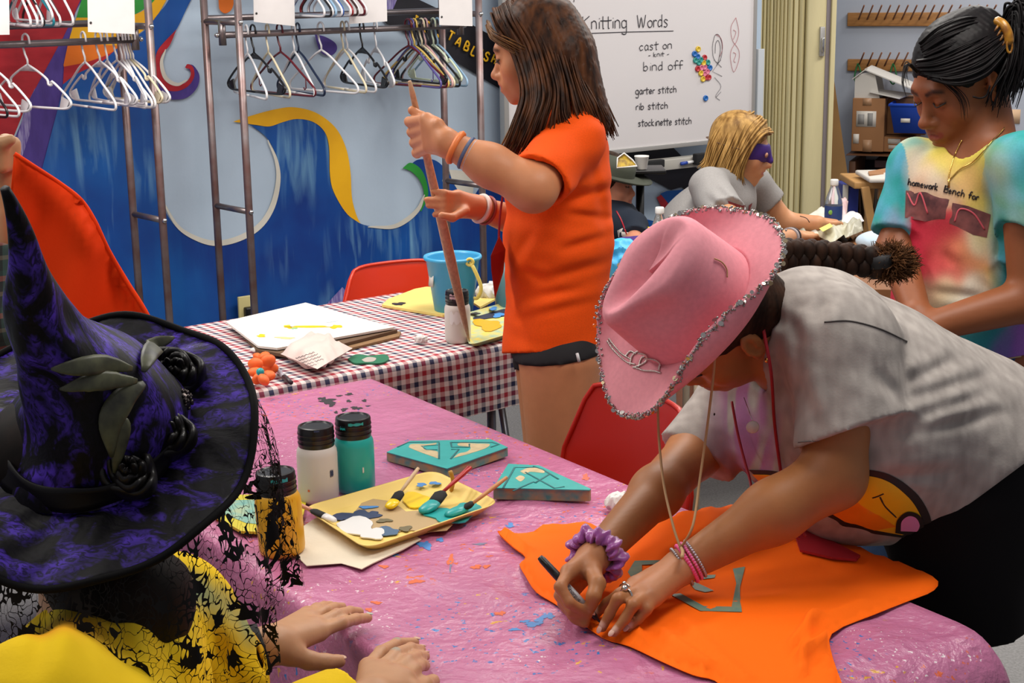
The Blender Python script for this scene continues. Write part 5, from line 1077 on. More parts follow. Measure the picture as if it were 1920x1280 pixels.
def face_col(L, s, base, lip, dark, brow=True, blush=(.62, .25, .18)):
    lipc, darkc, bl = np.array(lin(lip)), np.array(lin(dark)), np.array(blush)
    def f(P, C):
        C = mixc(C, np.array(lin(base))*V3(1.05, .82, .8), .35*near(P, [L(-.042, .075, -.035)], .035*s, .9)+.35*near(P, [L(.042, .075, -.035)], .035*s, .9)+.3*near(P, [L(0, .112, -.036)], .02*s, .9))
        C = mixc(C, lipc, .85*near(P, [L(-.019, .096, -.066), L(0, .103, -.064), L(.019, .096, -.066)], .0085*s, .4))
        if brow:
            for sg in (-1, 1): C = mixc(C, darkc, .85*near(P, [L(sg*.014, .094, .017), L(sg*.030, .091, .024), L(sg*.046, .078, .017)], .0062*s, .6))
        for sg in (-1, 1): C = mixc(C, darkc, .9*near(P, [L(sg*.018, .088, -.004), L(sg*.031, .0925, -.0075), L(sg*.045, .082, -.003)], .0038*s, .5))
        return C
    return f
def lash(L, s, parent, m):
    for sg in (-1, 1):
        b = MB(); b.tube(crom([L(sg*.017, .087, -.003), L(sg*.031, .0925, -.008), L(sg*.046, .081, -.003)], 4), .0012*s, 6); b.obj('eyelashes', m, parent)
def chain(pts, r0, r1, k=.005):
    n = len(pts)-1; out = []
    for i in range(n): out.append(cap(pts[i], pts[i+1], r0+(r1-r0)*i/n, r0+(r1-r0)*(i+1)/n, k=k if i else .008))
    return out
def palm(w, ks, r0=.0165, r1=.0125, wr=None):
    out = []; c = sum(ks)/len(ks)
    for i, q in enumerate(ks):
        a = w+(q-c)*.35; out.append(cap(a, q, r0, r1, k=.014))
    return out
def strands(name, guides, n, r, m, parent, jit=.006, seg=5, taper=.25, seed=1, spread=None, step=9):
    """locks of hair interpolated between neighbouring guide curves"""
    rg = np.random.default_rng(seed); G = [np.array(crom(g, step)) for g in guides]; k = min(len(g) for g in G); G = [g[np.linspace(0, len(g)-1, k).astype(int)] for g in G]; b = MB()
    for i in range(n):
        u = rg.uniform(0, len(G)-1.0001); a = int(u); f = u-a; P = G[a]*(1-f)+G[min(a+1, len(G)-1)]*f
        o = rg.normal(size=3)*jit; ph = rg.uniform(0, 6); fr = rg.uniform(2, 5); t = np.linspace(0, 1, k)[:, None]
        P = P+o*(.25+.9*t)+rg.normal(size=3)*jit*.6*np.sin(t*fr+ph); e = rg.uniform(.86, 1.0); P = P[:max(4, int(k*e))]; kk = len(P)
        rr = r*rg.uniform(.6, 1.25)*(1-(1-taper)*np.linspace(0, 1, kk)**2.2); b.tube(list(P), rr, seg)
    return b.obj(name, m, parent)
def hairmat(name, c1, c2, rough=.42):
    m = mat(name, c1, rough, noise=(1., .3), c2=c2, ani=(55, 55, 9), spec=.14); return m
m_skin = {}
def skin(name, rough=.5, ss=.12): return mat('skin_'+name, 'c08060', rough, vcol=True, noise=(40, .06), sss=ss, bump=(180, .12, .001), spec=.35)
m_hairblk = hairmat('hair_black', '0a0809', '151011', .5)
def band(name, a, b, r, parent, m, n=28, th=.004, w=.006, wav=0.):
    """bracelet round the axis a->b at a"""
    ax = nrm(b-a); X = nrm(np.cross(ax, V3(0, .3, 1))); Y = np.cross(ax, X); mb = MB(); pts = [a+X*(r+wav*math.sin(7*t))*math.cos(t)+Y*(r+wav*math.sin(7*t))*math.sin(t) for t in np.linspace(0, 2*math.pi, n+1)[:-1]]
    mb.tube(pts, th, 6, closed=True); return mb.obj(name, m, parent)
def person(name, loc, label, **k):
    return empty('person', (loc[0], loc[1], 0), label, 'person')
m_red = mat('lanyard_red', '9c1424', .5)
# ============================================================ standing person in the orange shirt
PA_ = person('person', Q(1045, 600, 3.62), 'standing person with long brown hair in an orange t-shirt, holding a wooden stick')
Fw = nrm(V3(-1, .16, -.24)); Uv = nrm(V3(-.22, .03, 1)-Fw*(V3(-.22, .03, 1)@Fw)); Xr = np.cross(Fw, Uv)
HO = Q(1003, 92, 3.60)
hp, LA = head_prims(HO, Xr, Fw, Uv, .98, ears=(0, 0), jaw=1.05)
sh_n = Q(1068, 262, 3.47); el_n = Q(1000, 352, 3.32); wr_n = Q(838, 268, 3.36)
sh_f = Q(1050, 265, 3.80); el_f = Q(985, 420, 3.84); wr_f = Q(893, 388, 3.74)
ST0 = Q(768, 152, 3.50); ST1 = Z(880, 640, .76)        # the stick's ends
def stk(t): return ST0+(ST1-ST0)*t
body = hp+[cap(LA(0, -.03, -.06), Q(1058, 205, 3.62), .055, .06, k=.02), cap(Q(1060, 225, 3.58), sh_n, .06, .05, k=.03), cap(Q(1055, 225, 3.66), sh_f, .06, .05, k=.03),
   cap(Q(1050, 300, 3.62), Q(1045, 560, 3.62), .10, .11, wide=(V3(0, 1, 0), 1.3), k=.04),
   cap(sh_n, el_n, .052, .047, k=.02), cap(el_n, (el_n+wr_n)/2, .050, .043, k=.03), cap((el_n+wr_n)/2, wr_n, .043, .028, k=.03),
   cap(sh_f, el_f, .048, .043), cap(el_f, wr_f, .043, .026, k=.02)]
# near hand closed on the stick
c = stk(.155)-V3(0, .0, 0); hn = V3(-1, 0, .05)
kn = [Q(800+2*i, 224+17*i, 3.40+.003*i) for i in range(4)]
body += palm(wr_n, kn, .021, .016)
for i in range(4):
    s_ = stk(.135+.036*i); body += chain([kn[i], s_+V3(-.020, -.020, .002), s_+V3(-.024, .012, 0), s_+V3(.004, .022, -.002)], .0125, .0095, k=.006)
body += chain([Q(822, 232, 3.37), stk(.115)+V3(.012, -.024, .0), stk(.10)+V3(-.01, -.014, .004)], .013, .010)
# far hand open
kf = [Q(858+1*i, 366+11*i, 3.70-.004*i) for i in range(4)]; body += palm(wr_f, kf, .020, .014)
tp = [(812, 358), (800, 374), (803, 385), (815, 402)]
for i in range(4): m_ = Q(834, 362+12*i, 3.67); body += chain([kf[i], m_, Q(tp[i][0], tp[i][1], 3.68)], .0095, .0075)
body += chain([Q(872, 395, 3.68), Q(848, 408, 3.64), Q(828, 404, 3.62)], .012, .009)
hipn = Q(1050, 680, 3.54); hipf = Q(1040, 680, 3.70); kneen = Q(1048, 860, 3.50); kneen[2] = .46; kneef = Q(1035, 860, 3.70); kneef[2] = .46
body += [cap(hipn, kneen, .098, .062, k=.02), cap(hipf, kneef, .098, .062, k=.02), ell(Q(1047, 635, 3.62), (.10, .14, .09), k=.03)]
for kq, dx in ((kneen, 0), (kneef, 0)):
    an = V3(kq[0]+.02, kq[1], .09); body += [cap(kq, kq*.6+an*.4+V3(.01, 0, 0), .056, .052, k=.03), cap(kq*.6+an*.4, an, .05, .036, k=.03), cap(an-V3(0, 0, .04), an+V3(-.15, 0, -.055), .038, .03, k=.03)]
skA = np.array(lin('c08058')); fcA = face_col(LA, .98, 'c98862', 'b0584e', '3a2218')
colA = lambda P: fcA(P, np.tile(skA, (len(P), 1)))
sdf_mesh('body', body, .0042, skin('a'), PA_, col=colA)
lash(LA, .98, PA_, mat('lash_dark', '1c120e', .6))
for sg in (-1, 1): b = MB(); b.sphere(LA(sg*.031, .0795, -.0045), .0108, 14, 10); b.obj('eye', mat('eye_dark', '2a1c18', .2), PA_)
# shirt
OC = 'ee5204'
hemc = Q(1045, 661, 3.62); hn_ = nrm(V3(.03, 0, -1))
slc = sh_n+(el_n-sh_n)*.86; sln = nrm(el_n-sh_n+V3(.0, 0, -.02)); slcf = sh_f+(el_f-sh_f)*.55
shirt = [cap(Q(1050, 285, 3.62), Q(1048, 440, 3.62), .113, .118, wide=(V3(0, 1, 0), 1.38), k=.05), cap(Q(1048, 440, 3.62), Q(1040, 690, 3.62), .116, .134, wide=(V3(0, 1, 0), 1.3), k=.05),
         cap(Q(1068, 225, 3.56), Q(1068, 225, 3.68), .066, k=.04), cap(Q(1068, 232, 3.58), sh_n+V3(.01, 0, .0), .062, .064, k=.04), cap(Q(1062, 232, 3.66), sh_f, .062, .06, k=.04),
         cap(sh_n, sh_n+(el_n-sh_n)*1.3, .066, .076, k=.035, cut=[(slc, sln)]), cap(sh_f, el_f, .06, .066, k=.03, cut=[(slcf, nrm(el_f-sh_f))]), ell(Q(1035, 330, 3.60), (.11, .14, .09), k=.05),
         cap(slc-sln*.02, slc+sln*.03, .058, .062, k=.003, op='s', cut=[(slc+sln*.004, sln)]), cap(LA(0, -.03, -.06), LA(0, -.03, -.06)*.35+Q(1062, 200, 3.62)*.65, .062, .066, k=.008, op='s')]
def wrA(P): return warp(P, 34, .0045, 3)+warp(P*V3(1, 1, 2.2), 26, .0035, 5)*1.
crA = creases([(Q(975, 505, 3.5), Q(1025, 525, 3.47), .006, .010), (Q(1020, 522, 3.47), Q(1145, 490, 3.5), .006, .012), (Q(1052, 378, 3.47), Q(1152, 350, 3.56), .008, .011), (Q(965, 600, 3.5), Q(1130, 560, 3.5), .005, .012), (Q(1000, 430, 3.47), Q(958, 500, 3.52), .005, .012), (Q(1108, 300, 3.47), Q(1140, 440, 3.53), .004, .012), (Q(1050, 470, 3.47), Q(1140, 440, 3.52), .006, .010), (Q(1060, 400, 3.47), Q(1150, 410, 3.52), .005, .009), (Q(985, 560, 3.47), Q(1100, 540, 3.47), .004, .010)])
hn_ = nrm(np.cross(V3(1, 0, .0), ray(1045, 661))); hn_ = hn_ if hn_[2] < 0 else -hn_
sdf_mesh('t_shirt', shirt, .0048, mat('orange_cotton', OC, .85, noise=(300, .1), bump=(260, .25, .001), spec=.25), PA_, disp=lambda P: wrA(P)+crA(P), cuts=[(hemc, hn_)])
for rr, cc, nn in ((.0765, slc-sln*.012, sln),):
    pass
# shorts
sdf_mesh('shorts', [ell(Q(1045, 640, 3.62), (.118, .160, .08), k=.03), cap(hipn, hipn+(kneen-hipn)*.3, .104, .104, k=.03, cut=[(Q(1045, 672, 3.50), nrm(V3(.12, 0, -1)))]), cap(hipf, hipf+(kneef-hipf)*.3, .104, .104, k=.02, cut=[(Q(1040, 676, 3.7), nrm(V3(.15, 0, -1)))])], .006, mat('black_shorts', '121014', .8), PA_)
b = MB(); b.tube([Q(1082, 662, 3.425), Q(1086, 678, 3.425)], .0035, 6); b.obj('shorts_stripe', mat('stripe_white', 'd8d8d8', .7), PA_)
for kq in (kneen, kneef):
    an = V3(kq[0]+.02, kq[1], .09); sdf_mesh('shoe', [cap(an+V3(.02, 0, -.055), an+V3(-.16, 0, -.058), .045, .036, k=.03), cap(an, an-V3(0, 0, .04), .045, .045)], .007, mat('shoe_grey', '4a4a50', .7), PA_, cuts=[(V3(0, 0, .005), V3(0, 0, -1)), (V3(0, 0, .11), V3(0, 0, 1))])
# hair
m_hA = hairmat('hair_brown', '543018', '24140c', .5)
LA3 = lambda x, y, z: LA(x, y, z)
top = LA(0, -.0, .122)
hm = [ell(LA(0, -.022, .034), V3(.084, .098, .092), (Xr, Fw, Uv), .02), ell(LA(-.03, -.045, -.03), V3(.062, .07, .09), (Xr, Fw, Uv), .03), ell(LA(.03, -.045, -.03), V3(.062, .07, .09), (Xr, Fw, Uv), .03),
      cap(LA(0, -.065, -.03), Q(1105, 225, 3.55), .07, .05, k=.04, wide=(V3(0, 1, 0), 1.4)), 
      ell(LA(0, .085, -.045), V3(.09, .055, .085), (Xr, Fw, Uv), .01, 's'), ell(LA(0, .10, .005), V3(.065, .05, .06), (Xr, Fw, Uv), .01, 's')]
sdf_mesh('hair', hm, .0055, m_hA, PA_, disp=lambda P: .0018*np.sin(P[:, 0]*520+P[:, 1]*330+2*np.sin(P[:, 2]*40)))
g = []
sd = -1   # near side of the head
sdv = 1 if (LA(1, 0, 0)-HO)[1] < 0 else -1
pt = lambda x, y, z: LA(x*sdv, y, z)
g1 = [[pt(.012, .075, .098), pt(.055, .062, .060), pt(.078, .035, -.005), Q(985, 175, 3.47), Q(968, 235, 3.44), Q(950, 285, 3.44)],
      [pt(.008, .05, .112), pt(.062, .035, .07), pt(.088, .012, .0), Q(1002, 175, 3.45), Q(990, 235, 3.42), Q(962, 296, 3.42)],
      [pt(.005, .02, .120), pt(.064, .005, .075), pt(.094, -.02, .0), Q(1028, 170, 3.44), Q(1012, 225, 3.41), Q(985, 290, 3.41)],
      [pt(.005, -.02, .120), pt(.062, -.03, .075), pt(.092, -.05, .0), Q(1055, 160, 3.45), Q(1060, 215, 3.42), Q(1072, 240, 3.41)],
      [pt(.005, -.05, .108), pt(.055, -.07, .06), pt(.078, -.09, -.01), Q(1085, 150, 3.48), Q(1108, 200, 3.46), Q(1135, 262, 3.47)],
      [pt(.0, -.08, .085), pt(.03, -.105, .04), pt(.045, -.115, -.02), Q(1108, 150, 3.56), Q(1130, 205, 3.53), Q(1152, 268, 3.53)],
      [pt(-.02, -.08, .085), pt(-.02, -.108, .04), pt(-.02, -.118, -.02), Q(1108, 150, 3.62), Q(1132, 210, 3.62), Q(1155, 262, 3.60)]]
strands('hair_locks', g1, 330, .0042, m_hA, PA_, jit=.0055, seed=3)
g2 = [[Q(985, 175, 3.62), Q(975, 215, 3.56), Q(960, 255, 3.50), Q(948, 285, 3.50)], [Q(1005, 180, 3.50), Q(985, 225, 3.46), Q(968, 265, 3.44), Q(962, 296, 3.44)]]
strands('hair_locks', g2, 90, .0040, hairmat('hair_brown_light', '7a5430', '4a301c', .4), PA_, jit=.007, seed=9)
g3 = [[pt(.0, .098, .075), pt(.045, .085, .048), pt(.075, .05, .02), pt(.088, .0, -.02)], [pt(.0, .092, .088), pt(.05, .075, .06), pt(.08, .035, .03), pt(.09, -.01, -.01)]]
strands('fringe_strands', g3, 36, .0018, hairmat('hair_brown_light', '7a5430', '4a301c', .4), PA_, jit=.004, seed=12)
# bracelets, lanyard
ax = el_n-wr_n
for i, (d, m, r_, t_) in enumerate([(.022, mat('bracelet_orange', 'e07838', .5), .033, .007), (.048, mat('bracelet_blue', '4a5878', .5), .034, .0045), (.058, mat('bracelet_grey', '9aa0b0', .5), .0345, .0035), (.068, mat('bracelet_dark', '30343c', .5), .035, .004)]): band('bracelet', wr_n+nrm(ax)*d, wr_n+ax, r_, PA_, m, th=t_)
band('wristband', wr_f+nrm(el_f-wr_f)*.015, el_f, .032, PA_, mat('band_white', 'd8c8c0', .5), th=.006); band('wristband', wr_f+nrm(el_f-wr_f)*.034, el_f, .034, PA_, mat('band_red', '8c3028', .5), th=.004)
b = MB(); p0 = Q(1010, 230, 3.52); b.tube(crom([Q(1030, 200, 3.5), Q(950, 320, 3.55), Q(942, 370, 3.56), Q(937, 410, 3.56), Q(935, 450, 3.56)], 6), .003, 6, flat=.4, fdir=V3(0, 1, 0)); ly = b.obj('lanyard', m_red, PA_)
b = MB(); v = [Q(936, 442, 3.55), Q(948, 468, 3.56), Q(944, 510, 3.56), Q(928, 560, 3.5), Q(921, 505, 3.45), Q(920, 480, 3.45)]; b.add(v+[p+V3(0, .006, 0) for p in v], [(0, 5, 4, 3, 2, 1), (6, 7, 8, 9, 10, 11)]+[(i, (i+1) % 6, (i+1) % 6+6, i+6) for i in range(6)]); b.obj('badge_pouch', m_red, ly, smooth=False)
# the stick she holds
b = MB(); ts = [0, .04, .1, .3, .5, .65, .8, .92, 1.]; rr = [.004, .0065, .0075, .010, .0125, .0135, .011, .007, .002]
b.tube([stk(t) for t in ts], rr, 12, flat=.55, fdir=V3(0, -1, 0)); tag(b.obj('wooden_stick', mat('stick_wood', 'c8a07c', .55, noise=(8, .25), ani=(20, 20, 2))), 'long tapering wooden stick held upright over the white jar', 'stick')
# ============================================================ the orange t-shirt spread on the pink cover
out = [(933, 997), (967, 1002), (1020, 994), (1080, 982), (1113, 984), (1130, 998), (1150, 1010), (1200, 990), (1250, 972), (1290, 963), (1333, 955), (1393, 948), (1470, 962), (1560, 1000), (1640, 1040), (1748, 1080), (1752, 1106), (1700, 1128), (1640, 1152), (1560, 1188), (1562, 1235), (1575, 1300), (1480, 1330), (1380, 1305), (1340, 1276), (1300, 1266), (1240, 1240), (1180, 1212), (1130, 1196), (1080, 1160), (1040, 1132), (1005, 1110), (985, 1080), (974, 1058), (985, 1045), (960, 1025)]
vv, ff, nb_ = tri2d(crom([V3(*p) for p in out], 3, True), 9)
A_ = np.array([Z(x, y, .744) for x, y in vv]); rim_ = np.array([Z(p[0], p[1], .744) for p in crom([V3(*p) for p in out], 3, True)])
dm = np.array([np.linalg.norm(rim_-p, axis=1).min() for p in A_])
def ridge(P, a, b, w, h):
    a = Z(*a); b = Z(*b); ab = b-a; t = np.clip((P-a)@ab/(ab@ab), 0, 1); d = np.linalg.norm((P-a-np.outer(t, ab))[:, :2], axis=1); return h*np.exp(-(d/w)**2)
hh = .004+.006*np.clip(dm/.02, 0, 1)+.002*warp(A_, 40, 1, 4)
for a, b, w_, h_ in [((960, 1000), (1120, 995), .008, .010), ((935, 1000), (990, 1045), .010, .012), ((985, 1060), (1050, 1120), .012, .006), ((1180, 990), (1330, 965), .009, .006), ((1200, 1000), (1100, 1060), .010, .005), ((1330, 1150), (1470, 1130), .010, .004), ((1480, 1230), (1530, 1165), .008, .012), ((1500, 1250), (1560, 1200), .008, .014), ((1520, 1175), (1500, 1280), .007, .010), ((1240, 1200), (1330, 1265), .010, .010), ((1280, 1180), (1400, 1290), .010, .006), ((1190, 1170), (1200, 1215), .008, .010), ((1400, 1010), (1600, 1060), .013, .005), ((1540, 1170), (1620, 1140), .008, .006)]: hh = hh+ridge(A_, a, b, w_, h_)
hh = hh*np.clip(dm/.006, .15, 1)
top_ = A_+np.outer(hh, V3(0, 0, 1)); bot_ = A_.copy(); k = len(A_); FF = []
for f_ in ff:
    a, b_, c = [top_[i] for i in f_[:3]]; f_ = f_ if np.cross(b_-a, c-a)[2] > 0 else f_[::-1]; FF.append(f_); FF.append(tuple(i+k for i in f_[::-1]))
for i in range(nb_): j = (i+1) % nb_; FF.append((i, i+k, j+k, j))
m_osh = mat('orange_cotton_bright', 'ff6a00', .85, bump=(240, .3, .001), spec=.2)
osh = tag(mk('t_shirt', np.concatenate([top_, bot_]), FF, m_osh), 'orange t-shirt spread on the pink cover with grey-green shield print', 'shirt')
bvs = bvh_of(osh); m_em = mat('print_grey_green', '5f8478', .5, noise=(60, .2), c2='7a8a72')
for P in ([(1177, 1073), (1190, 1052), (1203, 1052), (1204, 1070), (1193, 1087), (1184, 1085)], [(1190, 1052), (1270, 1050), (1272, 1056), (1200, 1060)], [(1300, 1080), (1342, 1078), (1340, 1084), (1302, 1088)], [(1293, 1094), (1304, 1092), (1338, 1108), (1322, 1111), (1303, 1106)], [(1374, 1067), (1397, 1063), (1391, 1148), (1370, 1146)], [(1257, 1115), (1276, 1113), (1320, 1137), (1370, 1138), (1390, 1148), (1313, 1146)]): decal('shield_print', P, bvs, m_em, osh, 7, .0012)
# red card / badge pouch lying on the shirt
rc = slab('red_pouch', [(1490, 1000), (1520, 992), (1613, 1040), (1606, 1048), (1560, 1044), (1500, 1030)], .758, .004, m_red, 'dark red lanyard pouch resting on the orange shirt', 'pouch')
# ============================================================ person bending over the table in the pink cowboy hat
PB_ = person('person', Q(1800, 1000, 2.58), 'person in a grey washed t-shirt and pink cowboy hat bending over the table, writing')
F_ = nrm(V3(-.67, .0, -.74)); U_ = V3(-.62, -.50, .56); U_ = nrm(U_-F_*(U_@F_)); X_ = np.cross(F_, U_)
HO = Q(1352, 606, 2.485); hp, LB = head_prims(HO, X_, F_, U_, 1.0, ears=(1, 1), jaw=1.15)
shn = Q(1588, 650, 2.41); eln = Q(1562, 892, 2.335); wrn = Z(1278, 1062, .800)
shf = Q(1400, 745, 2.74); elf = Q(1300, 850, 2.66); wrf = Z(1112, 1048, .815)
ln = [[(1190, 1095, .797), (1163, 1112, .797), (1138, 1130, .780), (1118, 1151, .760)], [(1203, 1105, .800), (1158, 1122, .806), (1143, 1150, .782), (1129, 1177, .760)], [(1215, 1115, .797), (1187, 1134, .798), (1172, 1160, .778), (1151, 1186, .760)], [(1227, 1122, .790), (1212, 1142, .786), (1196, 1160, .773), (1180, 1177, .760)]]
ln = [[Z(*q) for q in c] for c in ln]
rn = [[(1066, 1072, .822), (1050, 1100, .815), (1068, 1130, .795), (1103, 1150, .772)], [(1066, 1082, .805), (1050, 1116, .792), (1072, 1146, .775), (1099, 1157, .764)], [(1072, 1090, .790), (1056, 1130, .775), (1075, 1154, .763), (1094, 1163, .758)], [(1082, 1095, .780), (1066, 1140, .766), (1082, 1160, .759), (1096, 1168, .757)]]
rn = [[Z(*q) for q in c] for c in rn]; rt_ = [Z(1108, 1068, .815), Z(1120, 1094, .812), Z(1113, 1118, .800), Z(1108, 1136, .784)]
bodyB = hp+[cap(LB(0, -.035, -.05), Q(1490, 645, 2.56), .060, .066, k=.02), cap(Q(1500, 650, 2.50), shn, .07, .06, k=.03), cap(Q(1480, 660, 2.62), shf, .07, .06, k=.03),
   cap(Q(1530, 650, 2.56), Q(1640, 770, 2.56), .11, .15, k=.05), cap(Q(1640, 770, 2.56), Q(1790, 870, 2.58), .15, .14, k=.05),
   cap(shn, eln, .054, .050, k=.03), cap(eln, eln*.6+wrn*.4, .052, .046, k=.02), cap(eln*.6+wrn*.4, wrn, .046, .027, k=.03),
   cap(shf, elf, .058, .046, k=.03), cap(elf, elf*.6+wrf*.4, .047, .041, k=.02), cap(elf*.6+wrf*.4, wrf, .041, .026, k=.03)]
bodyB += palm(wrn, [c[0] for c in ln], .018, .0125)+palm(wrf, [c[0] for c in rn], .019, .0125)
for c in ln: bodyB += chain(c, .0098, .0072, k=.004)
for c in rn: bodyB += chain(c, .0100, .0078, k=.004)
bodyB += chain(rt_, .0145, .0095, k=.005)+[cap(wrf, rt_[0], .018, .015, k=.012)]+chain([Z(1238, 1080, .785), Z(1215, 1092, .77), Z(1190, 1104, .757)], .012, .009)
hipB = Q(1800, 930, 2.50); hipC = Q(1790, 930, 2.68); ft = []
for hq, yy in ((hipB, 0), (hipC, .02)):
    kn_ = V3(hq[0]-.02, hq[1]-.01, .47); an = V3(hq[0]+.03, hq[1], .09); ft.append(an)
    bodyB += [cap(hq, kn_, .10, .062, k=.03), cap(kn_, an+V3(0, 0, .14), .058, .05, k=.03), cap(an+V3(0, 0, .14), an, .05, .036, k=.03), cap(an-V3(0, 0, .04), an+V3(-.13, 0, -.055), .036, .03, k=.03)]
skB = np.array(lin('a3693c')); fcB = face_col(LB, 1.02, 'aa6c40', '8c4438', '1c100c'); tipsB = [c[-1] for c in ln]+[c[-1] for c in rn[:1]]+[rt_[-1]]
def nailcol(tips, off=V3(0, -.002, .007)):
    def f(P, C):
        for t in tips: C = mixc(C, np.array(lin('e0b8a4')), .8*near(P, [t+off], .0075, .5))
        return C
    return f
ncB = nailcol(tipsB)
kB = [c[0] for c in ln+rn]+[c[1] for c in ln]
def colB(P):
    C = np.tile(skB, (len(P), 1))
    C = mixc(C, np.array(lin('b87a58')), np.maximum(near(P, [wrn, ln[1][0]], .06, .8), near(P, [wrf, rn[1][1]], .06, .8))*.6)
    for q in kB: C = mixc(C, np.array(lin('94583c')), .35*near(P, [q+V3(0, 0, .010)], .010, .8))
    return ncB(P, fcB(P, C))
sdf_mesh('body', bodyB, .0036, skin('a'), PB_, col=colB)
lash(LB, 1.02, PB_, mat('lash_dark', '1c120e', .6))
# nails, rings
for t, d in zip(tipsB, [c[-1]-c[-2] for c in ln]+[rn[0][-1]-rn[0][-2], rt_[-1]-rt_[-2]]):
    ax = nrm(d); upn = nrm(np.array([-.1, -.45, .9])-ax*(ax@V3(-.1, -.45, .9))); b = MB(); b.sphere(t+upn*.0058+ax*.003, (.0062, .0045, .0014), 12, 6, np.array([ax, np.cross(upn, ax), upn])); b.obj('fingernail', mat('nail', 'd8ac98', .3), PB_)
m_sil = mat('silver', 'c8c4c0', .2, metal=1)
for c, nm in ((ln[0], 'thin'), (ln[1], 'large')):
    a = c[0]*.35+c[1]*.65; rg = band('ring', a, c[1], .0105, PB_, m_sil, 20, .0013 if nm == 'thin' else .002)
    b = MB(); b.sphere(a+V3(-.002, -.003, .0125), .0035 if nm == 'thin' else .0055, 8, 6); b.obj('ring_stone', m_sil, rg)
# marker in the hand
tp_ = Z(1127, 1168, .7555); zt = .8
zt = min(np.linspace(.76, .95, 200), key=lambda q: abs(np.linalg.norm(Z(1012, 1044, q)-tp_)-.137)); te = Z(1012, 1044, zt)
mkr = empty('permanent_marker', tp_, 'black and white permanent marker held in the writing hand', 'marker'); D_ = nrm(te-tp_); pp = lambda t: tp_+D_*t
b = MB(); b.tube([pp(0), pp(.004), pp(.009), pp(.010), pp(.026), pp(.030)], [.001, .0017, .0022, .0042, .0054, .0056], 14); b.obj('tip_section', mat('pen_black', '101014', .4), mkr)
b = MB(); b.tube([pp(.030), pp(.080)], .0058, 16); brl = b.obj('barrel', mat('barrel_grey', 'b4b0b2', .4), mkr); b = MB(); b.tube([pp(.079), pp(.080), pp(.10), pp(.130), pp(.137)], [.0058, .0066, .0066, .0060, .0045], 16); cp_ = b.obj('pen_cap', mat('pen_black', '101014', .4), mkr)
toc = nrm(CP-pp(.05)); toc = nrm(toc-D_*(toc@D_)); 
b = MB(); b.box(pp(.12)+toc*.0068, (.030, .003, .0022), D_, toc); b.obj('pocket_clip', mat('pen_black', '101014', .4), cp_)
sd_ = np.cross(toc, D_); write('lettering', 'Sharpie'.replace('S', 'S'), pp(.074)+toc*.0058+sd_*.0022, -D_, -sd_ if (-sd_)@V3(0, 0, 1) > 0 else sd_, .0058, mat('ink_dark', '2c2c34', .6), brl, .00035, toc, .030)
# scrunchie, bracelets
ax = nrm(elf-wrf); cS = wrf+ax*.012; Xs = nrm(np.cross(ax, V3(0, .3, 1))); Ys = np.cross(ax, Xs); v = []; n1_, n2_ = 120, 16
for i in range(n1_):
    t = 2*math.pi*i/n1_; R_ = .037+.004*math.sin(9*t); ctr = cS+(Xs*math.cos(t)+Ys*math.sin(t))*R_+ax*.004*math.sin(7*t+1)
    for j in range(n2_):
        q = 2*math.pi*j/n2_; r_ = .0125*(1+.28*math.sin(13*t+2*q)+.18*math.sin(23*t-q)); v.append(ctr+(Xs*math.cos(t)+Ys*math.sin(t))*r_*math.cos(q)*.8+ax*r_*1.25*math.sin(q))
f = np.array([(i*n2_+j, i*n2_+(j+1) % n2_, ((i+1) % n1_)*n2_+(j+1) % n2_, ((i+1) % n1_)*n2_+j) for i in range(n1_) for j in range(n2_)]); mk('scrunchie', v, f, mat('satin_purple', '9c4a98', .28, sheen=.4), PB_)
ax = nrm(eln-wrn)
for d, m, th_, nm in ((-.004, 'a8a0a0', .0028, 'silver_bracelet'), (.006, 'f05a98', .0036, 'pink_bracelet'), (.014, 'e86aa0', .0030, 'pink_bracelet'), (.021, 'b8b0b8', .0026, 'silver_bracelet')):
    c0 = wrn+ax*(d+.004); Xs = nrm(np.cross(ax, V3(0, .3, 1))); Ys = np.cross(ax, Xs); b = MB()
    for i in range(44):
        t = 2*math.pi*i/44; b.sphere(c0+(Xs*math.cos(t)+Ys*math.sin(t))*.0315, th_, 8, 5)
    tag(b.obj(nm, mat('bead_'+m, m, .3, metal=.6 if nm[0] == 's' else 0), PB_), kind='stuff')
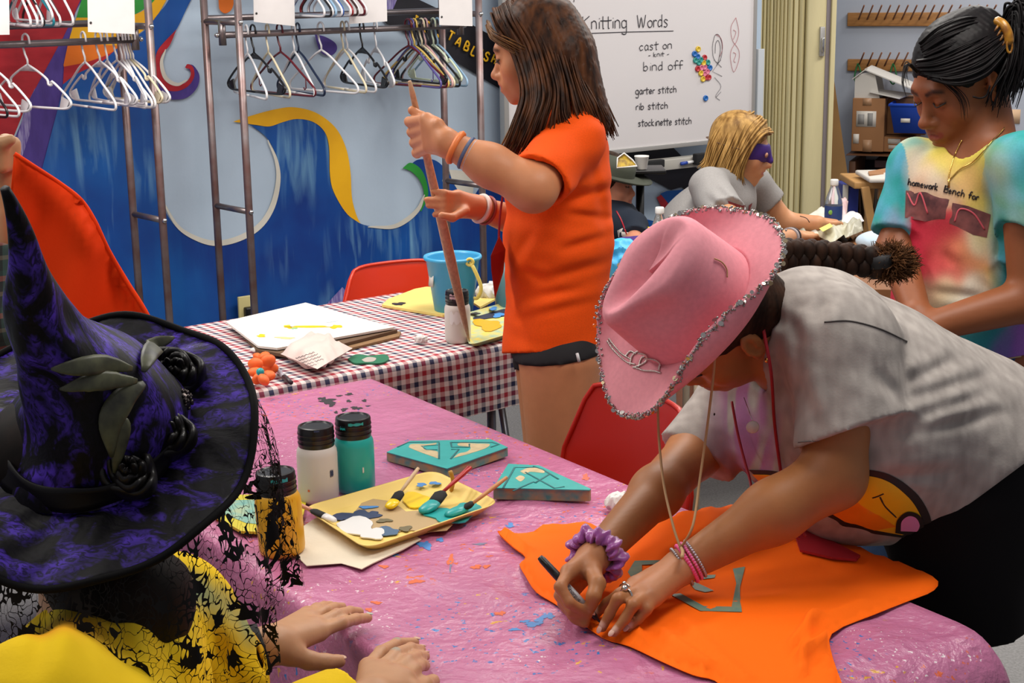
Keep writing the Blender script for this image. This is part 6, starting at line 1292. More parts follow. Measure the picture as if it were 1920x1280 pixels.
# grey shirt
c1 = Q(1535, 645, 2.56); c2 = Q(1640, 775, 2.56); c3 = Q(1800, 850, 2.58); hemp = (Q(1690, 1037, 2.5)+Q(1900, 882, 2.5))/2; hd = Q(1900, 882, 2.5)-Q(1690, 1037, 2.5); hn_ = nrm(np.cross(hd, ray(1767, 940)));
hn_ = hn_ if hn_[2] < 0 else -hn_
slN = (Q(1495, 838, 2.33)+Q(1697, 772, 2.40))/2; sd2 = Q(1697, 772, 2.40)-Q(1495, 838, 2.33); nS = nrm(np.cross(sd2, ray(1597, 805))); nS = nS if nS[2] < 0 else -nS
slF = Q(1305, 858, 2.68); nF = nrm(elf-shf+V3(0, 0, -.05))
Wd = (V3(.1, 1, -.1), 1.30)
gs = [cap(c1, c2, .128, .178, wide=Wd, k=.04), cap(c2, c3, .178, .172, wide=(V3(.1, 1, -.1), 1.1), k=.05), cap(c3, Q(1900, 960, 2.58), .172, .17, wide=(V3(.1, 1, -.1), 1.1), k=.05),
      ell(Q(1480, 800, 2.62), (.10, .11, .10), k=.06), ell(Q(1590, 900, 2.58), (.13, .15, .105), k=.06), cap(Q(1420, 700, 2.66), Q(1450, 830, 2.62), .07, .06, k=.04),
      cap(Q(1500, 600, 2.52), Q(1580, 640, 2.42), .085, .085, k=.04), cap(Q(1580, 650, 2.41), slN+nS*.05-V3(.012, .012, 0), .084, .096, k=.035, cut=[(slN, nS)]),
      cap(Q(1470, 660, 2.64), shf, .085, .08, k=.04), cap(shf, shf+(slF-shf)*1.5, .078, .076, k=.03, cut=[(slF, nF)]),
      cap(LB(0, -.035, -.05), Q(1440, 640, 2.535), .066, .074, k=.008, op='s'), cap(LB(0, -.01, -.10), Q(1420, 665, 2.54), .05, .06, k=.008, op='s'), ]
cr = [((1700, 722, 2.36), (1800, 668, 2.42)), ((1698, 752, 2.36), (1862, 700, 2.42)), ((1700, 790, 2.36), (1850, 738, 2.40)), ((1702, 815, 2.36), (1890, 770, 2.42)), ((1560, 560, 2.38), (1520, 600, 2.36)), ((1500, 700, 2.33), (1530, 800, 2.31)), ((1640, 690, 2.33), (1690, 760, 2.35)), ((1455, 640, 2.45), (1475, 760, 2.45)), ((1640, 900, 2.40), (1800, 880, 2.42)), ((1440, 560, 2.47), (1470, 620, 2.42)), ((1480, 580, 2.40), (1500, 650, 2.38)), ((1690, 640, 2.40), (1705, 770, 2.37)), ((1495, 640, 2.40), (1500, 800, 2.36))]
crG = creases([(Q(*a), Q(*b_), .007, .011) for a, b_ in cr])
m_gs = mat('grey_washed_cotton', '8f8884', .85, vcol=True, noise=(13, .22), bump=(230, .3, .001), spec=.2)
gc0, gc1, gc2 = [np.array(lin(q)) for q in ('9c948e', 'b2aaa3', 'a4589a')]
def colG(P):
    n = warp(P, 130, 1, 11, 4)+.8*warp(P*V3(2.4, 1, .8), 90, 1, 12, 4); C = mixc(np.tile(gc0, (len(P), 1)), gc1, .5+.8*n)
    pk = near(P, [Q(1440, 730, 2.60), Q(1430, 800, 2.56), Q(1450, 880, 2.55)], .13, .6)*np.clip((Q(1490, 800, 2.5)[0]-P[:, 0])/.05, 0, 1)*np.clip(.9+3*warp(P*V3(2.2, .6, .5), 60, 1, 14, 3), 0, 1)
    return mixc(C, gc2, .75*pk)
gsh = sdf_mesh('t_shirt', gs, .0045, m_gs, PB_, col=colG, disp=lambda P: warp(P, 30, .003, 8)+warp(P*V3(1, 1, 1.6), 48, .0016, 9)+crG(P), cuts=[(hemp, hn_)])
bvg = bvh_of(gsh); m_seam = mat('seam_grey', '5a5452', .8)
def seam(pts, r=.0011, m=None, par=None, bv=None, nm='seam'):
    P = []
    for q in crom([V3(*p) for p in pts], 8):
        h_ = cast(bv or bvg, q[0], q[1], .0004)
        if h_ is not None and (not P or np.linalg.norm(h_-P[-1]) < .05): P.append(h_)
    if len(P) > 2: b = MB(); b.tube(P, r, 5); return b.obj(nm, m or m_seam, par or gsh)
seam([(1447, 552), (1475, 545), (1508, 542), (1530, 570), (1546, 604)]); seam([(1546, 604), (1593, 602), (1648, 616), (1700, 640)], .0014, mat('seam_dark', '3c3836', .8)); seam([(1497, 829), (1560, 822), (1640, 800), (1696, 763)], .0009)
seam([(1424, 525), (1437, 590), (1448, 650), (1460, 720)], .0012); seam([(1440, 518), (1452, 580), (1463, 650)], .0009)
m_gy = mat('print_yellow', 'e8c010', .6, noise=(9, .1)); m_go = mat('print_orange', 'e8880c', .6, noise=(9, .1)); m_gk = mat('print_black', '1c1614', .6); m_gp = mat('print_pink', 'd890c8', .6)
grp = sm((1404, 880), (1450, 882), (1500, 890), (1560, 880), (1612, 879), (1666, 888), (1716, 922), (1742, 962), (1748, 992))
decal('graphic_outline', [tuple(p[:2]) for p in grp]+[(1746, 1003), (1700, 1008), (1640, 1000), (1580, 985), (1540, 960), (1480, 935), (1420, 910)], bvg, m_gk, gsh, 8, .0010)
inn = sm((1412, 888), (1450, 890), (1500, 899), (1560, 892), (1610, 889), (1660, 899), (1704, 932), (1728, 970), (1732, 996))
decal('graphic_face', [tuple(p[:2]) for p in inn]+[(1690, 1001), (1640, 992), (1585, 976), (1545, 952), (1480, 928), (1430, 906)], bvg, m_gy, gsh, 8, .0018)
decal('graphic_shade', [(1412, 888), (1450, 890), (1500, 899), (1560, 905), (1600, 930), (1650, 965), (1680, 985), (1640, 992), (1585, 976), (1545, 952), (1480, 928), (1430, 906)], bvg, m_go, gsh, 8, .0024)
decal('graphic_tongue_outline', [tuple(p[:2]) for p in sm((1678, 996), (1682, 972), (1700, 957), (1722, 962), (1732, 980), (1728, 996))]+[(1700, 1000)], bvg, m_gk, gsh, 6, .0030)
decal('graphic_tongue', [tuple(p[:2]) for p in sm((1688, 992), (1690, 974), (1703, 964), (1717, 968), (1724, 981), (1720, 993))], bvg, m_gp, gsh, 6, .0036)
seam([(1636, 932), (1646, 929), (1657, 924)], .0022, m_gk, nm='graphic_mouth'); seam([(1650, 930), (1660, 948), (1680, 968)], .0024, m_gk, nm='graphic_mouth'); seam([(1695, 984), (1702, 977), (1708, 980), (1708, 990)], .0014, m_gk, nm='graphic_mouth')
# shorts
zc = Q(1880, 1155, 2.5)
sdf_mesh('shorts', [cap(Q(1760, 880, 2.58), Q(1810, 960, 2.58), .15, .15, wide=(V3(0, 1, 0), 1.15), k=.04), cap(hipB, V3(hipB[0]+.02, hipB[1]-.02, .5), .125, .105, k=.03, cut=[(zc, nrm(V3(.1, 0, -1)))]), cap(hipC, V3(hipC[0], hipC[1], .5), .12, .105, k=.02, cut=[(zc, nrm(V3(.1, 0, -1)))])], .006, mat('black_cloth', '0d0b0d', .9, spec=.15), PB_, disp=lambda P: warp(P, 25, .004, 2))
for an in ft: sdf_mesh('shoe', [cap(an+V3(.02, 0, -.055), an+V3(-.15, 0, -.058), .045, .036, k=.03), cap(an, an-V3(0, 0, .04), .045, .045)], .007, mat('shoe_black', '1c1a1c', .7), PB_, cuts=[(V3(0, 0, .005), V3(0, 0, -1)), (V3(0, 0, .11), V3(0, 0, 1))])
# hair: cap under the hat, braid and puff
m_hB = hairmat('hair_dark_brown', '3a2418', '1a0e08', .6); m_hB2 = hairmat('hair_puff', '6a4426', '3a2414', .85)
axs = (X_, F_, U_)
sdf_mesh('hair', [ell(LB(0, -.018, .036), V3(.080, .099, .086), axs, .02), ell(LB(0, -.06, -.03), V3(.066, .06, .07), axs, .03), ell(LB(0, .085, -.045), V3(.10, .07, .085), axs, .01, 's'), ell(LB(-.095, .02, -.045), V3(.05, .045, .06), axs, .01, 's'), ell(LB(.095, .02, -.045), V3(.05, .045, .06), axs, .01, 's')], .0045, m_hB, PB_, disp=lambda P: .0012*np.sin(P[:, 0]*500-P[:, 2]*420+2*np.sin(P[:, 1]*50)))
b = MB(); pts = crom([Q(1440, 478, 2.63), Q(1500, 478, 2.66), (Q(1570, 483, 2.69)), Q(1640, 492, 2.70)], 6)
for i, p in enumerate(pts):
    for s_ in (-1, 1): b.sphere(p+V3(0, -.008*s_, .010*s_*(1 if i % 2 else -1)), (.016, .017, .019), 12, 8)
tag(b.obj('braid', m_hB, PB_), kind='stuff')
b = MB(); rg = np.random.default_rng(5); cpf = Q(1668, 492, 2.71)
for i in range(1500):
    d = nrm(rg.normal(size=3)); L_ = rg.uniform(.020, .050); q = cpf+d*V3(1.1, .9, .75)*L_; t1 = nrm(rg.normal(size=3))
    b.tube([cpf+d*.01, cpf+d*L_*.5+t1*.006, q, q+nrm(d+t1*1.4)*.012], [.0014, .0012, .0010, .0005], 3, caps=False)
tag(b.obj('hair_puff', m_hB2, PB_), kind='stuff')
b = MB(); b.tube([Q(1648, 478, 2.69), Q(1650, 500, 2.69)], .022, 10); b.obj('hair_tie', mat('black_elastic', '0e0c10', .7), PB_)
# lanyard, necklace, earring, cord
b = MB(); b.tube(crom([Q(1422, 545, 2.46), Q(1432, 620, 2.43), Q(1446, 700, 2.42), Q(1452, 790, 2.47), Q(1462, 870, 2.48), Q(1472, 925, 2.45), Q(1510, 1005, 2.36)], 6), .0030, 6, flat=.4, fdir=V3(0, 1, 0)); ly = b.obj('lanyard', m_red, PB_)
b = MB(); b.tube(crom([Q(1372, 752, 2.56), Q(1385, 820, 2.54), Q(1405, 895, 2.50), Q(1422, 950, 2.45), Q(1500, 1010, 2.36)], 6), .0026, 6, flat=.4, fdir=V3(0, 1, 0)); b.obj('lanyard_strap', m_red, ly)
b = MB(); c = Q(1411, 800, 2.45); b.lathe([(0, 0), (.010, 0), (.011, .0015), (.010, .003), (0, .003)], c, 20, V3(1, 0, 0), V3(0, 0, 1), V3(0, -1, 0), capb=False, capt=False); b.obj('pendant', mat('pearl', 'd8ccc4', .25), PB_)
b = MB(); b.tube([Q(1395, 745, 2.50), c+V3(0, .002, .01)], .0007, 5); b.obj('necklace', m_sil, PB_)
b = MB(); b.sphere(LB(-.088, -.008, -.046), .0042); b.obj('earring', mat('gold', 'd8b060', .25, metal=1), PB_)
# ============================================================ the cowboy hat
HB = Q(1278, 600, 2.440); S_ = -X_; hat = empty('cowboy_hat', HB, 'pink felt cowboy hat with silver sequin edge and beaded tiara', 'hat')
hp_ = lambda a, b_, h_: HB+F_*a+S_*b_+U_*h_
m_felt = mat('pink_felt', 'e2959f', .85, noise=(120, .08), bump=(220, .15, .001), spec=.2)
NA = 96; rings = []
CX = -.030     # the crown sits a little behind the brim's middle
def brim(t, th):
    sb = abs(math.sin(th))**1.6; ca, sa = math.cos(th), math.sin(th)
    wa = .100 if ca > 0 else .072; W_ = wa*(1-sb)+.050*sb; t0 = .42
    # flat part, then the sides roll up and over
    a = CX+(.114+(wa+(0.0))*t*(1-.25*sb))*ca; bf = .082+W_*min(t, t0)/t0*(.42*sb+(t0)*(1-sb))+(1-sb)*.06*max(0, t-t0); h_ = 0
    if t > t0: ph = (t-t0)/(1-t0)*math.radians(140)*sb; rr_ = .035; bf += rr_*math.sin(ph); h_ += rr_*(1-math.cos(ph))
    h_ += -.020*t*t*max(0, ca)**2-.004*t*t*max(0, -ca)**2+.006*t*sb
    return a, bf*sa, h_
v = []
nr = 14
for i in range(nr+1):
    for j in range(NA): a, b_, h_ = brim(i/nr, 2*math.pi*j/NA); v.append(hp_(a, b_, h_))
f = np.array([(i*NA+j, (i+1)*NA+j, (i+1)*NA+(j+1) % NA, i*NA+(j+1) % NA) for i in range(nr) for j in range(NA)])
o = mk('brim', v, f, m_felt, hat); md = o.modifiers.new('s', 'SOLIDIFY'); md.thickness = .003; md.offset = 0
v = []; rr = []
for t in np.linspace(0, 1, 16): rr.append((t, 1.))
for q in (.93, .84, .72, .58, .42, .26, .1, .0): rr.append((1, q))
for (t, q) in rr:
    for j in range(NA):
        th_ = 2*math.pi*j/NA; ca, sa = math.cos(th_), math.sin(th_)
        A0 = .114+(.106-.114)*t; B0 = .086+(.070-.086)*t; rd = 1-.10*max(0, (t-.85)/.15)**2
        a = A0*ca*rd*q; b_ = B0*sa*rd*q
        fr = max(0, ca)**1.2*t; b_ *= 1-.34*fr*(1-.4*abs(sa)**3)
        # side dents toward the front
        dent = math.exp(-((ca-.45)/.38)**2)*math.exp(-((t-.78)/.30)**2)*.016; b_ -= math.copysign(dent, sa)*min(1, abs(sa)*1.5)*(q if q < 1 else 1)
        h_ = .138*t**.94+.010*t*(-.25*ca)
        if t >= 1 or t > .9:
            cr_ = max(0, (1-q))if t >= 1 else 0
            h_ += .006*math.sin(min(1, cr_*2.2)*math.pi*.5) - .030*math.exp(-(b_/.020)**2)*min(1, cr_*1.9)*(1 if ca > -.9 else .7)
        v.append(hp_(a+CX, b_, h_))
n_ = len(rr); f = np.array([(i*NA+j, (i+1)*NA+j, (i+1)*NA+(j+1) % NA, i*NA+(j+1) % NA) for i in range(n_-1) for j in range(NA)])
crn = mk('crown', v, f, m_felt, hat); ms = crn.modifiers.new('sub', 'SUBSURF'); ms.levels = ms.render_levels = 1
m_seq = mat('sequin_silver', 'c4beb8', .18, metal=1); m_seq2 = mat('sequin_champagne', 'c8b490', .2, metal=1); m_glt = mat('glitter', '9a9896', .3, metal=.9)
rg = np.random.default_rng(2); bs_ = MB(); bs2 = MB(); bs3 = MB()
for i in range(900):
    th_ = 2*math.pi*(i+rg.uniform(-.4, .4))/900; a, b_, h_ = brim(1-rg.uniform(0, .05), th_); p = hp_(a, b_, h_)+rg.normal(size=3)*.0022
    bs3.sphere(p, rg.uniform(.0015, .0026), 6, 4)
for i in range(230):
    th_ = 2*math.pi*(i+rg.uniform(-.3, .3))/230; a, b_, h_ = brim(1.0-rg.uniform(-.01, .04), th_); p = hp_(a, b_, h_)+rg.normal(size=3)*.0015; n_ = nrm(rg.normal(size=3)*.8+V3(0, -1, .5)); X = nrm(np.cross(n_, V3(0, .2, 1))); r_ = rg.uniform(.0028, .0046)
    (bs_ if i % 3 else bs2).lathe([(r_, 0), (r_, .0006)], p+n_*.001, 10, X, np.cross(n_, X), n_)
tag(bs3.obj('glitter_braid', m_glt, hat), kind='stuff'); tag(bs_.obj('sequins', m_seq, hat, smooth=False), kind='stuff'); tag(bs2.obj('champagne_sequins', m_seq2, hat, smooth=False), kind='stuff')
# tiara: beaded loops on the front of the crown
br_ = bpy.data.objects['brim']; bvH = BVHTree.FromPolygons([Vector(world_of(crn) @ v_.co) for v_ in crn.data.vertices]+[Vector(world_of(br_) @ v_.co) for v_ in br_.data.vertices], [list(p.vertices) for p in crn.data.polygons]+[[q+len(crn.data.vertices) for q in p.vertices] for p in br_.data.polygons])
b = MB()
for pts in [[(1140, 640), (1150, 655), (1163, 668), (1178, 680), (1192, 684)], [(1143, 636), (1154, 650), (1168, 664), (1184, 674)], [(1184, 684), (1188, 668), (1200, 660), (1213, 664), (1214, 678), (1202, 686), (1190, 690)], [(1200, 688), (1206, 672), (1222, 670), (1238, 678), (1238, 694)], [(1192, 690), (1210, 696), (1228, 697), (1240, 700)], [(1176, 668), (1184, 660), (1194, 664)]]:
    for q in crom([V3(*p) for p in pts], 7):
        h_ = cast(bvH, q[0], q[1], .003)
        if h_ is not None: b.sphere(h_, .0019, 6, 4)
tag(b.obj('beaded_tiara', m_seq, hat), kind='stuff')
m_cord = mat('tan_cord', 'b08a60', .7)
cd = MB(); cd.tube(crom([Q(1342, 636, 2.37), Q(1338, 700, 2.38), Q(1326, 800, 2.37), Q(1312, 900, 2.34), Q(1299, 985, 2.27), Z(1277, 1026, .835)], 6), .0021, 6); cdo = cd.obj('chin_cord', m_cord, hat)
cd = MB(); cd.tube(crom([Q(1233, 762, 2.40), Q(1236, 830, 2.40), Q(1245, 910, 2.36), Q(1262, 985, 2.30), Z(1276, 1028, .835)], 6), .0021, 6); cd.obj('chin_cord', m_cord, hat)
cd = MB(); cd.tube(crom([Z(1277, 1026, .835), Z(1280, 1034, .836), Z(1279, 1045, .836)], 4), .0032, 6); cd.obj('cord_knot', m_cord, cdo)
P = [cast(bvH, q[0], q[1], .002) for q in crom([V3(1338, 485, 0), V3(1352, 492, 0), V3(1361, 505, 0), V3(1362, 520, 0)], 5)]; P = [p for p in P if p is not None]
if len(P) > 2: b = MB(); b.tube(P, .0012, 5); b.obj('cord_loop', m_cord, hat)
# ============================================================ standing person in the tie-dye shirt
PD_ = person('person', Q(1800, 560, 3.2), 'standing dark haired person in a tie-dye t-shirt with gold chain, looking down')
Fd = nrm(V3(-.80, -.38, -.42)); Ud = V3(-.30, -.12, .94); Ud = nrm(Ud-Fd*(Ud@Fd)); Xd = np.cross(Fd, Ud); axd = (Xd, Fd, Ud)
HD = Q(1800, 150, 3.22); hp, LD = head_prims(HD, Xd, Fd, Ud, 1.07, ears=(1, 1), nose=1.03)
dsr = Q(1722, 312, 3.27); del_ = Q(1680, 470, 3.20); dwr = Q(1720, 590, 3.02)
dsl = Q(1918, 305, 3.06); dell = Q(1935, 560, 3.02); dwl = Q(1745, 612, 2.99); Wx = (nrm(V3(.92, -.38, 0)), 1.32)
bodyD = hp+[cap(LD(0, -.03, -.06), Q(1848, 275, 3.20), .058, .064, k=.02), cap(Q(1800, 310, 3.2), dsr, .05, .045, k=.02), cap(Q(1850, 310, 3.17), dsl, .05, .045, k=.02), cap(Q(1820, 370, 3.19), Q(1800, 620, 3.2), .078, .088, wide=Wx, k=.03),
   cap(dsr, del_, .046, .040), cap(del_, dwr, .040, .028), cap(dsl, dell, .048, .044), cap(dell, dwl, .045, .030, k=.02)]
for w_, base in ((dwr, Q(1745, 625, 2.98)), (dwl, Q(1700, 640, 2.97))):
    d = nrm(base-w_); sd = nrm(np.cross(d, V3(0, 0, 1))); ks = [base+sd*(.027-.018*i) for i in range(4)]; bodyD += palm(w_, ks, .019, .013)
    for i, q in enumerate(ks): bodyD += chain([q, q+d*.035-V3(0, 0, .01), q+d*.055-V3(0, 0, .03)], .0095, .0078)
    bodyD += chain([w_+d*.02+sd*.03, w_+d*.05+sd*.05-V3(0, 0, .01), w_+d*.075+sd*.05-V3(0, 0, .02)], .012, .009)
for sx in (-.085, .085):
    hq = Q(1815, 680, 3.2)+Wx[0]*sx; kn_ = V3(hq[0]-.05, hq[1], .48); an = V3(hq[0]-.11, hq[1]+.02, .09); bodyD += [cap(hq, kn_, .085, .06, k=.03), cap(kn_, an, .056, .036), cap(an-V3(0, 0, .04), an+V3(-.08, -.12, -.055), .036, .03, k=.03)]
fcD = face_col(LD, 1.07, '96562f', '8a3c34', '100a08'); skD = np.array(lin('8e5230'))
bodD = sdf_mesh('body', bodyD, .0045, skin('a'), PD_, col=lambda P: fcD(P, np.tile(skD, (len(P), 1)))); lash(LD, 1.07, PD_, mat('lash_dark', '1c120e', .6))
dcen = [((1790, 300), 'd8c850', .055), ((1840, 285), 'c8b848', .05), ((1720, 290), 'c0c8b0', .05), ((1740, 270), '60b0a8', .035), ((1890, 270), '2f9c98', .05), ((1900, 320), '58b0a0', .05), ((1760, 345), 'd8b090', .05), ((1700, 330), 'd8d0a0', .035), ((1850, 350), 'dcc060', .05), ((1720, 470), 'c02840', .07), ((1700, 540), 'c02c44', .06), ((1780, 440), 'c83c48', .05), ((1770, 500), 'd05050', .04), ((1800, 480), 'd88c60', .05), ((1850, 440), 'd8cca8', .05),
        ((1870, 420), 'd8bc58', .04), ((1760, 560), 'dcc49c', .05), ((1820, 560), 'd8d0c0', .05), ((1860, 520), 'c8a040', .04), ((1800, 610), '3a98a0', .05), ((1830, 650), '2f8c9c', .05), ((1870, 660), '8050b0', .035), ((1900, 640), '9060b8', .04), ((1740, 620), 'c08040', .05), ((1745, 330), 'e0d8c8', .035), ((1810, 330), 'e0a878', .04)]
dX = np.array([Q(c[0][0], c[0][1], 3.1)[[0, 2]] for c in dcen]); dC = np.array([lin(c[1]) for c in dcen]); dS = np.array([c[2] for c in dcen])
def colD(P):
    q = P[:, [0, 2]]+np.stack([warp(P, 45, .030, 21, 4), warp(P, 50, .030, 22, 4)], 1); d = ((q[:, None, :]-dX[None])**2).sum(2)/dS**2; w_ = np.exp(-d*1.9)+1e-9; C = (w_[:, :, None]*dC).sum(1)/w_.sum(1)[:, None]
    tl = np.maximum(near(P, [dsr-V3(.03, 0, 0), del_], .075, .3)*(P[:, 0] < Q(1700, 400, 3.2)[0]), near(P, [dsl+V3(.0, 0, 0), dell], .085, .3)*(P[:, 0] > Q(1862, 400, 3.0)[0])); n = .5+1.2*warp(P, 60, 1, 23, 4)
    T_ = mixc(np.tile(lin('2c9a94'), (len(P), 1)), lin('58a8c0'), n); T_ = mixc(T_, lin('8468b8'), near(P, [Q(1915, 480, 2.95)], .06, .9)*.7); T_ = mixc(T_, lin('7c8c4c'), near(P, [Q(1690, 440, 3.2)], .03, .9)*.6)
    return mixc(C, T_, tl)
hdp = Q(1890, 668, 3.1); dsl_e = Q(1892, 495, 3.0); dsl_n = nrm(dell-dsl); dsr_e = Q(1680, 440, 3.22); dsr_n = nrm(del_-dsr)
shD = [cap(Q(1818, 350, 3.19), Q(1805, 560, 3.18), .096, .103, wide=Wx, k=.04), cap(Q(1805, 560, 3.18), Q(1815, 720, 3.18), .103, .112, wide=Wx, k=.04), cap(Q(1790, 318, 3.22), dsr, .058, .060, k=.03), cap(Q(1870, 308, 3.13), dsl, .058, .062, k=.03),
       cap(dsr, del_, .058, .064, k=.02, cut=[(dsr_e, dsr_n)]), cap(dsl, dell, .062, .073, k=.02, cut=[(dsl_e, dsl_n)]), cap(LD(0, -.03, -.06), Q(1842, 268, 3.17), .066, .070, k=.008, op='s'), cap(dsl_e-dsl_n*.02, dsl_e+dsl_n*.03, .062, .064, k=.003, op='s', cut=[(dsl_e+dsl_n*.004, dsl_n)])]
crD = []
for a, b_ in [((1745, 470), (1725, 560)), ((1835, 520), (1862, 560)), ((1770, 470), (1790, 500)), ((1740, 545), (1860, 560)), ((1700, 330), (1690, 440)), ((1880, 400), (1868, 520)), ((1760, 580), (1850, 600))]: crD.append((Q(*a, 3.06), Q(*b_, 3.06), .006, .010))
crD_ = creases(crD)
tds = sdf_mesh('t_shirt', shD, .0048, mat('tie_dye_cotton', 'c0a080', .85, vcol=True, noise=(240, .08), bump=(240, .25, .001), spec=.2), PD_, col=colD, disp=lambda P: warp(P, 30, .004, 31)+warp(P*V3(1.6, 1, 1), 40, .0025, 32)+crD_(P), cuts=[(hdp, nrm(V3(.25, 0, -1)))])
bvd = bvh_of(tds); m_pr = mat('print_maroon', '4a2428', .7, noise=(26, .3), c2='8a4c48'); m_pr2 = mat('print_dark', '241c20', .7)
decal('picture_print', [(1699, 357), (1736, 360), (1780, 374), (1772, 410), (1735, 415), (1697, 408)], bvd, m_pr, tds, 7, .001); decal('picture_print', [(1786, 380), (1815, 386), (1858, 402), (1850, 445), (1825, 440), (1780, 418)], bvd, m_pr, tds, 7, .001)
seam([(1702, 362), (1715, 385), (1726, 362), (1740, 400)], .0022, mat('print_rose', 'c8505c', .7), tds, bvd, 'picture_line'); seam([(1790, 415), (1800, 392), (1825, 400), (1846, 430)], .0022, mat('print_rose', 'c8505c', .7), tds, bvd, 'picture_line')
def lay(txt, p0, p1, hpx, bv, par, m, r):
    ss, W = strokes(txt); p0 = np.array(p0, float); d = (np.array(p1)-p0)/W; up_ = np.array([d[1], -d[0]]); up_ = up_/np.linalg.norm(up_)*hpx; b = MB()
    for s in ss:
        P = [cast(bv, *(p0+d*a+up_*q), .0012) for a, q in s]; P = [p for p in P if p is not None]
        if len(P) > 1 and max(np.linalg.norm(P[i]-P[i-1]) for i in range(1, len(P))) < .05: b.tube(P, r, 4)
    if b.v: b.obj('shirt_lettering', m, par)
lay('homework', (1703, 347), (1760, 357), 13, bvd, tds, m_pr2, .0013); lay('Bench for', (1770, 360), (1835, 376), 13, bvd, tds, m_pr2, .0013)
bvdd = bvh_of(tds, bodD); P = [cast(bvdd, q[0], q[1], .003) for q in crom([V3(1804, 262, 0), V3(1788, 300, 0), V3(1780, 335, 0), V3(1800, 318, 0), V3(1830, 300, 0), V3(1862, 266, 0), V3(1882, 240, 0)], 8)]; P = [p for p in P if p is not None]
if len(P) > 3:
    b = MB(); b.tube(P, .0014, 5); nk = b.obj('gold_chain', mat('gold', 'd8b060', .25, metal=1), PD_); b = MB(); c = P[len(P)*2//6]; b.tube([c, c-V3(0, .002, .018)], .0022, 6); b.obj('chain_pendant', mat('gold', 'd8b060', .25, metal=1), nk)
m_den = mat('denim', '33527a', .85, noise=(60, .25), bump=(200, .3, .001))
sdf_mesh('jeans', [cap(Q(1815, 665, 3.19), Q(1818, 760, 3.19), .102, .108, wide=Wx, k=.03)]+[cap(Q(1815, 720, 3.2)+Wx[0]*sx, V3(*(Q(1815, 680, 3.2)+Wx[0]*sx-V3(.10, 0, 0))[:2], .14), .094, .066, k=.02) for sx in (-.085, .085)], .006, m_den, PD_, disp=lambda P: warp(P, 30, .003, 33))
b = MB(); b.tube([Q(1874, 676, 3.06), Q(1876, 720, 3.06)], .002, 5); b.tube([Q(1888, 672, 3.05), Q(1915, 668, 3.05)], .0015, 5); b.obj('stitching', mat('stitch_tan', 'a08c6c', .7), PD_)
m_hD = m_hairblk
sdf_mesh('hair', [ell(LD(0, -.018, .036), V3(.090, .106, .096), axd, .02), ell(LD(0, -.075, .06), V3(.055, .05, .055), axd, .03), ell(LD(.0, -.06, -.02), V3(.07, .06, .06), axd, .03), ell(LD(0, .095, -.055), V3(.11, .075, .105), axd, .008, 's'), ell(LD(-.10, .012, -.04), V3(.06, .06, .062), axd, .008, 's'), ell(LD(.10, .012, -.04), V3(.06, .06, .062), axd, .008, 's')], .0048, m_hD, PD_, disp=lambda P: .0014*np.sin(P[:, 0]*380+P[:, 2]*460+2*np.sin(P[:, 1]*40)))
nsd = 1 if (LD(1, 0, 0)-HD)[1] < 0 else -1; pd = lambda x, y, z: LD(x*nsd, y, z)
gD = [[pd(.01, .085, .085), pd(.045, .065, .085), pd(.07, .01, .085), pd(.06, -.07, .07), Q(1886, 60, 3.2)], [pd(.02, .095, .065), pd(.06, .07, .055), pd(.088, .015, .05), pd(.075, -.06, .05), Q(1886, 72, 3.2)], [pd(.05, .09, .05), pd(.078, .06, .025), pd(.094, .01, .018), pd(.08, -.06, .03), Q(1888, 85, 3.2)], [pd(.0, .06, .11), pd(.03, .02, .13), pd(.04, -.04, .12), pd(.03, -.09, .08), Q(1888, 50, 3.22)]]
strands('hair_locks', gD, 170, .0030, m_hD, PD_, jit=.003, seed=21, taper=.6)
gp = [[Q(1888, 40, 3.22), Q(1905, 5, 3.2), Q(1935, 20, 3.2), Q(1930, 110, 3.2), Q(1910, 185, 3.18)], [Q(1888, 60, 3.2), Q(1915, 25, 3.17), Q(1915, 90, 3.15), Q(1900, 150, 3.15), Q(1885, 200, 3.15)], [Q(1888, 85, 3.2), Q(1895, 110, 3.16), Q(1885, 140, 3.15), Q(1872, 165, 3.15), Q(1868, 195, 3.15)]]
strands('ponytail', gp, 150, .0030, m_hD, PD_, jit=.011, seed=22)
gf = [[pd(.02, .10, .07), Q(1698, 120, 3.1), Q(1691, 160, 3.08), Q(1702, 200, 3.06)], [pd(.02, .10, .07), Q(1706, 120, 3.1), Q(1700, 140, 3.08), Q(1703, 160, 3.06)]]
strands('loose_strands', gf, 9, .0011, m_hD, PD_, jit=.002, seed=23); strands('loose_strands', [[pd(.05, .09, .055), pd(.07, .075, .0), pd(.065, .08, -.05)], [pd(.06, .08, .05), pd(.078, .06, .0), pd(.075, .06, -.04)]], 8, .0010, m_hD, PD_, jit=.002, seed=24)
m_clw = mat('tortoise_claw', 'b07c20', .3, noise=(40, .3), c2='6a3c10'); b = MB(); b.tube(crom([Q(1867, 38, 3.11), Q(1880, 44, 3.09), Q(1890, 62, 3.08), Q(1893, 84, 3.08)], 5), [.005]+[.009]*14+[.005], 8); claw = b.obj('hair_claw', m_clw, PD_)
for t in range(4): b = MB(); p = Q(1872+5*t, 48+9*t, 3.09); b.tube([p, p+V3(-.008, -.004, -.010)], [.003, .0015], 6); b.obj('claw_tooth', m_clw, claw)
b = MB(); b.tube([Q(1893+5*math.cos(t), 86+13*math.sin(t), 3.075) for t in np.linspace(0, 2*math.pi, 16)[:-1]], .0022, 6, closed=True); b.obj('claw_loop', m_clw, claw)
b = MB(); b.tube(crom([Q(1856, 160, 3.10), Q(1850, 178, 3.10), Q(1838, 184, 3.10), Q(1824, 181, 3.10)], 5), .0018, 6); b.obj('ear_strand', m_hD, PD_)
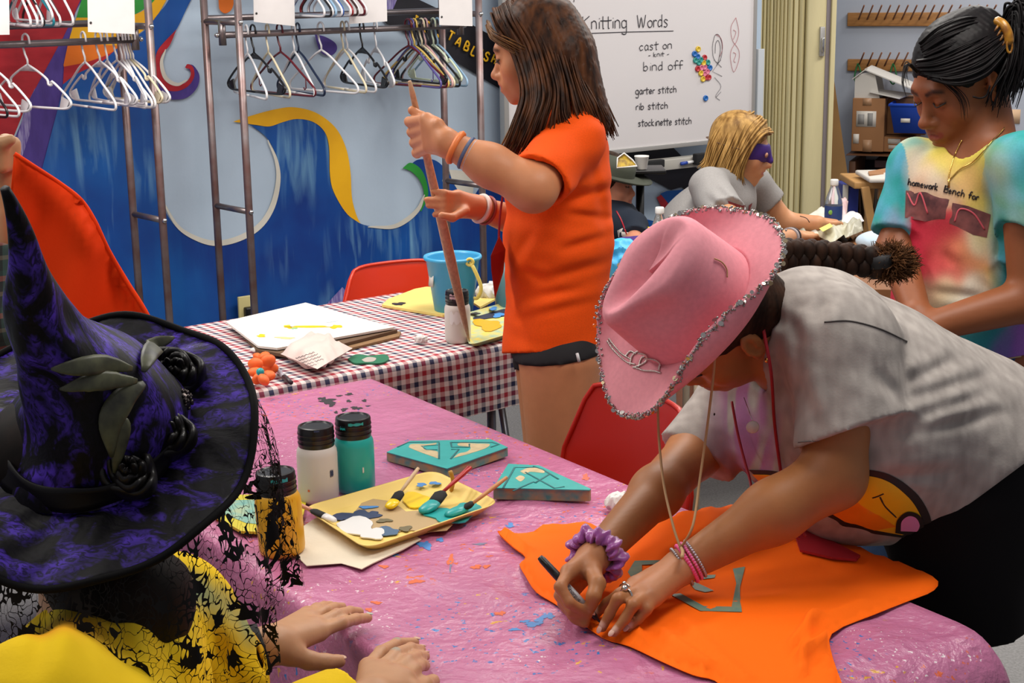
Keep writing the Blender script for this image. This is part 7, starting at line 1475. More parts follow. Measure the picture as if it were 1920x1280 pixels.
# ============================================================ seated person with the purple mask
PE_ = person('person', Q(1320, 460, 5.4), 'blond seated person in a grey t-shirt and purple eye mask at the back table')
Fe = nrm(V3(.94, -.22, -.24)); Ue = V3(.15, -.02, .97); Ue = nrm(Ue-Fe*(Ue@Fe)); Xe = np.cross(Fe, Ue); axe = (Xe, Fe, Ue); HE = Q(1389, 276, 5.4); hp, LE = head_prims(HE, Xe, Fe, Ue, 1.0, nose=1.04)
esn = Q(1330, 354, 5.24); een = Z(1398, 462, .86); ewn = Z(1488, 443, .78); esf = Q(1412, 345, 5.60); eef = Q(1470, 418, 5.62); ewf = Z(1532, 418, .80)
bodyE = hp+[cap(LE(0, -.03, -.06), Q(1362, 335, 5.42), .055, .06, k=.02), cap(Q(1360, 385, 5.4), Q(1310, 500, 5.4), .10, .12, wide=(V3(0, 1, 0), 1.3), k=.05), cap(esn, een, .048, .042), cap(een, ewn, .042, .027, k=.02), cap(esf, eef, .048, .042), cap(eef, ewf, .042, .027, k=.02)]
for w_, t_ in ((ewn, Z(1530, 436, .77)), (ewf, Z(1565, 415, .79))):
    d = nrm(t_-w_); sd = nrm(np.cross(d, V3(0, 0, 1))); ks = [w_+d*.085+sd*(.027-.018*i) for i in range(4)]; bodyE += palm(w_, ks, .018, .012)
    for q in ks: bodyE += chain([q, q+d*.035-V3(0, 0, .005), q+d*.06-V3(0, 0, .022)], .0095, .0078)
    bodyE += chain([w_+d*.02+sd*.025, w_+d*.05+sd*.045, w_+d*.08+sd*.045], .012, .009)
hz = Q(1315, 600, 5.4); hz[2] = .5
for s_ in (-.1, .1): k1 = V3(hz[0]+.38, 5.4+s_, .5); bodyE += [cap(V3(hz[0], 5.4+s_*.9, .5), k1, .085, .06, k=.03), cap(k1, V3(k1[0], k1[1], .08), .055, .036, k=.02), cap(V3(k1[0], k1[1], .05), V3(k1[0]+.14, k1[1], .035), .036, .03, k=.02)]
fcE = face_col(LE, 1., 'cc9670', 'b8706a', '6a4a2c'); skE = np.array(lin('c89068'))
sdf_mesh('body', bodyE, .0055, skin('a'), PE_, col=lambda P: fcE(P, np.tile(skE, (len(P), 1))))
ese = esn+(een-esn)*.50; esn_ = nrm(een-esn); esfe = esf+(eef-esf)*.52; esfn = nrm(eef-esf)
crE = creases([(Q(1340, 350, 5.2), Q(1378, 388, 5.2), .008, .012), (Q(1325, 370, 5.2), Q(1368, 405, 5.2), .008, .012), (Q(1300, 345, 5.2), Q(1285, 400, 5.2), .006, .014)])
shE = sdf_mesh('t_shirt', [cap(Q(1356, 374, 5.42), Q(1315, 440, 5.4), .118, .143, wide=(V3(0, 1, 0), 1.3), k=.05), cap(Q(1315, 430, 5.4), Q(1305, 600, 5.4), .145, .15, wide=(V3(0, 1, 0), 1.25), k=.04), cap(Q(1352, 345, 5.34), esn, .062, .064, k=.04), cap(Q(1370, 345, 5.5), esf, .062, .06, k=.04), cap(esn, een, .066, .074, k=.03, cut=[(ese, esn_)]), cap(esf, eef, .064, .072, k=.03, cut=[(esfe, esfn)]),
   cap(LE(0, -.03, -.06), Q(1375, 335, 5.40), .060, .060, k=.006, op='s')], .006, mat('grey_marl_cotton', '93908e', .85, noise=(200, .12), spec=.2), PE_, disp=lambda P: warp(P, 28, .005, 41)+crE(P))
sdf_mesh('trousers', [cap(V3(hz[0]-.02, 5.4, .52), V3(hz[0]+.02, 5.4, .52), .12, .12, wide=(V3(0, 1, 0), 1.3))]+[cap(V3(hz[0], 5.4+s_*.9, .5), V3(hz[0]+.37, 5.4+s_, .5), .095, .072, k=.03) for s_ in (-.1, .1)], .009, m_den, PE_)
bve = bvh_of(shE); decal('shirt_print', [(1364, 376), (1410, 380), (1403, 400), (1372, 398)], bve, mat('print_crimson', '74242c', .7), shE, 6, .002)
m_hE = hairmat('hair_blond', 'b08a50', '6e4e26', .5)
sdf_mesh('hair', [ell(LE(0, -.018, .036), V3(.084, .101, .090), axe, .02), ell(LE(0, -.06, -.05), V3(.075, .055, .09), axe, .03), ell(LE(-.04, -.02, -.07), V3(.045, .05, .07), axe, .03), ell(LE(.04, -.02, -.07), V3(.045, .05, .07), axe, .03), ell(LE(0, .098, -.06), V3(.11, .080, .112), axe, .008, 's')], .005, m_hE, PE_)
nse = 1 if (LE(1, 0, 0)-HE)[1] < 0 else -1; pe = lambda x, y, z: LE(x*nse, y, z)
gE = [[pe(.0, .09, .07), pe(.06, .06, .06), pe(.085, .035, .0), pe(.088, .03, -.08), pe(.085, .05, -.125)], [pe(.0, .05, .11), pe(.065, .03, .07), pe(.092, .01, -.01), pe(.092, .0, -.09), pe(.095, .01, -.135)], [pe(.0, .0, .12), pe(.06, -.03, .08), pe(.09, -.04, .0), pe(.09, -.05, -.08), pe(.095, -.05, -.125)], [pe(.0, -.04, .115), pe(.045, -.085, .06), pe(.06, -.105, -.01), pe(.065, -.105, -.07), pe(.075, -.125, -.10)]]
strands('hair_locks', gE, 190, .0042, m_hE, PE_, jit=.006, seed=31)
m_msk = mat('mask_purple', '3c1c74', .7)
sdf_mesh('eye_mask', [ell(LE(0, .032, .002), V3(.073, .072, .07), axe, cut=[(LE(0, 0, .034), Ue), (LE(0, 0, -.028), -Ue), (LE(0, .035, 0), -Fe)]), cap(LE(0, .093, .01), LE(0, .11, -.02), .010, .012, k=.01)], .004, m_msk, PE_)
b = MB(); b.sphere(LE(nse*.038, .094, .0), (.012, .006, .009), 12, 8, np.array(axe)); b.obj('mask_opening', mat('skin_shadow', 'a07058', .6), PE_)
b = MB(); b.tube([LE(.093*math.sin(t), .108*math.cos(t)*(.9 if math.cos(t) > 0 else 1.05)-.01, .004) for t in np.linspace(math.pi*.32, math.pi*1.68, 26)], .004, 6, flat=.3); b.obj('mask_strap', mat('strap_brown', '5a4030', .7), PE_)
for i, (d, c) in enumerate(((.03, '2a2024'), (.06, 'c0b8b8'), (.07, '8c8488'))): band('wristband', ewn+nrm(een-ewn)*d, een, .031, PE_, mat('wrist_'+c, c, .6), th=.004)
b = MB(); b.tube(crom([Z(1500, 405, .84), Z(1512, 409, .835), Z(1518, 417, .82)], 4), .0015, 5); b.obj('arm_mark', m_pr2, PE_)
# ============================================================ child in the hat behind the orange shirt
PF_ = person('person', Q(1140, 470, 5.7), 'child in a dark hat and navy shirt seated behind the orange shirt, partly hidden')
Ff = nrm(V3(.93, -.30, -.08)); Uf = V3(.05, 0, 1); Uf = nrm(Uf-Ff*(Uf@Ff)); Xf = np.cross(Ff, Uf); axf = (Xf, Ff, Uf); HF = Q(1142, 342, 5.7); hp, LF = head_prims(HF, Xf, Ff, Uf, .90, jaw=1.1, nose=.98)
fs = Q(1188, 425, 5.56); fe = Q(1192, 478, 5.36); fwr = Q(1268, 452, 5.12); bodyF = hp+[cap(LF(0, -.03, -.06), Q(1135, 400, 5.7), .045, .05, k=.02), cap(Q(1140, 430, 5.7), Q(1135, 560, 5.7), .10, .11, wide=(V3(0, 1, 0), 1.25), k=.04), cap(fs, fe, .036, .032), cap(fe, fwr, .032, .023, k=.02)]
kf = [Q(1293+3*i, 434+5*i, 5.09) for i in range(4)]; bodyF += palm(fwr, kf, .015, .011)
for i, q in enumerate(kf): bodyF += chain([q, Q(1306+4*i, 418+6*i, 5.07), Q(1318-1*i, 413+8*i, 5.07)], .0082, .0066)
bodyF += chain([Q(1276, 440, 5.08), Q(1272, 426, 5.06), Q(1276, 414, 5.05)], .010, .008)
fz = V3(Q(1135, 560, 5.7)[0], 5.7, .46)
for s_ in (-.08, .08): k1 = V3(fz[0]+.30, 5.7+s_-.1, .46); bodyF += [cap(V3(fz[0], 5.7+s_, .46), k1, .07, .05, k=.03), cap(k1, V3(k1[0], k1[1], .07), .045, .03, k=.02), cap(V3(k1[0], k1[1], .04), V3(k1[0]+.12, k1[1], .03), .032, .026, k=.02)]
fcF = face_col(LF, .9, 'cc8e72', 'b4625c', '2c1c14'); skF = np.array(lin('c48468'))
sdf_mesh('body', bodyF, .0055, skin('a'), PF_, col=lambda P: fcF(P, np.tile(skF, (len(P), 1)))); lash(LF, .9, PF_, mat('lash_dark', '1c120e', .6))
fsn = nrm(fe-fs); shF = sdf_mesh('t_shirt', [cap(Q(1145, 425, 5.7), Q(1138, 640, 5.7), .118, .13, wide=(V3(0, 1, 0), 1.25), k=.04), cap(Q(1150, 415, 5.6), fs, .06, .055, k=.04), cap(fs, fe, .052, .058, k=.02, cut=[(fs+fsn*.09, fsn)]), cap(LF(0, -.03, -.06), Q(1137, 400, 5.7), .052, .056, k=.006, op='s')], .006, mat('navy_cotton', '1f2632', .85, spec=.2), PF_, disp=lambda P: warp(P, 30, .004, 51))
sdf_mesh('trousers', [cap(V3(fz[0]-.02, 5.7, .48), V3(fz[0]+.02, 5.7, .48), .10, .10, wide=(V3(0, 1, 0), 1.25))]+[cap(V3(fz[0], 5.7+s_, .46), V3(fz[0]+.29, 5.7+s_-.1, .46), .08, .06, k=.03) for s_ in (-.08, .08)], .009, mat('navy_trousers', '1c2230', .85), PF_)
bvf = bvh_of(shF); decal('shirt_print', [(1158, 432), (1168, 428), (1180, 436), (1182, 452), (1170, 446), (1160, 444)], bvf, m_lab, shF, 5, .002); seam([(1156, 396), (1166, 415), (1178, 448)], .003, m_red, PF_, bvf, 'lanyard')
sdf_mesh('hair', [ell(LF(0, -.018, .036), V3(.079, .097, .085), axf, .02), ell(LF(0, -.06, -.02), V3(.07, .045, .06), axf, .02), ell(LF(0, .095, -.05), V3(.10, .075, .10), axf, .008, 's')], .006, hairmat('hair_short_brown', '3c2a1c', '201610', .5), PF_)
ch = empty('brimmed_hat', LF(0, .0, .05), 'dark brimmed hat with gold front panel on the child', 'hat'); m_ht = mat('hat_dark_green', '3c4034', .8); hcu = nrm(Uf+Ff*.22)
b = MB(); Yh = np.cross(hcu, nrm(np.cross(Ff, hcu))); Xh = np.cross(Yh, hcu); Fh = nrm(Ff-hcu*(Ff@hcu)); b.lathe([(.07, .002), (.12, -.004), (.150, .006), (.151, .010), (.12, .002), (.07, .008)], LF(0, .012, .038), 32, Fh, np.cross(hcu, Fh), hcu, capb=False, capt=False); b.obj('hat_brim', m_ht, ch)
b = MB(); b.lathe([(.088, 0), (.086, .03), (.078, .055), (.05, .068), (0, .072)], LF(0, -.005, .042), 28, Fh, np.cross(hcu, Fh), hcu, capb=False, capt=False, sx=1.12); b.obj('hat_crown', m_ht, ch)
m_gld = mat('gold_foil', 'b8981c', .4, noise=(60, .4), c2='7a5a10'); v = [Q(1156, 314, 5.50), Q(1158, 296, 5.52), Q(1170, 288, 5.53), Q(1186, 300, 5.53), Q(1193, 310, 5.52)]; b = MB(); b.add(v+[p+V3(0, .008, 0) for p in v], [(0, 1, 2, 3, 4), (9, 8, 7, 6, 5)]+[(i, i+5, (i+1) % 5+5, (i+1) % 5) for i in range(5)]); b.obj('gold_panel', m_gld, ch, smooth=False)
b = MB(); b.tube([Q(x, y, Y_) for x, y, Y_ in ((1156, 315, 5.495), (1158, 296, 5.515), (1170, 287, 5.525), (1186, 300, 5.525), (1194, 311, 5.515))], .003, 6, closed=True); b.obj('panel_edge', m_tis, ch)
b = MB(); cR = Q(1284, 427, 5.05); b.lathe([(0, -.02), (.022, -.02), (.024, -.012), (.024, .012), (.022, .02), (0, .02)], cR, 24, V3(1, 0, 0), V3(0, .2, 1), nrm(V3(.2, -1, .3)), capb=False, capt=False); tag(b.obj('tape_roll', m_tis), 'small white roll held in a raised hand behind the hat brim', 'roll')
b = MB(); b.tube(crom([cR+V3(.02, 0, .02), Q(1302, 418, 5.03), Q(1313, 428, 5.03), Q(1308, 442, 5.03)], 5), .0035, 6, flat=.4); tag(b.obj('white_strip', m_tis), 'curled white strip hanging from the raised fingers', 'strip')
# ============================================================ person at the left edge holding up an orange shirt
PH_ = person('person', Q(-90, 600, 2.75), 'person at the left picture edge raising a hand with an orange shirt, plaid sleeve')
Fh_ = nrm(V3(.9, -.3, -.3)); Uh_ = V3(.2, 0, 1.); Uh_ = nrm(Uh_-Fh_*(Uh_@Fh_)); Xh_ = np.cross(Fh_, Uh_); HH = Q(-185, 190, 2.85); hp, LH = head_prims(HH, Xh_, Fh_, Uh_, 1.)
hw = Q(10, 372, 2.66); he = Q(-30, 600, 2.60); hs = Q(-150, 430, 2.72); kh = [Q(26, 268+13*i, 2.64) for i in range(4)]
bodyH = hp+[cap(LH(0, -.03, -.06), Q(-180, 360, 2.85), .055, .06), cap(Q(-170, 450, 2.85), Q(-170, 700, 2.85), .12, .13, wide=(V3(0, 1, 0), 1.3), k=.04), cap(hs, he, .05, .045), cap(he, hw, .045, .027, k=.02)]+palm(hw, [Q(12, 272+14*i, 2.66) for i in range(4)], .022, .016)
for i in range(4): bodyH += chain([Q(10, 262+16*i, 2.66), kh[i], kh[i]+V3(-.012, -.025, -.003), kh[i]+V3(-.030, -.030, -.003)], .0112, .009)
bodyH += chain([Q(-8, 300, 2.63), Q(4, 268, 2.61), Q(20, 262, 2.61)], .013, .010)
for s_ in (-.1, .1): hq = V3(Q(-170, 800, 2.85)[0], 2.85+s_, .82); bodyH += [cap(hq, V3(hq[0], hq[1], .46), .09, .06, k=.03), cap(V3(hq[0], hq[1], .46), V3(hq[0], hq[1], .07), .056, .036), cap(V3(hq[0], hq[1], .04), V3(hq[0]+.14, hq[1], .035), .036, .03)]
fcH = face_col(LH, 1., 'c89870', 'b0685c', '3a2818'); skH = np.array(lin('b88c64'))
sdf_mesh('body', bodyH, .0045, skin('a'), PH_, col=lambda P: fcH(P, np.tile(skH, (len(P), 1))))
m_pld = bpy.data.materials.new('plaid_shirt'); m_pld.use_nodes = True; nt = m_pld.node_tree; L = nt.links; bs = nt.nodes['Principled BSDF']; bs.inputs['Roughness'].default_value = .85
tc = NN(nt, 'ShaderNodeTexCoord'); sp = NN(nt, 'ShaderNodeSeparateXYZ'); L.new(tc.outputs['Object'], sp.inputs[0]); prev = None
for ax_, cols in (('Z', ('1c2824', '6a5a4a', '1a1c1c', '8a4a40', '233c38')), ('X', ('20241f', '86705c', '1c2020', '34504a', '7a3c38'))):
    m1 = NN(nt, 'ShaderNodeMath', operation='MULTIPLY'); m1.inputs[1].default_value = 17; L.new(sp.outputs[ax_], m1.inputs[0]); fr = NN(nt, 'ShaderNodeMath', operation='FRACT'); L.new(m1.outputs[0], fr.inputs[0]); cr = NN(nt, 'ShaderNodeValToRGB'); cr.color_ramp.interpolation = 'CONSTANT'; e = cr.color_ramp.elements; e[0].color = lin(cols[0])+(1,); e[1].position = .85; e[1].color = lin(cols[4])+(1,)
    for p_, c_ in ((.3, cols[1]), (.42, cols[2]), (.7, cols[3])): q = e.new(p_); q.color = lin(c_)+(1,)
    L.new(fr.outputs[0], cr.inputs[0])
    if prev is None: prev = cr.outputs[0]
    else: x = NN(nt, 'ShaderNodeMix', data_type='RGBA'); x.inputs[0].default_value = .5; L.new(prev, x.inputs[6]); L.new(cr.outputs[0], x.inputs[7]); L.new(x.outputs[2], bs.inputs['Base Color'])
se = he+(hw-he)*.62; sn = nrm(hw-he)
sdf_mesh('plaid_shirt', [cap(Q(-170, 440, 2.85), Q(-170, 760, 2.85), .135, .15, wide=(V3(0, 1, 0), 1.3), k=.04), cap(hs, he, .068, .066, k=.03), cap(he, hw, .066, .05, k=.03, cut=[(se, sn)])], .007, m_pld, PH_, disp=lambda P: warp(P, 26, .006, 61))
sdf_mesh('trousers', [cap(V3(Q(-170, 800, 2.85)[0], 2.85+s_, .85), V3(Q(-170, 800, 2.85)[0], 2.85+s_, .12), .10, .08, k=.03) for s_ in (-.1, .1)], .009, m_den, PH_)
sdf_mesh('hair', [ell(LH(0, -.018, .036), V3(.084, .101, .090), (Xh_, Fh_, Uh_), .02), ell(LH(0, .098, -.05), V3(.11, .080, .105), (Xh_, Fh_, Uh_), .008, 's')], .007, m_hairblk, PH_)
# the shirt hanging from that hand
cl = sm((26, 290), (60, 312), (112, 346), (150, 376), (176, 415), (202, 470), (236, 528), (270, 582), (300, 640)); cl = [tuple(p[:2]) for p in cl]+[(290, 760), (160, 800), (70, 700), (45, 560), (28, 440), (20, 360)]
vv, ff, nb_ = tri2d(cl, 14)
def hy(x, y): return 2.60+.00035*(x-26)+.018*math.sin(x*.035+y*.012)+.020*math.exp(-((x-(165+(y-400)*.42))/14)**2)*(y > 380)-.015*math.exp(-((x-(y-300)*.9-40)/30)**2)
tp = np.array([Q(x, y, hy(x, y)) for x, y in vv]); k = len(tp); bt = tp+V3(0, .006, 0); FF = []
for f_ in ff: FF.append(f_); FF.append(tuple(i+k for i in f_[::-1]))
for i in range(nb_): j = (i+1) % nb_; FF.append((i, i+k, j+k, j))
o = tag(mk('t_shirt', np.concatenate([tp, bt]), FF, mat('orange_shirt_hanging', 'e83c04', .85, bump=(240, .25, .001), spec=.2)), 'orange t-shirt held up by the hand at the left edge', 'shirt')
b = MB(); e_ = [tp[i]+V3(0, .003, .001) for i in range(0, 49)]; b.tube(e_, .0042, 6); b.obj('hem', mat('orange_shirt_hanging', 'e83c04', .85), o)
# ============================================================ seated person in the witch hat, seen from behind
PC_ = person('person', Q(180, 1300, 1.74), 'person in a purple witch hat and yellow tie-dye shirt, hands on the table edge')
HC = Q(150, 823, 1.80); TIP = Q(4, 360, 1.60); uC = nrm(TIP-HC); e1 = V3(1, .12, -.2); e1 = nrm(e1-uC*(e1@uC)); e2 = np.cross(uC, e1)
FC = nrm(V3(.80, .35, -.30)); FC = nrm(FC-uC*(FC@uC)); XC = np.cross(FC, uC); HCh = HC-uC*.055-FC*.01; hp, LC = head_prims(HCh, XC, FC, uC, 1.)
w1 = Z(512, 1207, .805); w2 = Z(700, 1310, .81); s1 = Q(320, 1158, 1.93); el1 = Q(400, 1250, 1.98); s2 = Q(70, 1340, 1.54); el2 = Q(380, 1480, 1.60)
f1 = [[(598, 1186, .79), (640, 1168, .790), (668, 1160, .772), (690, 1158, .758)], [(590, 1172, .795), (632, 1152, .790), (656, 1146, .770), (674, 1147, .758)], [(583, 1160, .79), (610, 1145, .787), (628, 1139, .770), (642, 1138, .758)], [(576, 1152, .785), (594, 1141, .778), (608, 1137, .766), (620, 1135, .757)]]
f2 = [[(690, 1250, .80), (714, 1222, .795), (744, 1206, .776), (778, 1204, .758)], [(712, 1255, .805), (742, 1226, .800), (770, 1215, .782), (790, 1218, .760)], [(738, 1262, .805), (764, 1238, .798), (782, 1230, .780), (797, 1230, .760)], [(760, 1272, .80), (778, 1254, .792), (790, 1246, .776), (798, 1248, .759)]]
f1 = [[Z(*q) for q in c] for c in f1]; f2 = [[Z(*q) for q in c] for c in f2]; t1 = [Z(545, 1226, .79), Z(580, 1238, .775), Z(610, 1241, .768), Z(636, 1239, .762)]; t2 = [Z(770, 1300, .79), Z(795, 1285, .775), Z(812, 1276, .762)]
bodyC = hp+[cap(LC(0, -.03, -.06), Q(195, 1190, 1.76), .055, .065, k=.03), cap(Q(185, 1300, 1.74), Q(180, 1500, 1.70), .11, .12, wide=(V3(.2, 1, 0), 1.3), k=.04), cap(s1, el1, .05, .044), cap(el1, w1, .044, .027, k=.02), cap(s2, el2, .05, .044), cap(el2, w2, .044, .027, k=.02)]
bodyC += palm(w1, [c[0] for c in f1], .0185, .013)+palm(w2, [c[0] for c in f2], .0185, .013)+[cap(w1, t1[0], .018, .016, k=.012), cap(w2, t2[0], .018, .015, k=.012)]
for c in f1+f2: bodyC += chain(c, .0100, .0078, k=.0045)
bodyC += chain(t1, .0150, .0100, k=.006)+chain(t2, .0145, .0100, k=.006)
zc0 = V3(*Q(180, 1400, 1.70)[:2], .5)
for s_ in (-.1, .1): k1 = zc0+V3(.30, .16+s_, 0); bodyC += [cap(zc0+V3(-.02, s_, 0), k1, .08, .06, k=.03), cap(k1, V3(k1[0], k1[1], .07), .055, .036), cap(V3(k1[0], k1[1], .045), V3(k1[0]+.13, k1[1]+.05, .035), .036, .03)]
skC = np.array(lin('bd8c66')); tC = [c[-1] for c in f1]+[c[-1] for c in f2]+[t1[-1]]; fcC = face_col(LC, 1., 'bd8c66', 'a8605c', '3a2818'); kC = [q for c in f1+f2 for q in c[:3]]
def colC(P):
    C = fcC(P, np.tile(skC, (len(P), 1)))
    for q in kC: C = mixc(C, np.array(lin('b07458')), .4*near(P, [q+V3(0, 0, .011)], .011, .8))
    C = mixc(C, np.array(lin('6f9490')), .5*near(P, [f2[0][2]+V3(0, 0, .008)], .008)); C = mixc(C, np.array(lin('7a9c94')), .5*near(P, [f2[1][1]+V3(0, 0, .009)], .009)); return C
sdf_mesh('body', bodyC, .0038, skin('a'), PC_, col=colC)
for c in f1[:1]+[t1]+f2:
    ax = nrm(c[-1]-c[-2]); upn = V3(-.05, -.35, .9); upn = nrm(upn-ax*(ax@upn)); b = MB(); b.sphere(c[-1]+upn*.0068+ax*.003, (.0072, .0055, .0014), 12, 6, np.array([ax, np.cross(upn, ax), upn])); b.obj('fingernail', mat('nail_painted', 'b4c0b4', .35) if c is f1[0] else mat('nail_plain', 'c8a088', .35), PC_)
m_ytd = mat('yellow_tie_dye', 'e8c820', .85, vcol=True, noise=(9, .08), bump=(240, .3, .001), spec=.2); cy, cg, co2, ct = [np.array(lin(q)) for q in ('f0c818', '3f7c34', 'f09818', '2f7a78')]
def colY(P):
    C = np.tile(cy, (len(P), 1)); n = .5+1.5*warp(P, 38, 1, 71, 4)
    C = mixc(C, cg, near(P, [Q(255, 1120, 1.78), Q(200, 1090, 1.70)], .11, .9)*np.clip(n+.2, 0, 1)); C = mixc(C, ct, near(P, [Q(350, 1110, 1.88), Q(440, 1180, 1.95)], .045, .9)*np.clip(n, 0, 1)); C = mixc(C, cg, near(P, [Q(480, 1190, 1.98)], .04, .9)*np.clip(n, 0, 1)*.7)
    return mixc(C, co2, np.maximum(near(P, [Q(480, 1210, 2.0), Q(520, 1270, 1.98)], .06, .8), .8*near(P, [Q(300, 1240, 1.8), Q(100, 1200, 1.6)], .07, .9))*np.clip(n+.1, 0, 1))
cs = Z(528, 1222, .80)-V3(.02, .0, 0); cn = nrm(w1-el1)
ysh = [cap(Q(200, 1305, 1.74), Q(190, 1540, 1.72), .125, .15, wide=(V3(.2, 1, 0), 1.3), k=.05), cap(Q(215, 1215, 1.78), s1, .070, .072, k=.05), cap(Q(180, 1270, 1.70), s2, .075, .08, k=.05), cap(s1, el1, .078, .078, k=.04), cap(el1, w1, .078, .058, k=.04, cut=[(w1-cn*.035, cn)]), cap(s2, el2, .08, .078, k=.04), cap(el2, w2, .075, .055, k=.04, cut=[(w2-nrm(w2-el2)*.05, nrm(w2-el2))]), cap(w1-cn*.05, w1, .050, .05, k=.003, op='s', cut=[(w1-cn*.03, cn)])]
crY = []
for a, b_, Y1 in [((380, 1150), (440, 1280), 1.86), ((300, 1180), (330, 1280), 1.80), ((200, 1150), (260, 1280), 1.66), ((470, 1190), (500, 1270), 1.95), ((100, 1100), (60, 1280), 1.6), ((430, 1120), (500, 1200), 1.98)]: crY.append((Q(*a, Y1), Q(*b_, Y1), .008, .013))
crY_ = creases(crY)
yso = sdf_mesh('tie_dye_shirt', ysh, .005, m_ytd, PC_, col=colY, disp=lambda P: warp(P, 24, .006, 72)+warp(P, 55, .002, 73)+crY_(P))
sdf_mesh('cuff', [cap(w1-cn*.055, w1-cn*.012, .041, .036, k=.01, cut=[(w1-cn*.012, cn)])], .005, mat('black_sleeve', '0e0c0e', .8), PC_)
sdf_mesh('trousers', [cap(zc0+V3(-.04, 0, .02), zc0+V3(.02, 0, .02), .12, .12, wide=(V3(.2, 1, 0), 1.3))]+[cap(zc0+V3(-.02, s_, 0), zc0+V3(.29, .16+s_, 0), .09, .07, k=.03) for s_ in (-.1, .1)], .009, mat('black_cloth', '0d0b0d', .9), PC_)
sdf_mesh('hair', [ell(LC(0, -.018, .030), V3(.084, .10, .082), (XC, FC, uC), .02), ell(LC(0, -.06, -.07), V3(.075, .05, .10), (XC, FC, uC), .03), cap(LC(0, -.03, -.08), Q(235, 1130, 1.76), .07, .085, k=.03), ell(LC(0, .1, -.06), V3(.11, .08, .11), (XC, FC, uC), .008, 's')], .006, hairmat('hair_dark', '1c120e', '0c0806', .6), PC_)
# ---- the witch hat
wh = empty('witch_hat', HC, 'tall purple and black witch hat with lace veil and black roses', 'hat')
m_wh = bpy.data.materials.new('purple_satin_lace'); m_wh.use_nodes = True; nt = m_wh.node_tree; L = nt.links; bs = nt.nodes['Principled BSDF']; bs.inputs['Roughness'].default_value = .5; bs.inputs['Sheen Weight'].default_value = .0; bs.inputs['Specular IOR Level'].default_value = .18
tc = NN(nt, 'ShaderNodeTexCoord'); mp = NN(nt, 'ShaderNodeMapping'); mp.inputs['Rotation'].default_value = (.5, .3, .6); mp.inputs['Scale'].default_value = (1, 2.2, .8); L.new(tc.outputs['Object'], mp.inputs[0])
n1 = NN(nt, 'ShaderNodeTexNoise'); n1.inputs['Scale'].default_value = 16; n1.inputs['Detail'].default_value = 4; n1.inputs['Distortion'].default_value = 1.0; L.new(mp.outputs[0], n1.inputs['Vector'])
n2 = NN(nt, 'ShaderNodeTexNoise'); n2.inputs['Scale'].default_value = 60; n2.inputs['Detail'].default_value = 5; n2.inputs['Distortion'].default_value = 2.5; L.new(mp.outputs[0], n2.inputs['Vector'])
cr = NN(nt, 'ShaderNodeValToRGB'); cr.color_ramp.elements[0].position = .46; cr.color_ramp.elements[0].color = lin('08050e')+(1,); cr.color_ramp.elements[1].position = .66; cr.color_ramp.elements[1].color = lin('5234b4')+(1,); L.new(n1.outputs[0], cr.inputs[0])
c2_ = NN(nt, 'ShaderNodeValToRGB'); c2_.color_ramp.elements[0].position = .40; c2_.color_ramp.elements[0].color = (.06, .06, .06, 1); c2_.color_ramp.elements[1].position = .56; c2_.color_ramp.elements[1].color = (1, 1, 1, 1); L.new(n2.outputs[0], c2_.inputs[0])
x = NN(nt, 'ShaderNodeMix', data_type='RGBA', blend_type='MULTIPLY'); x.inputs[0].default_value = .9; L.new(cr.outputs[0], x.inputs[6]); L.new(c2_.outputs[0], x.inputs[7]); L.new(x.outputs[2], bs.inputs['Base Color'])
bp2 = NN(nt, 'ShaderNodeBump'); bp2.inputs['Strength'].default_value = .5; bp2.inputs['Distance'].default_value = .004; L.new(n1.outputs[0], bp2.inputs['Height']); L.new(bp2.outputs[0], bs.inputs['Normal'])
wp = lambda r_, th_, h_: HC+(e1*math.cos(th_)+e2*math.sin(th_))*r_+uC*h_
RB = .212
def wb_h(r_, th_): return (r_/RB)**2*(.012*math.sin(2*th_+.5)+.006*math.sin(5*th_)+.004*math.sin(9*th_+1))
NB = 128; v = []
for i in range(19):
    r_ = .085+(RB-.085)*i/18
    for j in range(NB): t = 2*math.pi*j/NB; v.append(wp(r_, t, wb_h(r_, t)+.0012*math.sin(t*24+i*.8)))
f = np.array([(i*NB+j, (i+1)*NB+j, (i+1)*NB+(j+1) % NB, i*NB+(j+1) % NB) for i in range(18) for j in range(NB)]); brim_ = o = mk('brim', v, f, m_wh, wh); md = o.modifiers.new('s', 'SOLIDIFY'); md.thickness = .004
b = MB(); b.tube([wp(RB+.001, 2*math.pi*j/NB, wb_h(RB, 2*math.pi*j/NB)) for j in range(NB)], .0048, 8, closed=True); b.obj('brim_edge', mat('black_binding', '060506', .8, spec=.15), wh)
HT = np.linalg.norm(TIP-HC); v = []; NCn = 72; nh = 46
for i in range(nh+1):
    t = i/nh; r_ = float(np.interp(t, [0, .08, .18, .27, .4, .57, .8, 1], [.114, .104, .089, .074, .052, .034, .016, .005])); bend = e1*(.030*math.exp(-((t-.22)/.22)**2)+.004*math.sin(t*9))+e2*.006*math.sin(t*8)
    for j in range(NCn):
        q = 2*math.pi*j/NCn; rr_ = r_*(1+.05*math.sin(3*q+9*t)+.035*math.sin(5*q-14*t)+.03*math.sin(22*t+2*q)*(t < .8)); v.append(HC+uC*HT*t+bend+(e1*math.cos(q)+e2*math.sin(q))*rr_)
f = [(i*NCn+j, i*NCn+(j+1) % NCn, (i+1)*NCn+(j+1) % NCn, (i+1)*NCn+j) for i in range(nh) for j in range(NCn)]+[tuple(nh*NCn+j for j in range(NCn))]; cone_ = mk('cone', v, f, m_wh, wh)
v = []
for i in range(5):
    for j in range(NCn): q = 2*math.pi*j/NCn; v.append(wp(.116-.0025*i+.002*math.sin(7*q+i), q, .003+.007*i)+e1*(.011+.002*i))
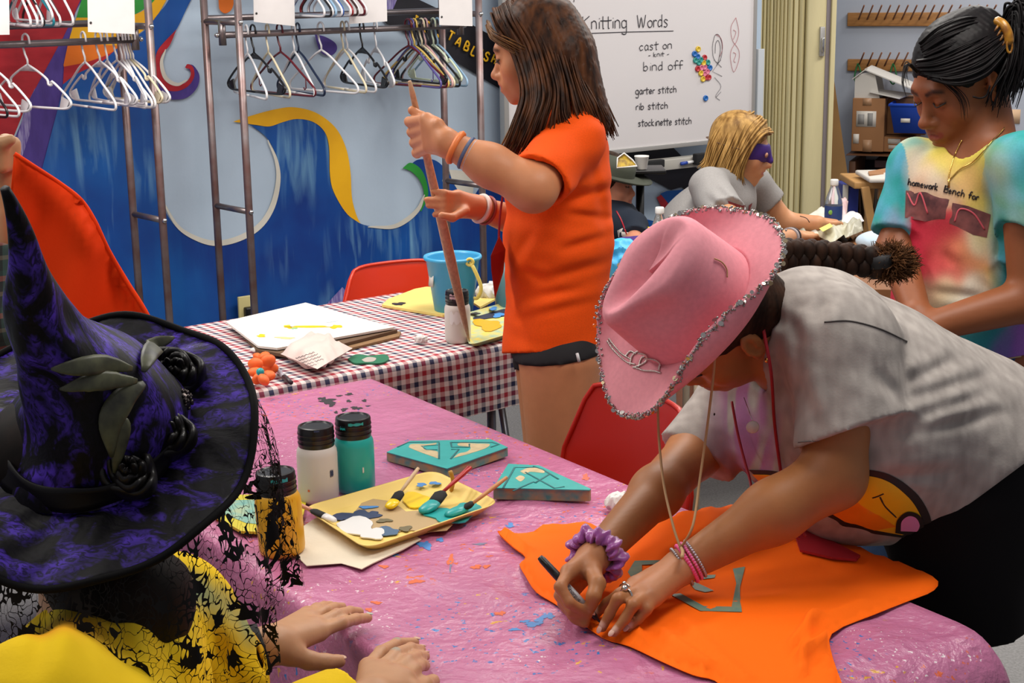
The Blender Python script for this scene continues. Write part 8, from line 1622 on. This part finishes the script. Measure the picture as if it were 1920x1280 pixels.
f = np.array([(i*NCn+j, i*NCn+(j+1) % NCn, (i+1)*NCn+(j+1) % NCn, (i+1)*NCn+j) for i in range(4) for j in range(NCn)]); o = mk('hat_band', v, f, mat('black_satin', '080608', .5, spec=.2), wh); md = o.modifiers.new('s', 'SOLIDIFY'); md.thickness = .003
# lace
m_lc = bpy.data.materials.new('black_lace'); m_lc.use_nodes = True; nt = m_lc.node_tree; L = nt.links; bs = nt.nodes['Principled BSDF']; bs.inputs['Base Color'].default_value = lin('0b090b')+(1,); bs.inputs['Roughness'].default_value = .8; bs.inputs['Specular IOR Level'].default_value = .2
uvn = NN(nt, 'ShaderNodeUVMap'); nz = NN(nt, 'ShaderNodeTexNoise'); nz.inputs['Scale'].default_value = 22; L.new(uvn.outputs[0], nz.inputs['Vector']); mv = NN(nt, 'ShaderNodeMix', data_type='RGBA'); mv.inputs[0].default_value = .07; L.new(uvn.outputs[0], mv.inputs[6]); L.new(nz.outputs['Color'], mv.inputs[7])
vo = NN(nt, 'ShaderNodeTexVoronoi', feature='DISTANCE_TO_EDGE'); vo.inputs['Scale'].default_value = 80; L.new(mv.outputs[2], vo.inputs['Vector'])
nf = NN(nt, 'ShaderNodeTexNoise'); nf.inputs['Scale'].default_value = 26; nf.inputs['Detail'].default_value = 1; L.new(uvn.outputs[0], nf.inputs['Vector'])
mr = NN(nt, 'ShaderNodeMapRange'); mr.inputs[1].default_value = .52; mr.inputs[2].default_value = .70; mr.inputs[3].default_value = .03; mr.inputs[4].default_value = .30; L.new(nf.outputs[0], mr.inputs[0])
lt = NN(nt, 'ShaderNodeMath', operation='LESS_THAN'); L.new(vo.outputs['Distance'], lt.inputs[0]); L.new(mr.outputs[0], lt.inputs[1]); L.new(lt.outputs[0], bs.inputs['Alpha'])
NL, ML = 260, 22; v = []; uv = []
for i in range(NL+1):
    th_ = 2*math.pi*i/NL; base = wp(RB, th_, wb_h(RB, th_)); od = nrm((e1*math.cos(th_)+e2*math.sin(th_))*V3(1, 1, .0)); Lh = .18+.10*max(0, -(e1*math.cos(th_)+e2*math.sin(th_))[1])+.025*math.sin(3*th_+1)+.02*math.sin(11*th_)
    rf = math.sin(34*th_)*.010+math.sin(13*th_+1)*.012
    for j in range(ML+1):
        s = j/ML; p = base+od*(.03*math.sin(min(1, s*1.6)*math.pi/2)+rf*s)+V3(0, 0, -Lh*s)
        v.append(p); uv.append((th_*RB*1.5, s*Lh))
f = np.array([(i*(ML+1)+j, (i+1)*(ML+1)+j, (i+1)*(ML+1)+j+1, i*(ML+1)+j+1) for i in range(NL) for j in range(ML)]); o = mk('lace_veil', v, f, m_lc, wh, uv=uv)
# roses, leaves, glitter ball
def onbrim(x, y, off=.02):
    d = ray(x, y); t = ((HC+uC*off-CP)@uC)/(d@uC); return CP+d*t
m_rs = mat('rose_satin', '100d0b', .42, spec=.35)
for x, y, r_ in ((330, 700, .040), (312, 815, .040), (245, 888, .038)):
    c = onbrim(x, y, .022); b = MB(); toc = nrm(CP-c); ax = nrm(uC*.6+toc*.6); Xs = nrm(np.cross(ax, V3(.3, 0, 1))); Ys = np.cross(ax, Xs); ro = None
    for L_ in range(4):
        R_ = r_*(1-.25*L_)*.72; n1_, n2_ = 60, 10; v = []; ph = L_*1.7+x
        for i in range(n1_):
            t = 2*math.pi*i/n1_; cc_ = c+ax*(.006*L_+.004*math.sin(3*t+ph))+(Xs*math.cos(t)+Ys*math.sin(t))*R_*(1+.12*math.sin(3*t+ph))
            for j in range(n2_): q = 2*math.pi*j/n2_; a_ = q+.6*math.sin(2*t+ph); v.append(cc_+(Xs*math.cos(t)+Ys*math.sin(t))*math.cos(a_)*.0055+ax*math.sin(a_)*.016*(1+.25*math.sin(5*t+ph)))
        f = np.array([(i*n2_+j, i*n2_+(j+1) % n2_, ((i+1) % n1_)*n2_+(j+1) % n2_, ((i+1) % n1_)*n2_+j) for i in range(n1_) for j in range(n2_)])
        ro2 = mk('rose' if ro is None else 'rose_petal', v, f, m_rs, wh if ro is None else ro); ro = ro or ro2
c = onbrim(338, 752, .03); b = MB(); rg = np.random.default_rng(3); b.sphere(c, .014, 16, 10)
for i in range(110): d = nrm(rg.normal(size=3)); b.sphere(c+d*.0145, .0022, 5, 3)
tag(b.obj('glitter_ball', mat('dark_glitter', '4a4240', .3, metal=.8), wh), kind='stuff')
bvw = bvh_of(cone_, brim_)
m_lf = mat('olive_leaf', '54563a', .45, noise=(30, .4), c2='1c1c12')
for pts, w_ in [([(240, 695), (190, 685), (140, 684), (100, 682)], .012), ([(250, 715), (200, 712), (160, 712), (118, 720)], .012), ([(262, 720), (225, 745), (202, 790), (205, 850)], .016), ([(260, 700), (280, 660), (330, 640)], .012), ([(215, 780), (222, 800), (212, 880)], .012)]:
    P = [cast(bvw, q[0], q[1], .009) for q in crom([V3(*p_) for p_ in pts], 5)]; P = [p_ for p_ in P if p_ is not None]
    if len(P) < 4: continue
    n = len(P); b = MB(); b.tube(P, [w_*max(.12, math.sin(math.pi*(.08+.88*i/(n-1)))) for i in range(n)], 10, flat=.25, fdir=nrm(CP-P[0])); b.obj('leaf', m_lf, wh)
